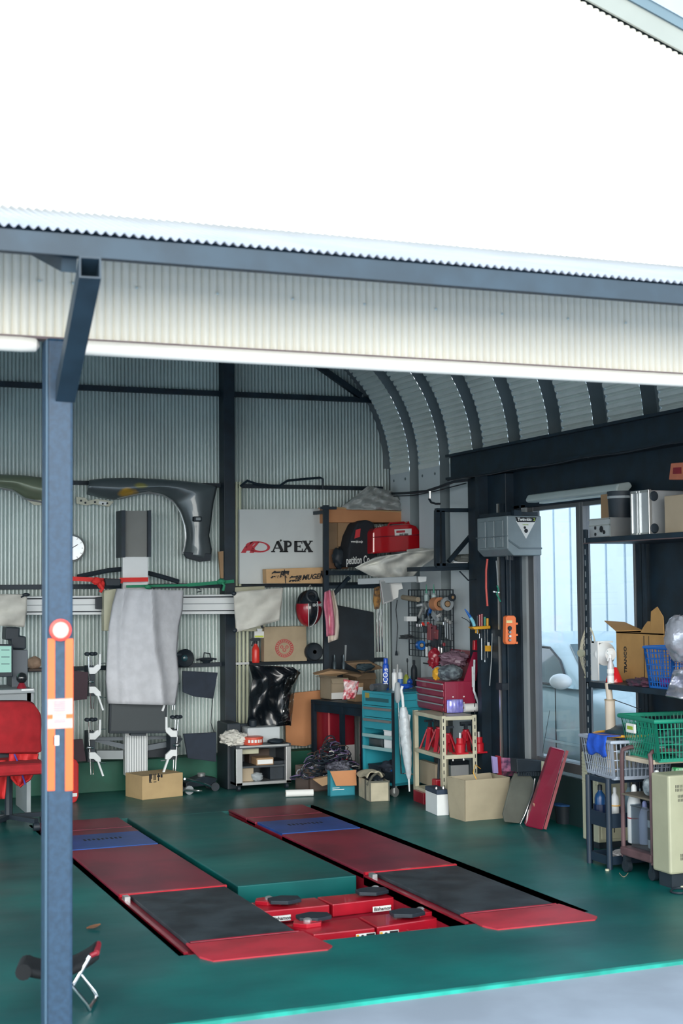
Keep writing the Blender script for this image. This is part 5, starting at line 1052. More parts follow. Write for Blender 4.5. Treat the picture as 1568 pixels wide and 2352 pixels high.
S(M().prism([GY(x,y,10.85) for x,y in ((861,1350),(872,1346),(875,1380),(871,1398),(862,1400),(859,1380))],(0,.03,0)),'work_gloves','pair of brown and yellow work gloves hanging left of the framed notice','gloves',mat('glove_brown',(150,110,60),.9,0,.4,26,c2=(74,60,52)),GY(866,1370,10.85),world=True,bev=.006)
for i,x in enumerate((864,870,876)): S(M().tube([GY(x,1398,11.3),GY(x+1.5,1497,11.3)],.007,6),'steel_rod','%s of three upright steel rods behind the silver and orange can'%('left','middle','right')[i],'rod',CHR,GY(x,1497,11.3),world=True,group='steel rods in the corner',sm=True)
dp=T('car_door_panel','large dark slanted car door panel standing in the back corner','panel',GY(800,1560,11.6))
P(trace([(752,1392),(775,1390),(858,1406),(862,1600),(752,1600)],11.95,.03),'panel_sheet',DK,dp,world=True,bev=.006)
for x in (768,789): P(M().lathe([(.018,0),(.018,.07),(.01,.08),(.01,.14)],GY(x,1540,11.9),10),'upright_tube',mat('tube_grey',(90,104,112),.4,.5),dp,world=True,sm=True)
P(trace([(792,1482),(796,1482),(794,1520),(791,1520)],11.94,.01),'pale_slit',GREYP,dp,world=True)
# wire grid with tools on the right wall
GXX=5.2
wg=T('wire_grid','black wire grid panel on the right wall crowded with hand tools','wire panel',GX(990,1440,GXX))
ya,yb=GX(938,1355,GXX).y,GX(1040,1355,GXX).y; za,zb=GX(990,1510,GXX).z,GX(990,1355,GXX).z
m=M()
for i in range(15): y=ya+(yb-ya)*i/14; m.bar((GXX,y,za),(GXX,y,zb),.005)
for i in range(12): z=za+(zb-za)*i/11; m.bar((GXX,ya,z),(GXX,yb,z),.005)
w_g=P(m,'grid_wires',DK,wg,world=True); w_g['kind']='stuff'
P(M().bar((GXX,ya,za),(GXX,ya,zb),.009).bar((GXX,yb,za),(GXX,yb,zb),.009).bar((GXX,ya,zb),(GXX,yb,zb),.009),'grid_frame',DK,wg,world=True)
def gt_(name,lab,cat,shapes,grp='hand tools on the wire grid'):
    o=T(name,lab,cat,GX(shapes[0][0],shapes[0][1],GXX-.04),0,grp)
    for (x0,y0,x1,y1,ma,nm,wd) in shapes: P(M().bar(GX(x0,y0,GXX-.03),GX(x1,y1,GXX-.03),wd,.02,(1,0,0)),nm,ma,o,world=True,bev=.004)
DR=mat('tool_red_dark',(130,40,50),.4); 
gt_('pliers','black pliers high at the left of the wire grid','tool',[(975,1385,982,1400,ALU,'jaw',.03),(982,1400,976,1420,DK,'grip',.018),(983,1400,990,1420,DK,'grip',.018)])
gt_('cutter_knife','dark blue cutter knife in the middle of the wire grid','tool',[(990,1395,984,1412,BLUEP,'knife_body',.03),(992,1385,990,1395,ALU,'blade',.02)])
gt_('snips','grey tin snips left of the tape rolls','tool',[(962,1418,972,1395,ALU,'blade',.03),(962,1418,956,1428,DK,'grip',.03)])
gt_('spray_gun','grey spray gun on the wire grid','tool',[(993,1408,1006,1425,GREYP,'gun_body',.05),(1000,1420,1012,1412,ALU,'nozzle',.03)])
gt_('hammer','hammer with a chrome head at the right of the wire grid','tool',[(1003,1430,1020,1432,CHR,'hammer_head',.03),(1011,1432,1010,1470,DK,'hammer_handle',.03)])
for i,(x,y,l,ma) in enumerate(((986,1432,38,DR),(996,1436,36,mat('tool_maroon',(110,48,60),.5)),(1003,1446,26,DR))): gt_('ratchet_pack','dark red tool pack, %s of three on the wire grid'%('first','second','third')[i],'tool',[(x,y,x,y+l,ma,'pack_body',.07),(x-2,y+4,x-2,y+9,PAPER,'pack_label',.03)])
for i,x in enumerate((1022,1027,1033)):
    gt_('ratchet_wrench','chrome ratchet wrench, %s of three at the right edge of the grid'%('left','middle','right')[i],'wrench',[(x,1418+i*4,x+1,1426+i*4,ALU,'ratchet_head',.026),(x+1,1426+i*4,x+2,1465+i*3,mat('tool_steel_dark',(110,118,124),.35,.6),'ratchet_handle',.010)])
for i,x in enumerate((958,963,968)): gt_('socket','chrome socket, %s of three in a row on the wire grid'%('left','middle','right')[i],'socket',[(x,1432,x,1440,CHR,'socket_barrel',.022)])
for i,(x,y,l,ma) in enumerate(((979,1478,30,WP),(986,1476,34,GREYP),(993,1480,40,DK),(1000,1482,26,DK),(1008,1478,30,ALU),(1014,1480,20,ALU),(1019,1476,34,DK),(1000,1500,20,DK))):
    gt_('hanging_tool',['white cable tie bundle','grey brush','long black wrench','short black plug','thin chrome wrench','short chrome wrench','black screwdriver','black power plug'][i]+' hanging below the wire grid','tool',[(x,y,x+1,y+l,ma,'shaft',.012),(x,y,x,y+8,DK if ma!=DK else DR,'grip',.022)])
gt_('marker','white marker lying across the wire grid','marker',[(958,1391,968,1389,WP,'marker_body',.018)])
gt_('headlamp','black headlamp at the lower middle of the wire grid','lamp',[(990,1478,1003,1480,DK,'lamp_body',.06),(996,1470,1010,1474,DK,'lamp_strap',.04)])
gt_('warning_lamp','small black holder with two red lamps on the wire grid','lamp',[(972,1445,984,1448,DK,'holder',.05),(970,1430,973,1436,mat('lamp_red',(240,60,50),.4),'red_lens',.014),(982,1430,985,1436,MT['lamp_red'],'red_lens',.014)])
def roll(lab,x,y,r,ma,core,wd):
    c=GX(x,y,GXX-.06); o=T('tape_roll',lab,'tape',c,0,'tape rolls on the wire grid')
    P(M().lathe([(r*.5,-wd),(r,-wd),(r,wd),(r*.5,wd),(r*.5,-wd)],c,20,'y'),'tape_ring',ma,o,world=True,sm=True); P(M().lathe([(r*.5,-wd*1.02),(r*.4,-wd*1.02),(r*.4,wd),(r*.5,wd)],c,16,'y'),'core',core,o,world=True)
roll('large tan tape roll on the wire grid',1004,1387,.055,mat('tape_tan',(190,130,92),.5),CARD,.05); roll('grey tape roll right of the large tan roll',1026,1387,.055,GREYP,CARD,.012); roll('black tape roll at the upper right corner of the grid',1038,1372,.03,DK,CARD,.012); roll('blue tape roll below the left corner of the grid',966,1482,.04,BLUEP,CARDL,.02)
for i,x in enumerate((979,996)):
    c=GX(x,1372,GXX-.05); o=T('grease_bottle','%s clear bottle with a green nozzle on top of the wire grid'%('left','right')[i],'bottle',c,0,'clear bottles on the wire grid')
    P(M().lathe([(.02,-.03),(.022,.02),(.008,.035)],c,10),'bottle_body',mat('milky_plastic',(160,180,180),.3),o,world=True,sm=True); P(M().lathe([(.009,.035),(.002,.11)],c,8),'green_nozzle',GRP,o,world=True)
S(M().tube([GX(925,1372,GXX-.05),GX(960,1377,GXX-.05)],.022,12),'cardboard_tube','pale cardboard tube lying across the left of the wire grid','tube',CARDL,GX(940,1375,GXX),world=True,sm=True)
S(M().box(0,.1,-.09,.09,-.01,0).ball((.04,.0,.012),.05,.08,.016,12,8,.3),'wire_tray','small wire tray of screwdrivers left below the wire grid','tray',mat('tray_dark',(70,76,80),.5),GX(925,1465,GXX-.05),sm=True)
bx('small white blue carton on the wire grid shelf, left',934,957,1416,1427,11.0,.06,WP,bev=.002)
S(M().tube([GX(912,1378,5.28),GX(909,1400,5.28),GX(913,1440,5.28),GX(910,1495,5.28)],.004,5).lathe([(.008,-.02),(.014,-.05),(.014,-.06)],GX(910,1490,5.28),6),'power_cord','thin black power cord with a plug hanging left of the wire grid','cord',DK,GX(911,1440,5.28),world=True)
S(M().tube([GX(972,1523,5.27),GX(1015,1530,5.27)],.006,6),'towel_bar','thin dark rail on the right wall above the turquoise cart','rail',DK,GX(990,1526,5.27),world=True)
S(M().tube([GX(895,1134,5.25),GX(940,1132,5.2),GX(980,1128,5.1),GX(1010,1118,5.1),GX(1040,1107,5.1),GX(1072,1103,5.1)],.012,6),'cable_bundle','black cable bundle running from the rack to the header beam','cable',DK,GX(980,1128,5.1),world=True,sm=True)
S(M().tube([GX(900,1140,5.25),GX(950,1138,5.2),GX(1000,1128,5.15),GX(1070,1110,5.15)],.005,5),'cable_bundle','thin lower cable sagging beside the black cable bundle','cable',DK,GX(980,1138,5.2),world=True,sm=True)
hk=T('cable_hook','small metal hook fitting hanging from the cable bundle','hook',GX(985,1140,5.1)); P(M().tube([GX(987,1128,5.1),GX(987,1145,5.1)],.012),'hook_shank',ALU,hk,world=True); P(M().tube([GX(985,1146,5.1),GX(990,1154,5.1),GX(1000,1157,5.1),GX(1010,1157,5.1)],.009),'hook_tail',DK,hk,world=True)
# ================================================================ RIGHT SIDE
# air cleaner box on the post
Q=qb(1165,1276,0,1184,1096,1250,0,P=GX(1165,1276,5.0)); Pn,a,w_,d_,h_=Q; w_=.285
GB=mat('compressor_grey',(122,136,142),.4,0,.08)
ab=T('wall_air_unit','grey wall-mounted air unit with a triangular white label under the black beam','air unit',Pn,0)
P(M().prism([(0,0,.05),(.05,0,.0),(w_,0,0),(w_,0,h_),(0,0,h_)],(0,d_,0)),'unit_body',GB,ab,bev=.008)
P(M().prism([(.01,-.006,h_*.36),(.10,-.006,h_*.16),(w_,-.006,h_*.16),(w_,-.006,h_*.2),(.105,-.006,h_*.2),(.012,-.006,h_*.4)],(0,.008,0)),'panel_ridge',mat('compressor_line',(92,106,114),.5),ab)
for i in range(3):
    y=.05+d_*.29*i; P(M().box(-.010,0,y,y+d_*.2,.06,h_-.03),'side_rib',GB,ab,bev=.006); P(M().lathe([(.006,-.016),(.006,-.008)],(0,y+.02,h_*.45),8,'x'),'side_screw',ALU,ab)
P(M().box(-.012,.006,0,d_,h_*.48,h_*.5),'side_seam',MT['compressor_line'],ab)
lab=P(M().prism([(.075,-.002,h_*.86),(.235,-.002,h_*.86),(.155,-.002,h_*.42)],(0,.002,0)),'triangle_label',PAPER,ab)
P(M().prism([(.068,-.004,h_*.96),(.243,-.004,h_*.96),(.228,-.004,h_*.84),(.083,-.004,h_*.84)],(0,.002,0)),'label_band',INK,lab)
text('Twin-klo',.032,(.085,-.0055,h_*.87),(1,0,0),(0,0,1),PAPER,ab,world=False,bold=.001)
text('2',.03,(.215,-.0055,h_*.87),(1,0,0),(0,0,1),mat('label_green',(150,180,60),.5),ab,world=False,bold=.001)
text('Twin-klo',.014,(.125,-.004,h_*.76),(1,0,0),(0,0,1),MT['label_green'],ab,world=False)
P(M().lathe([(.016,-.004),(.016,0)],(.155,0,h_*.62),8,'y').lathe([(.010,-.004),(.010,0)],(.145,0,h_*.7),8,'y'),'label_figure',INK,ab)
P(M().box(.02,w_,.05,d_,h_,h_+.03).box(.06,.12,-.0,.04,h_,h_+.04),'top_bracket',BLK,ab)
for i,x in enumerate((.03,.10,.16)): P(M().lathe([(.014,-.03),(.014,0)],(x,.06+.08*i,.0),8),'hose_nozzle',DK,ab)
# hoses and hanging bits
S(M().tube([GY(1119,1284,9.5),GY(1116,1310,9.5),GY(1116,1350,9.5),GY(1119,1392,9.5)],.008,8),'air_hose','thin red air hose hanging from the grey air unit','hose',mat('hose_red',(196,74,66),.5),GY(1117,1340,9.5),world=True,sm=True)
S(M().tube([GY(1139,1288,9.5),GY(1141,1310,9.5),GY(1143,1345,9.5)],.004,6),'hanging_cable','grey cable hanging right of the red air hose','cable',GREYP,GY(1141,1310,9.5),world=True)
q=T('ribbon_clip','green ribbon knot on a small metal clip below the grey cable','ribbon',GY(1142,1360,9.5)); P(M().bar(GY(1132,1359,9.5),GY(1146,1361,9.5),.01),'clip_bar',ALU,q,world=True); P(M().tube([GY(1141,1345,9.48),GY(1145,1355,9.48),GY(1140,1364,9.48),GY(1149,1382,9.48)],.006),'ribbon',GRP,q,world=True)
P_=T('control_pendant','orange hoist control pendant with round push buttons on a hanging cable','control box',GY(1173,1480,9.3))
m=M(); m.prism([GY(x,y,9.3) for x,y in ((1162,1417),(1166,1414),(1181,1414),(1185,1419),(1186,1475),(1183,1480),(1164,1480),(1161,1474))],(0,.05,0)); P(m,'pendant_body',ORG,P_,world=True,bev=.006)
P(trace([(1163,1425),(1176,1425),(1176,1431),(1163,1431)],9.295,.006),'name_patch',mat('patch_cream',(226,208,150),.5),P_,world=True)
for i,(y,r,ma) in enumerate(((1443,.013,DK),(1452,.009,GREYP),(1461,.009,WP),(1470,.009,GREYP))):
    b=P(M().lathe([(r,-.012),(r,0)],GY(1170,y,9.3),12,'y'),'push_button',ma,P_,world=True,sm=True); P(M().lathe([(r*1.35,-.004),(r*1.35,0)],GY(1170,y,9.3),12,'y'),'button_collar',DK,b,world=True)
for y in (1430,1456,1474): P(trace([(1184,y),(1189,y),(1189,y+5),(1184,y+5)],9.31,.02),'side_lug',ORG,P_,world=True,bev=.002)
P(M().tube([GY(1173,1414,9.32),GY(1172,1380,9.32),GY(1171,1330,9.32),GY(1171,1285,9.32)],.006),'pendant_cable',DK,P_,world=True)
# orange screwdriver rack
r=T('screwdriver_rack','orange plastic tool rack with screwdrivers on the black wall post','tool rack',GY(1108,1445,9.75))
Yr=9.75
P(trace([(1120,1423),(1131,1421),(1132,1456),(1092,1454),(1092,1447),(1120,1447)],Yr+.06,.01),'back_plate',YEL,r,world=True)
P(M().prism([GY(x,y,Yr) for x,y in ((1083,1440),(1126,1437),(1126,1444),(1090,1446))],(0,.07,0)),'tray',YEL,r,world=True,bev=.003)
for i,(x,y0,y1,ma,l) in enumerate(((1101,1412,1438,DRED,20),(1106,1410,1438,DRED,70),(1113,1417,1437,GRP,75),(1119,1420,1437,YEL,65),(1096,1414,1438,DK,10))):
    o=T('screwdriver','screwdriver with a %s in the orange rack'%('dark red handle, left','dark red handle, right','green handle','yellow handle','black handle')[i],'screwdriver',GY(x,1440,Yr+.03),0,'screwdrivers in the orange rack')
    P(M().tube([GY(x,y0,Yr+.03),GY(x,y1,Yr+.03)],.010,8),'handle',ma,o,world=True,sm=True); P(M().tube([GY(x,1446,Yr+.03),GY(x+.5,1446+l,Yr+.03)],.004,6),'shaft',CHR,o,world=True)
ag=T('air_gun','blue air blow gun stuck in the left of the orange rack','air gun',GY(1078,1415,Yr)); P(M().tube([GY(1067,1399,Yr),GY(1073,1407,Yr),GY(1080,1418,Yr)],[.004,.009,.012],8),'gun_barrel',BLUEP,ag,world=True,sm=True); P(M().tube([GY(1080,1418,Yr),GY(1086,1428,Yr),GY(1089,1438,Yr)],.013,8),'gun_handle',mat('gun_cyan',(120,190,210),.4),ag,world=True,sm=True); P(M().tube([GY(1060,1418,Yr),GY(1072,1424,Yr),GY(1080,1432,Yr)],.003),'gun_lever',DK,ag,world=True)
hh=T('price_tag','white and yellow tag hanging under the orange rack','tag',GY(1120,1485,Yr)); P(trace([(1119,1475),(1124,1475),(1124,1483),(1119,1483)],Yr,.004).add([],[]),'tag_top',PAPER,hh,world=True); P(trace([(1114,1483),(1127,1483),(1127,1496),(1114,1496)],Yr,.004),'tag_card',YEL,hh,world=True)
S(trace([(1089,1471),(1098,1469),(1097,1494),(1088,1493)],9.9,.03),'red_box','small red box hanging left of the white and yellow tag','box',RED,GY(1093,1482,9.9),world=True,bev=.004)
S(M().tube([GY(1130,1455,9.7),GY(1128,1520,9.7),GY(1124,1575,9.7)],.004),'steel_rod','long thin rod hanging right of the tag on the black post','rod',GREYP,GY(1128,1520,9.7),world=True)
S(M().tube([GX(1095,1353,5.25),GX(1091,1370,5.25),GX(1092,1385,5.25),GX(1090,1400,5.25)],.005).tube([GX(1092,1385,5.25),GX(1094,1410,5.25)],.012),'wall_switch_cord','grey cord and small switch beside the black post','cord',GREYP,GX(1092,1385,5.25),world=True)
# bracket shelf frame left of the air unit
bk=T('steel_bracket','black welded steel bracket frame between the rack and the air unit','bracket',GY(1010,1300,10.15))
YB=10.15
for a,b,wd in (((1003,1172),(1003,1300),10),((1015,1174),(1017,1300),9),((1000,1172),(1100,1172),9),((1094,1215),(1030,1290),8),((1000,1299),(1130,1297),10)):
    P(M().bar(GY(a[0],a[1],YB),GY(b[0],b[1],YB),wd*11/3281,.04,(0,1,0)),'frame_bar',BLK,bk,world=True)
P(M().prism([GY(x,y,YB) for x,y in ((965,1302),(1100,1297),(1140,1300),(1120,1308),(965,1312))],(0,.25,0)),'shelf_plate',BLK,bk,world=True)
S(trace([(1041,1290),(1074,1291),(1074,1294),(1041,1293)],YB-.01,.03),'pale_strip','thin pale strip lying on the black bracket shelf','strip',PAPER,GY(1057,1292,YB),world=True)
S(M().ball(GY(1075,1283,YB+.1),.13,.1,.035,14,8,.2),'grey_cloth','folded grey cloth on the black bracket shelf','cloth',mat('cloth_grey_green',(120,126,122),.9,0,.2,8,.4),GY(1075,1288,YB+.1),world=True,sm=True)
S(M().tube([GY(1055,1312,9.9),GY(1075,1333,9.9),GY(1100,1330,9.9),GY(1125,1310,9.9),GY(1137,1290,9.7)],.006),'loose_cable','dark cable looping under the bracket shelf to the air unit','cable',DK,GY(1090,1330,9.9),world=True,sm=True)
# long lamp under the beam
lp=T('tube_lamp','long grey ceiling lamp fixture hanging under the black beam above the windows','lamp',GX(1320,1150,5.15))
a,b=GX(1222,1155,5.15),GX(1432,1128,5.15)
P(M().prism([V(a.x-.05,a.y,a.z),V(a.x-.06,a.y,a.z+.02),V(a.x-.04,a.y,a.z+.055),V(a.x+.05,a.y,a.z+.07),V(a.x+.07,a.y,a.z+.04),V(a.x+.03,a.y,a.z-.0)],(0,b.y-a.y,0)),'lamp_body',mat('lamp_grey',(168,182,182),.4),lp,world=True,bev=.012)
P(M().prism([V(a.x-.0,a.y-.1,a.z-.012),V(a.x+.04,a.y-.1,a.z-.012),V(a.x+.04,a.y-.1,a.z+.01),V(a.x,a.y-.1,a.z+.01)],(0,b.y-a.y+.2,0)),'diffuser',mat('lamp_diffuser',(190,205,205),.4),lp,world=True)
for t in (.15,.85): P(M().box(a.x-.02,a.x+.02,a.y+(b.y-a.y)*t-.02,a.y+(b.y-a.y)*t+.02,a.z+.05,2.30),'lamp_hanger',BLK,lp,world=True)
# ---- big shelf unit
SX=4.81; zt2=1.975; zm=1.075
su=T('black_shelf_unit','tall black slotted shelf unit at the right border loaded with cases and baskets','shelf unit',(SX,7.1,0))
for y in (7.79,6.45):
    for x in (SX,5.24):
        p=P(M().box(x,x+.035,y,y+.004,0,2.03).box(x,x+.004,y-.031,y+.004,0,2.03),'post',BLK,su,world=True)
        if x==SX and y>7:
            for k in range(28): P(M().box(x-.0015,x,y-.022,y-.012,.05+k*.07,.085+k*.07),'slot',mat('slot_grey',(120,130,136),.6),p,world=True)
for z in (zt2,zm): P(M().box(SX,5.27,6.45,7.79,z-.035,z),'shelf_board',BLK,su,world=True,bev=.003)
P(M().box(SX-.002,SX,6.45,7.79,zt2-.036,zt2-.03),'board_edge_line',mat('brown_edge',(88,74,76),.6),su,world=True)
def shq(x,y,z,yt,xl,xr,rot=0): return qb(x,y,z,yt,xl,xr,rot,P=GZ(x,y,z) if z<1.6 else None)
def onX(lab,X,x0,x1,y0,y1,z,dx,ma,name,cat,bev=.006,zz=None):
    """box whose left face (looking along +x) spans the pixels x0..x1, standing at height z"""
    a=GX(x0,y0,X); b=GX(x1,y0,X); o=T(name,lab,cat,V(X,(a.y+b.y)/2,z)); h=((a.z+b.z)/2-z); L=(a.y-b.y)/2
    P(M().box(0,dx,-L,L,0,h),'body',ma,o,bev=bev); return o,L,h
ALC=mat('case_aluminium',(196,202,206),.28,.5,.05)
o,L,h=onX('large aluminium flight case on the top shelf',4.86,1449,1490,1128,0,zt2+.001,.30,ALC,'aluminium_case','case',zz=1)
o_=o
for (x0,x1,y0,y1,z0,z1) in ((-.006,.016,-L-.004,-L+.012,0,h),(-.006,.016,L-.012,L+.004,0,h),(-.006,.016,-L,L,h-.012,h+.004),(-.006,.016,-L,L,-.0,.012),(.28,.306,-L-.004,-L+.012,0,h)): P(M().box(x0,x1,y0,y1,z0,z1),'edge_trim',ALU,o,bev=.002)
P(M().box(-.008,0,.0,.012,0,h).box(-.008,0,.03,.036,0,h),'lid_seam',ALU,o)
for z in (.02,h-.05): P(M().lathe([(.03,-.006),(.024,-.012),(.001,-.012)],(.03,-L,z+.015),14,'y'),'corner_cap',DK,o)
o,L,h=onX('small aluminium case with dark stickers at the left end of the top shelf',4.84,1352,1402,1192,0,zt2+.001,.16,ALC,'aluminium_case','case')
P(M().box(-.004,.164,-L-.004,-L+.01,0,h).box(-.004,.006,-L,L,h*.62,h*.68).box(-.004,.164,-L,L,h-.006,h+.004),'edge_trim',ALU,o)
for (y,z,s) in ((-.02,.05,.022),(.05,.06,.012),(.05,.02,.012),(-.05,.03,.014)): P(M().lathe([(s,-.003),(s*.8,0)],(0,y,z),7,'x'),'sticker_mark',INK,o)
bu=T('black_bucket','tall black rubber bucket with a pale band on the top shelf','bucket',V(5.0,GX(1427,1200,5.0).y,zt2))
rr=.085
P(M().lathe([(rr*.82,0),(rr*.9,.1),(rr,.27),(rr*1.03,.29),(rr*.9,.29),(rr*.85,.02)],(0,0,0),20),'bucket_body',DK,bu,sm=True); P(M().lathe([(rr*1.01,.245),(rr*1.02,.26)],(0,0,0),20),'pale_band',GREYP,bu); P(M().lathe([(rr*.84,0),(rr*.86,.018)],(0,0,0),20),'orange_foot',mat('rust_orange',(170,90,60),.6),bu)
o,L,h=onX('tan carton with a red print behind the black bucket on the top shelf',5.08,1378,1412,1134,0,zt2+.001,.14,CARD,'carton','box'); P(M().box(-.002,0,-L*.9,L*.2,h*.1,h*.35),'red_print',RINK,o)
o,L,h=onX('pale carton right of the large aluminium case on the top shelf',4.88,1524,1592,1136,0,zt2+.001,.25,CARDL,'carton','box')
S(M().box(0,.22,-.25,.25,0,.16),'carton','pale carton stacked upon the carton at the top right border','box',CARDL,V(4.9,GX(1610,1,4.9).y,zt2+h+.002),bev=.004)
S(M().prism([GX(x,y,5.0) for x,y in ((1540,1064),(1600,1060),(1600,1102),(1535,1102))],(.12,0,0)),'carton','orange-red carton high at the right border under the beam','box',mat('carton_orange',(188,112,86),.8,0,.1),GX(1560,1080,5.0),world=True,bev=.004)
o=sc.objects[-1]
P(M().prism([GX(x,y,4.998) for x,y in ((1546,1074),(1564,1073),(1564,1088),(1545,1089))],(-.002,0,0)),'stamp_print',DRED,o,world=True)
# mid shelf things
zs=zm
ff=T('fan_guard','beige wire fan guard standing at the left end of the middle shelf','fan guard',GX(1352,1555,5.0))
c=GX(1352,1500,5.0); m=M()
for k,rk in enumerate((.15,.125,.10,.07,.04)): m.tube([c+V(-.05*math.cos(rk*9) if 0 else -.06*(1-(rk/.15)**2),rk*.55*math.cos(t*PI/12),rk*1.12*math.sin(t*PI/12)) for t in range(24)],.0015 if k else .006,4,True)
for i in range(22):
    t=2*PI*i/22; m.tube([c+V(-.06*(1-(r_/.15)**2),r_*.55*math.cos(t),r_*1.12*math.sin(t)) for r_ in (.02,.06,.1,.13,.15)],.0011,3)
g=P(m,'guard_wires',mat('beige_wire',(196,190,168),.5),ff,world=True); g['kind']='stuff'
P(M().lathe([(.04,-.065),(.04,-.05)],c,14,'x',1,.6),'hub_badge',CRMP,ff,world=True)
P(M().box(c.x-.02,c.x+.04,c.y-.03,c.y+.03,zs,c.z-.15),'guard_foot',CRMP,ff,world=True)
ws_=T('work_lamp','white round work lamp with a bracket behind the spray bottle','lamp',GX(1390,1545,4.98)); c=GX(1390,1502,4.98)
P(M().lathe([(.07,.05),(.075,.0),(.07,-.005),(.045,-.03),(.04,-.06)],c,18,'y'),'lamp_shell',WP,ws_,world=True,sm=True); P(M().box(c.x-.07,c.x-.06,c.y-.02,c.y+.06,zs,c.z+.08).box(c.x-.07,c.x+.07,c.y+.02,c.y+.05,c.z+.07,c.z+.08),'lamp_bracket',WP,ws_,world=True)
sp_=GX(1402,1556,4.86); b=spray('clear spray bottle with a white label standing on the middle shelf',V(sp_.x,sp_.y,zs),.93,mat('clear_bottle',(196,196,200),.2,0,.05),WP); b.scale=(.62,.62,1); P(M().lathe([(.0345,.06),(.0345,.085)],(0,0,0),12),'label_band',PAPER,b); P(M().lathe([(.0335,.0),(.0335,.045)],(0,0,0),12),'milky_liquid',WP,b)
S(M().lathe([(.055,0),(.05,.02),(.03,.07),(.02,.09),(.001,.095)],(0,0,0),14),'red_cone','small glossy red cone shaped cover behind the spray bottle','cover',mat('gloss_red2',(214,30,44),.15,0,coat=.7),V(4.93,GX(1380,1,4.93).y,zs),sm=True)
cq=GX(1440,1548,4.92); 
a=GX(1414,1450,5.04); b=GX(1524,1450,5.04)
oc_=T('carton','open brown carton with raised flaps and dark lettering on the middle shelf','box',V(5.04,(a.y+b.y)/2,zs)); L=(a.y-b.y)/2; h=a.z-zs; 
CB=mat('carton_ochre',(168,130,78),.85,0,.1)
P(M().box(0,.2,-L,L,0,h),'carton_body',CB,oc_,bev=.003)
P(M().prism([(0,-L,h),(.0,-L*.45,h),(.0,-L*.5,h+.13),(.0,-L*.75,h+.16),(.0,-L*.98,h+.10)],(.004,0,0)),'flap',CB,oc_)
P(M().prism([(0,-L*.45,h),(0,-L*.05,h),(0,-L*.2,h+.04),(0,-L*.35,h+.07),(0,-L*.45,h+.07)],(.004,0,0)),'flap',CB,oc_)
P(M().prism([(0,L,h),(.2,L,h),(.17,L+.16,h+.05),(.03,L+.18,h+.06)],(0,0,.004)),'flap',CB,oc_)
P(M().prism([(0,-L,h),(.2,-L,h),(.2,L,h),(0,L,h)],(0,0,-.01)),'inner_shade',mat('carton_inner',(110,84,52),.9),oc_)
text('TRANCO',.045,(-.002,L*.72,.04),(0,0,1),(0,1,0),INK,oc_,world=False) if 0 else text('TRANCO',.04,(-.002,L*.55,.05),(0,0,1),(0,1,0),INK,oc_,world=False,bold=.001)
P(M().box(-.002,0,-L*.2,-L*.18,.02,h-.02).box(-.002,0,-L*.4,-L*.39,.02,h-.02),'printed_lines',INK,oc_)
S(M().ball((0,0,.02),.05,.12,.028,14,8,.3),'dark_clutter','dark gloves and cords lying before the ochre carton','gloves',mat('clutter_dark',(44,44,54),.7,0,.4,30,c2=(90,50,70)),V(4.87,GX(1440,1,4.87).y,zs+.001),sm=True)
def basket(name,lab,P0,rot,w,d,h,ma,tap=.1,rim=.012,hole=(10,14,5),cat='basket',zv=None):
    """basket with tapered perforated walls"""
    o=T(name,lab,cat,P0,rot)
    m=M()
    def cor(t,k=1): e=tap*(1-t)*.5; return [(-w/2+w*e,-d/2+d*e),(w/2-w*e,-d/2+d*e),(w/2-w*e,d/2-d*e),(-w/2+w*e,d/2-d*e)]
    for s in range(4):
        n=hole[0] if s%2==0 else hole[1]
        for i in range(n+1):
            t=i/n; a0=[cor(0)[s][k]*(1-t)+cor(0)[(s+1)%4][k]*t for k in (0,1)]; a1=[cor(1)[s][k]*(1-t)+cor(1)[(s+1)%4][k]*t for k in (0,1)]
            wd=.005 if 0<i<n else .016
            m.bar((a0[0],a0[1],0),(a1[0],a1[1],h),wd,.004)
        for j in range(hole[2]+1):
            t=j/hole[2]; c=cor(t); wd=.005 if 0<j<hole[2] else .02
            m.bar((c[s][0],c[s][1],h*t),(c[(s+1)%4][0],c[(s+1)%4][1],h*t),.004,wd)
    k=P(m,'lattice_walls',ma,o); k['kind']='stuff'
    c=cor(1); m=M(); m.tube([(x*1.04,y*1.04,h) for x,y in c],rim,8,True); P(m,'rim',ma,o,sm=True)
    c=cor(0); P(M().box(c[0][0],c[1][0],c[0][1],c[2][1],0,.004),'basket_floor',ma,o)
    return o
bb=basket('blue_basket','blue plastic basket with purple stuff in it on the middle shelf',V(4.925,GX(1508,1,4.925).y-.02,zs+.001),0,.20,.27,.235,BLUEP,.18,.009,(7,9,7))
S(M().ball(V(0,0,.03),.07,.09,.03,14,8,.15),'purple_sponge','purple sponge at the bottom of the blue basket','sponge',mat('purple',(140,50,140),.8,0,.2,20,.3),MAT4[bb.name]@V(0,0,.006),sm=True)
SIL=mat('silver_foil',(190,194,206),.25,.6,.15,12,.4)
S(M().ball(GX(1565,1465,4.8),.08,.12,.13,16,12,.10),'silver_cover','silver reflective sunshade bundle at the right border above the middle shelf','sunshade',SIL,GX(1565,1500,4.8),world=True,sm=True)
S(M().grid(lambda u,v:(lambda p:GX(p[0],p[1],4.76-.03*math.sin(u*7+v*5)-.02*math.sin(v*13)))(lerp(lerp((1548,1538),(1528,1598),v),lerp((1620,1540),(1600,1610),v),u)),22,18),'silver_cover','crumpled silver foil hanging over the middle shelf edge at the right border','sunshade',SIL,GX(1560,1570,4.76),world=True,sm=True,sol=.01)
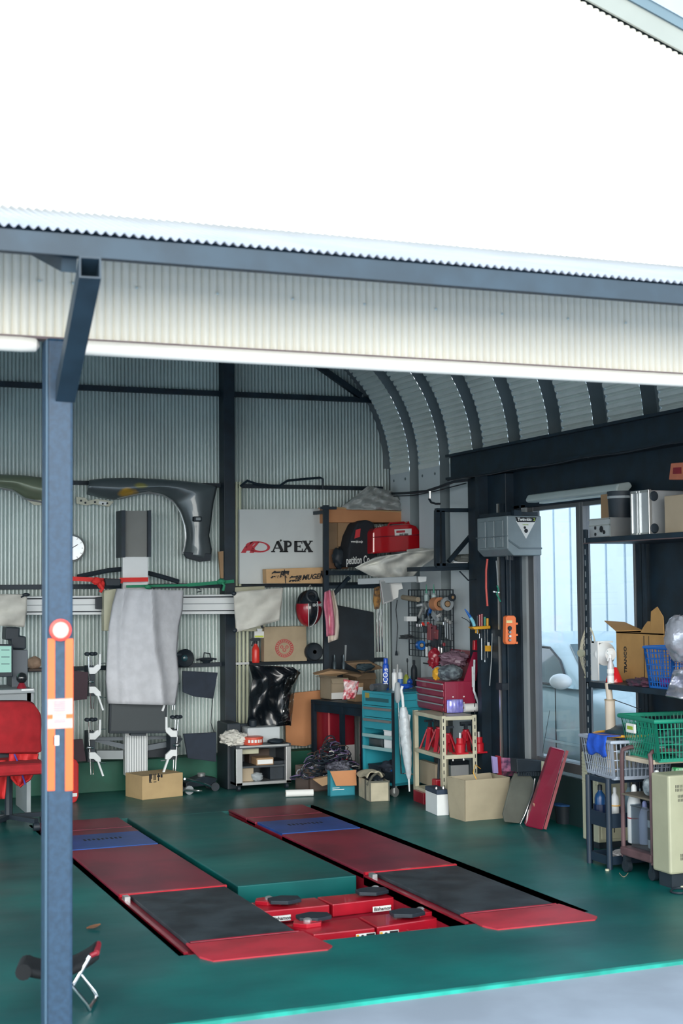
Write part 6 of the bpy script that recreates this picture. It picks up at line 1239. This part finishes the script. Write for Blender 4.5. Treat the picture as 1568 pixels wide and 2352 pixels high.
# ---- small black trolley (lower left)
P1=GZ(1400,1997,0); yl=P1.y+hx(1354,P1,V(0,1,0)); ztr=hz(1789,P1)
tr=T('black_trolley','small black trolley rack with trays of polish bottles under the shelf unit','trolley',(P1.x,P1.y,0))
W1=.34; D1=yl-P1.y
BT=mat('trolley_black',(28,44,60),.4)
for x,y in ((0,0),(0,D1),(W1,0),(W1,D1)): P(M().tube([(x,y,0.0),(x,y,ztr)],.018,10),'tube_post',BT,tr,sm=True)
zA=hz(1870,P1); zB=hz(1968,P1)
for z,hh in ((ztr,.03),(zA,.085),(zB,.05)):
    P(M().box(0,W1,0,D1,z-hh,z-hh+.008).box(-.002,.004,0,D1,z-hh,z).box(0,W1,-.002,.004,z-hh,z).box(W1-.004,W1,0,D1,z-hh,z).box(0,W1,D1-.004,D1,z-hh,z),'tray',BT,tr)
tr_b=[(1378,1858,1802,26,mat('bottle_navy',(24,70,120),.25),DK,'dark blue polish bottle with white dotted label on the black trolley','bottle'),(1412,1862,1808,20,WP,WP,'white polish bottle with a green print on the black trolley','bottle'),(1445,1862,1795,20,mat('bottle_haze',(120,150,165),.3),mat('cap_grey',(90,110,120),.4),'hazy grey bottle with a pump at the right of the black trolley','bottle')]
for i,(x,yb_,yt_,wp,col,cap,l,k) in enumerate(tr_b):
    p=V(P1.x+(.08,.16,.28)[i],0,zA-.075); p.y=GX(x,yb_,p.x).y
    b=bottle(l,x,yb_,0,yt_,wp,col,cap,k,'polish_bottle',None,'bottles on the black trolley','bottle',Pn=p)
    if i==0:
        for j in range(5): P(M().lathe([(.004,-.002),(.004,0)],(-.028*.9,-.028*.9,.03+.014*j),6,'y'),'label_dot',PAPER if j else YEL,b)
        P(M().lathe([(.043,.03),(.043,.10)],(0,0,0),14,'z'),'label_band',mat('label_navy',(14,34,66),.4),b)
    if i==1: P(M().lathe([(.034,.09),(.034,.095)],(0,0,0),12),'yellow_line',YEL,b); P(M().box(-.02,-.0,-.033,-.03,.01,.04),'green_print',MT['label_green'],b)
S(M().ball((0,0,.03),.1,.07,.03,14,8,.3),'cleaning_rags','dark and white rags on the bottom tray of the black trolley','cloth',mat('rag_mix',(90,80,84),.9,0,.6,14,c2=(200,200,200)),V(P1.x+.2,P1.y+.1,zB-.04),sm=True)
# grey basket on it
gq=V(P1.x+.22,P1.y+D1*.5+.02,ztr+.005)
gbk=basket('grey_basket','light grey plastic laundry basket holding a long tube, on the black trolley',gq,R(-8),.40,.44,.215,mat('basket_grey',(158,170,186),.5),.12,.010,(14,14,4))
yr_=T('oval_hoop','yellow oval hoop lying on the rim of the light grey basket','hoop',gq+V(0,0,.235)); P(M().tube([(.21*math.cos(t*PI/12)+.0,.17*math.sin(t*PI/12),.006) for t in range(24)],.008,8,True),'hoop',YEL,yr_,sm=True); P(M().lathe([(.17,0),(.16,.02),(.1,.05),(.001,.07)],(.05,.02,0),18),'dark_lid',mat('lid_teal',(44,66,76),.4),yr_,sm=True)
S(M().grid(lambda u,v:V(-.23-.012*math.sin(PI*v)-.003*math.sin(u*14),-.14+.2*u,.235-.105*v-.010*math.sin(u*9)) if v>.3 else V(-.23+.12*(.3-v)/.3-.02,-.14+.2*u,.245),20,12),'blue_cloth','blue microfibre cloth hanging over the rim of the light grey basket','cloth',mat('cloth_blue',(24,80,190),.9,0,.2,20,.4),gq,sm=True,sol=.006)
tp=T('cardboard_tube','pale telescopic tube rising out of the light grey basket','tube',gq+V(-.06,.0,.01)); c=GX(1403,1690,gq.x-.06); 
P(M().tube([V(c.x,c.y,ztr+.01),GX(1400,1608,c.x)],.031,16),'outer_tube',mat('tube_beige',(188,176,160),.6),tp,world=True,sm=True); P(M().tube([GX(1400,1608,c.x),GX(1396,1569,c.x)],.020,14),'inner_tube',MT['tube_beige'],tp,world=True,sm=True)
P(M().tube([GX(1400,1609,c.x),GX(1400,1606,c.x)],.034,16),'tube_collar',CARDL,tp,world=True)
S(M().tube([GX(1406,1606,5.2),GX(1440,1618,5.2),GX(1472,1630,5.2)],.003),'thin_wire','thin dark wire slanting before the right window','wire',DK,GX(1440,1618,5.2),world=True)
# ---- brown trolley with container
P2=GZ(1500,2024,0); yl2=P2.y+hx(1431,P2+V(0,0,.2),V(0,1,0)); D2=yl2-P2.y; zb2=hz(1748,P2); 
BRN=mat('rust_brown_tube',(94,70,74),.5,0,.3,8)
dt=T('brown_trolley','rusty brown tube trolley with a plywood top holding the green basket','trolley',(P2.x,P2.y,0))
W2=.50
XB=P2.x+.10
def dyp(px,X=None): return GX(px,1900,X or XB).y-(P2.y+.02)
for (y,ydir) in ((0,1),(D2,-1)):
    P(M().tube([(0,y,.09),(0,y,zb2-.0),(0.0,y+.01*ydir,zb2+.035),(.03,y+.03*ydir,zb2+.05),(W2-.03,y+.03*ydir,zb2+.05),(W2,y,zb2),(W2,y,.09)],.013,8),'tube_frame',BRN,dt,sm=True)
P(M().box(.01,W2,.02,D2-.02,zb2-.025,zb2),'plywood_top',mat('plywood_pale',(196,184,164),.7,0,.2,8),dt,bev=.003)
P(M().box(-.02,W2,-.01,D2+.01,.10,.15),'lower_deck',BRN,dt,bev=.01)
P(M().box(-.01,W2,0,D2,.45,.46),'middle_deck',mat('deck_grey_brown',(110,104,92),.7),dt)
for x,y in ((0.01,.01),(.01,D2-.02),(W2-.03,.01),(W2-.03,D2-.02)): P(M().lathe([(.015,-.014),(.036,-.014),(.036,.014),(.015,.014)],(x,y,.037),14,'x').box(x-.02,x+.02,y-.012,y+.012,.05,.10),'caster',DK,dt,sm=True)
gp=V(P2.x+.27,P2.y+D2*.5-.02,zb2+.002)
gbb=basket('green_basket','green plastic shopping basket with a white sticker on the plywood top',gp,R(-6),.50,.42,.225,GRP,.14,.013,(20,18,5))
P(M().box(-.262,-.25,.02,.13,.135,.19),'white_sticker',PAPER,gbb,bev=.005); P(M().box(-.264,-.262,.04,.11,.155,.175),'green_print',MT['label_green'],gbb)
P(M().ball((0,0,.08),.18,.15,.07,18,10,.2),'basket_contents',mat('contents_dark',(26,70,66),.5,0,.6,14,c2=(90,120,120)),gbb,sm=True)
P(M().box(.1,.13,-.214,-.208,.10,.15),'red_mark',RINK,gbb)
# container with bottles
zc=.16
pc_=T('plastic_container','translucent plastic container full of cleaning bottles on the brown trolley','container',(P2.x+.03,P2.y+.02,zc-.01))
TR_=glassmat('translucent_pp',(226,232,236),.14,.45)
W3=.30; D3=D2-.06; H3=.24
P(M().box(0,W3,0,.004,0,H3).box(0,.004,0,D3,0,H3).box(W3-.004,W3,0,D3,0,H3).box(0,W3,D3-.004,D3,0,H3).box(0,W3,0,D3,0,.004),'container_wall',TR_,pc_)
P(M().tube([(0,0,H3),(W3,0,H3),(W3,D3,H3),(0,D3,H3)],.006,6,True),'container_rim',TR_,pc_)
def cb_(lab,dx,dy,h,r,col,cap,z=zc,kind='bottle',extra=None):
    p=V(P2.x+.03+dx,P2.y+.02+dy,z); o=T('cleaning_bottle',lab,'bottle',p,0,'cleaning bottles on the brown trolley')
    P(M().lathe([(r*.92,0),(r,.006),(r,h*.66),(r*.8,h*.76),(r*.36,h*.86)],(0,0,0),16),'body',col,o,sm=True); P(M().lathe([(r*.42,h*.86),(r*.38,h*.96),(r*.2,h),(.001,h)],(0,0,0),12),'cap',cap,o,sm=True)
    if extra: P(M().lathe([(r*1.02,h*extra[0]),(r*1.02,h*extra[1])],(0,0,0),16),'label_band',extra[2],o)
    return o
cb_('white bottle with a red ring standing tallest at the left of the container',.06,dyp(1457,P2.x+.09),.34,.042,WP,WP,extra=(.42,.44,RED))
cb_('white jug with a lilac cap in the middle of the container',.09,dyp(1481,P2.x+.12),.25,.038,mat('lilac_bottle',(190,196,220),.4),mat('lilac_cap',(140,150,200),.4))
b=cb_('dark lidded bottle with a white number label in the container',.07,dyp(1506,P2.x+.10),.26,.048,WP,DK,extra=(.62,.8,DK)); P(M().lathe([(.0492,.05),(.0492,.12)],(0,0,0),16),'dark_label',mat('label_dark',(40,60,70),.5),b); text('2',.05,MAT4[b.name]@V(.004,-.052,.06),(1,-.2,0),(0,0,1),PAPER,b,bold=.001)
cb_('white bottle with a yellow neck ring at the right of the container',.10,dyp(1526,P2.x+.13),.31,.038,mat('pale_blue_bottle',(190,206,216),.4),WP,extra=(.60,.63,YEL))
zmid=.461
cb_('blue detergent bottle with a white cap on the middle deck',.06,dyp(1510,P2.x+.09),.15,.035,mat('detergent_blue',(60,70,180),.35),WP,z=zmid,extra=(.1,.3,mat('violet',(150,60,170),.4)))
o=T('green_pack','green and white refill pack standing on the middle deck','pack',V(P2.x+.22,GX(1535,1,P2.x+.22).y,zmid)); P(M().prism([(-.07,0,0),(.07,0,0),(.075,0,.10),(.05,0,.16),(-.06,0,.17),(-.07,0,.1)],(0,.05,0)),'pack_body',mat('pack_green_white',(220,228,220),.4,0,.3,16,c2=(50,150,90)),o,bev=.008); P(M().lathe([(.015,.0),(.015,.02)],(.05,.02,.16),10),'pack_cap',WP,o)
o=T('blue_pack','blue and purple bottle lying on the middle deck','bottle',V(P2.x+.12,GX(1522,1,P2.x+.12).y-.03,zmid+.035)); P(M().lathe([(.02,-.08),(.032,-.06),(.034,.04),(.015,.07)],(0,0,0),12,'x'),'body',mat('blue_pack_m',(50,70,170),.35,0,.3,20,c2=(150,130,210)),o,sm=True); P(M().lathe([(.017,.07),(.015,.09)],(0,0,0),10,'x'),'cap',WP,o)
S(M().ball((0,0,.06),.085,.08,.065,18,12,.12),'clear_bag','crumpled clear bag of cloths on the middle deck of the brown trolley','bag',mat('hazy_film',(150,160,164),.25,0,.3,14,.5,c2=(110,122,130)),V(P2.x+.09,GX(1473,1,P2.x+.09).y,zmid),sm=True)
# cream heater at the right border, disc foot, cable
hp_=GY(1539,2010,6.70)
he=T('cream_heater','cream metal heater cabinet with slots at the right border','heater',V(hp_.x,hp_.y,0)); hh=hp_.z+hz(1782,hp_); hb=hp_.z
P(M().box(0,.42,0,.17,hb,hh),'cabinet_body',mat('heater_cream',(160,162,138),.45,0,.06),he,bev=.012)
for (x,z,n) in ((.045,hh-.07,6),(.045,hh-.09,6),(.06,hh*.80,5),(.06,hh*.765,5),(.07,hh*.28,5),(.07,hh*.25,5)):
    for i in range(n): P(M().box(x+i*.010,x+i*.010+.003,-.002,.0,z,z+.016),'vent_slot',INK,he)
P(M().box(0.03,.4,.03,.15,0,hb),'plinth',DK,he)
dk_=T('stand_disc','pale round stand base on the floor at the right border','stand base',GZ(1560,2034,0)); P(M().lathe([(.055,0),(.055,.008),(.02,.014),(.001,.014)],(0,0,0),20),'base_disc',CRMP,dk_,sm=True)
S(M().tube([GZ(1568+20*math.cos(t*.35)-8,2046+6*math.sin(t*.35),.006) for t in range(18)],.006,6,True),'coiled_cable','black cable coiled on the floor at the right border','cable',DK,GZ(1560,2046,0),world=True,sm=True)
S(M().tube([GZ(1422+20*t/8,2005+9*math.sin(t/8*PI),.004) for t in range(9)],.002,4),'string','thin pale string on the floor under the black trolley','string',CARDL,GZ(1432,2010,0),world=True)
S(M().lathe([(.012,0),(.012,.01),(.001,.012)],(0,0,0),10),'bottle_cap','small pale round cap on the floor before the black trolley','cap',CRMP,GZ(1394,2000,0))  # pale bottle cap lying on the floor
# louvred cream cabinet behind
lv=T('louvred_cabinet','cream louvred metal cabinet behind the black trolley under the window','cabinet',V(4.95,7.9,0)); 
P(M().box(0,.26,0,.19,.04,.60),'cabinet_body',CRMP,lv,bev=.006); P(M().box(.02,.24,-.006,0,.06,.33),'cabinet_door',mat('cream_door',(196,194,166),.5),lv,bev=.003)
for i in range(9): P(M().box(-.008,0,.015,.175,.40+i*.021,.412+i*.021),'louvre_slat',CRMP,lv)
P(M().box(.11,.115,-.009,-.006,.1,.2),'door_handle',INK,lv)
P(M().box(.01,.24,.01,.17,0,.04),'plinth',DK,lv)
S(M().prism([(0,-.1,0),(.1,-.1,0),(.1,.1,0),(0,.1,0)],(0,0,.05)),'blue_lid','blue flat lid on the louvred cabinet beside the slotted post','tray',mat('lid_blue2',(60,100,140),.5),V(5.0,8.0,.60),bev=.004)  # blue lid lying flat on the cabinet top
# ---- folding stool and leaf
fs=T('folding_stool','small folding stool with a dark seat, red edge and steel legs behind the column','stool',GZ(190,2310,0))
F1=GZ(222,2291,.01); F2=GZ(205,2319,.01); fd_=F2-F1
A1=GY(160,2205,F1.y+.02); A2=GY(140,2235,F2.y)
P(M().tube([A1,F1-V(.012,0,-.025),F1,F2,F2-V(.012,0,-.025),A2],.008,8),'leg_frame',CHR,fs,world=True,sm=True)
B1=GY(219,2180,F1.y+.02); B2=GY(207,2196,F2.y+.02)
G1=V(B1.x-.13,B1.y,.01); G2=V(B2.x-.13,B2.y,.01)
P(M().tube([B1,G1,G2,B2],.008,8),'leg_frame',CHR,fs,world=True,sm=True)
sa=GY(62,2200,F1.y); sb=GY(226,2168,F1.y); w2_=V(fd_.x*.6,fd_.y*.9,0)
P(M().grid(lambda u,v:sa+(sb-sa)*u+w2_*v+V(0,0,-.045*math.sin(PI*u)**.8-(.012 if v>.5 else 0)),16,4),'seat',mat('seat_black',(8,13,18),.8),fs,world=True,sm=True,sol=.03)
P(M().tube([sb,sb+w2_],.012,8),'red_edge',mat('stool_red',(150,24,44),.5),fs,world=True,sm=True)
P(M().tube([sb+w2_,GY(208,2195,sb.y+w2_.y)],.010,8),'red_corner',MT['stool_red'],fs,world=True)
P(M().tube([sa+V(0,0,-.02),sa+w2_+V(0,0,-.02)],.032,12),'seat_roll',MT['seat_black'],fs,world=True,sm=True)
lf=GZ(215,2134,0); S(M().grid(lambda u,v:lf+V(-.035+.07*u,(-.03+.06*v)*math.sin(PI*(.05+.9*u)),.004+.014*abs(v-.5)+.012*u*u),8,5),'dry_leaf','dry brown leaf lying on the green floor right of the column','leaf',mat('leaf_brown',(112,76,52),.8),lf,world=True,sol=.001)
# ================================================================ OUTSIDE, seen through the windows
PNL=mat('outer_wall_white',(204,220,230),.5,0,.05,2)
ow=ST(M().box(8.02,8.1,5.5,22,-.1,4.2),'wall_outside',PNL)
pp_=P(M().box(8.0,8.02,0,.30,0,4.2),'wall_panel',PNL,ow); pp_.location.y=6.0
for i in range(1,46):
    c=pp_.copy(); sc.collection.objects.link(c); c.location.y=6.0+.345*i
# car
PT=mat('car_silver_blue',(176,204,216),.3,.0,.03,2,coat=.6); CG=mat('car_glass',(36,72,84),.08,0,coat=.8)
CX=6.72; HWd=.80
car=T('silver_car','silver blue coupe parked outside beyond the sliding windows','car',(CX,10.4,-.05))
stn=[(8.30,.34,.60,.62),(8.45,.25,.68,.74),(9.0,.22,.77,.79),(9.55,.22,.83,.80),(9.85,.22,.87,.80),(10.8,.22,.90,.80),(11.8,.24,.93,.80),(12.4,.30,.93,.76),(12.62,.40,.86,.66)]
m=M(); n=len(stn); prof=[]
for (y,zb_,zt_,hw) in stn:
    pr=[(-hw*.96,zb_),(-hw,zb_+.15),(-hw*1.0,zt_-.22),(-hw*.96,zt_-.06),(-hw*.86,zt_),(-hw*.4,zt_+.03),(0,zt_+.04)]; pr=pr+[(-x,z) for x,z in pr[:-1][::-1]]; prof.append([(CX+x,y,z) for x,z in pr])
K=len(prof[0])
for p in prof: m.v+=p
for i in range(n-1):
    for j in range(K-1): m.f.append((i*K+j,i*K+j+1,(i+1)*K+j+1,(i+1)*K+j)); m.k.append(0)
    m.f.append((i*K,(i+1)*K,(i+1)*K+K-1,i*K+K-1)); m.k.append(0)
m.f.append(tuple(range(K))); m.f.append(tuple((n-1)*K+j for j in range(K))); m.k+=[0,0]
P(m,'car_body',PT,car,world=True,sm=True,sub=1)
cab=[(9.82,.80,.86,.62),(10.55,.98,1.14,.56),(10.95,1.0,1.21,.56),(11.6,1.0,1.21,.56),(12.3,.9,.98,.60)]
def cs(y,z,hw): return [(CX-.76,y,.85),(CX-hw-.02,y,z-.05),(CX-hw*.8,y,z),(CX,y,z+.02),(CX+hw*.8,y,z),(CX+hw+.02,y,z-.05),(CX+.76,y,.85)]
m=M()
secs=[[(CX-.76,9.75,.86)]*1+[(CX-.70,9.78,.87),(CX-.6,9.74,.88),(CX,9.70,.89),(CX+.6,9.74,.88),(CX+.7,9.78,.87),(CX+.76,9.75,.86)],cs(10.35,1.20,.58),cs(10.8,1.26,.58),cs(11.6,1.24,.58),cs(12.35,.98,.60)]
for s_ in secs: m.v+=s_
for i in range(4):
    for j in range(6): m.f.append((i*7+j,i*7+j+1,(i+1)*7+j+1,(i+1)*7+j)); m.k.append(0)
P(m,'car_roof',PT,car,world=True,sm=True)
def sidept(y,t):  # point on the side glass plane, t 0 belt .. 1 roof edge
    k=min(1,max(0,(y-9.75)/.6)); zt_=.87+(1.185-.87)*k; return V(CX-.765+(.18*k)*t-.004,y,.87+(zt_-.87)*t)
gl=[sidept(9.92,.10),sidept(10.05,.66),sidept(10.2,.84),sidept(10.45,.92),sidept(11.0,.94),sidept(11.5,.88),sidept(11.6,.05),sidept(10.6,.03)]
P(M().prism(gl,(-.006,0,.002)),'side_window',CG,car,world=True)
P(M().tube([p+V(-.008,0,0) for p in gl],.010,6,True),'window_seal',DK,car,world=True)
P(M().prism([(CX-.66,9.80,.905),(CX+.66,9.80,.905),(CX+.50,10.32,1.18),(CX-.50,10.32,1.18)],(0,-.01,.012)),'windscreen',CG,car,world=True)
mr=P(M().ball(V(CX-.90,9.80,.925),.085,.10,.062,18,12),'door_mirror',mat('mirror_white',(214,222,228),.3),car,world=True,sm=True)
P(M().bar(V(CX-.84,9.84,.885),V(CX-.74,9.88,.87),.05,.03),'mirror_arm',PT,mr,world=True)
for y in (9.12,11.75):
    P(M().lathe([(.33,-.01),(.33,.1)],(CX-HWd-.002,y,.30),24,'x'),'wheel_arch',DK,car,world=True)
    t_=P(M().lathe([(.19,-.02),(.28,-.03),(.30,0),(.30,.18)],(CX-HWd-.0,y,.27),24,'x'),'tyre',DK,car,world=True,sm=True); P(M().lathe([(.19,-.015),(.12,.0),(.001,.0)],(CX-HWd,y,.27),10,'x'),'wheel_rim',ALU,t_,world=True)
P(M().box(CX-HWd-.006,CX-HWd+.002,10.05,10.053,.3,.86).box(CX-HWd-.006,CX-HWd+.002,11.25,11.253,.3,.86),'door_gap',DK,car,world=True)
P(M().ball(V(CX-.72,8.62,.66),.06,.10,.04,12,8),'marker_lamp',WP,car,world=True,sm=True)
P(M().box(CX-HWd-.012,CX-HWd+.0,9.6,11.5,.42,.44),'side_moulding',PT,car,world=True)
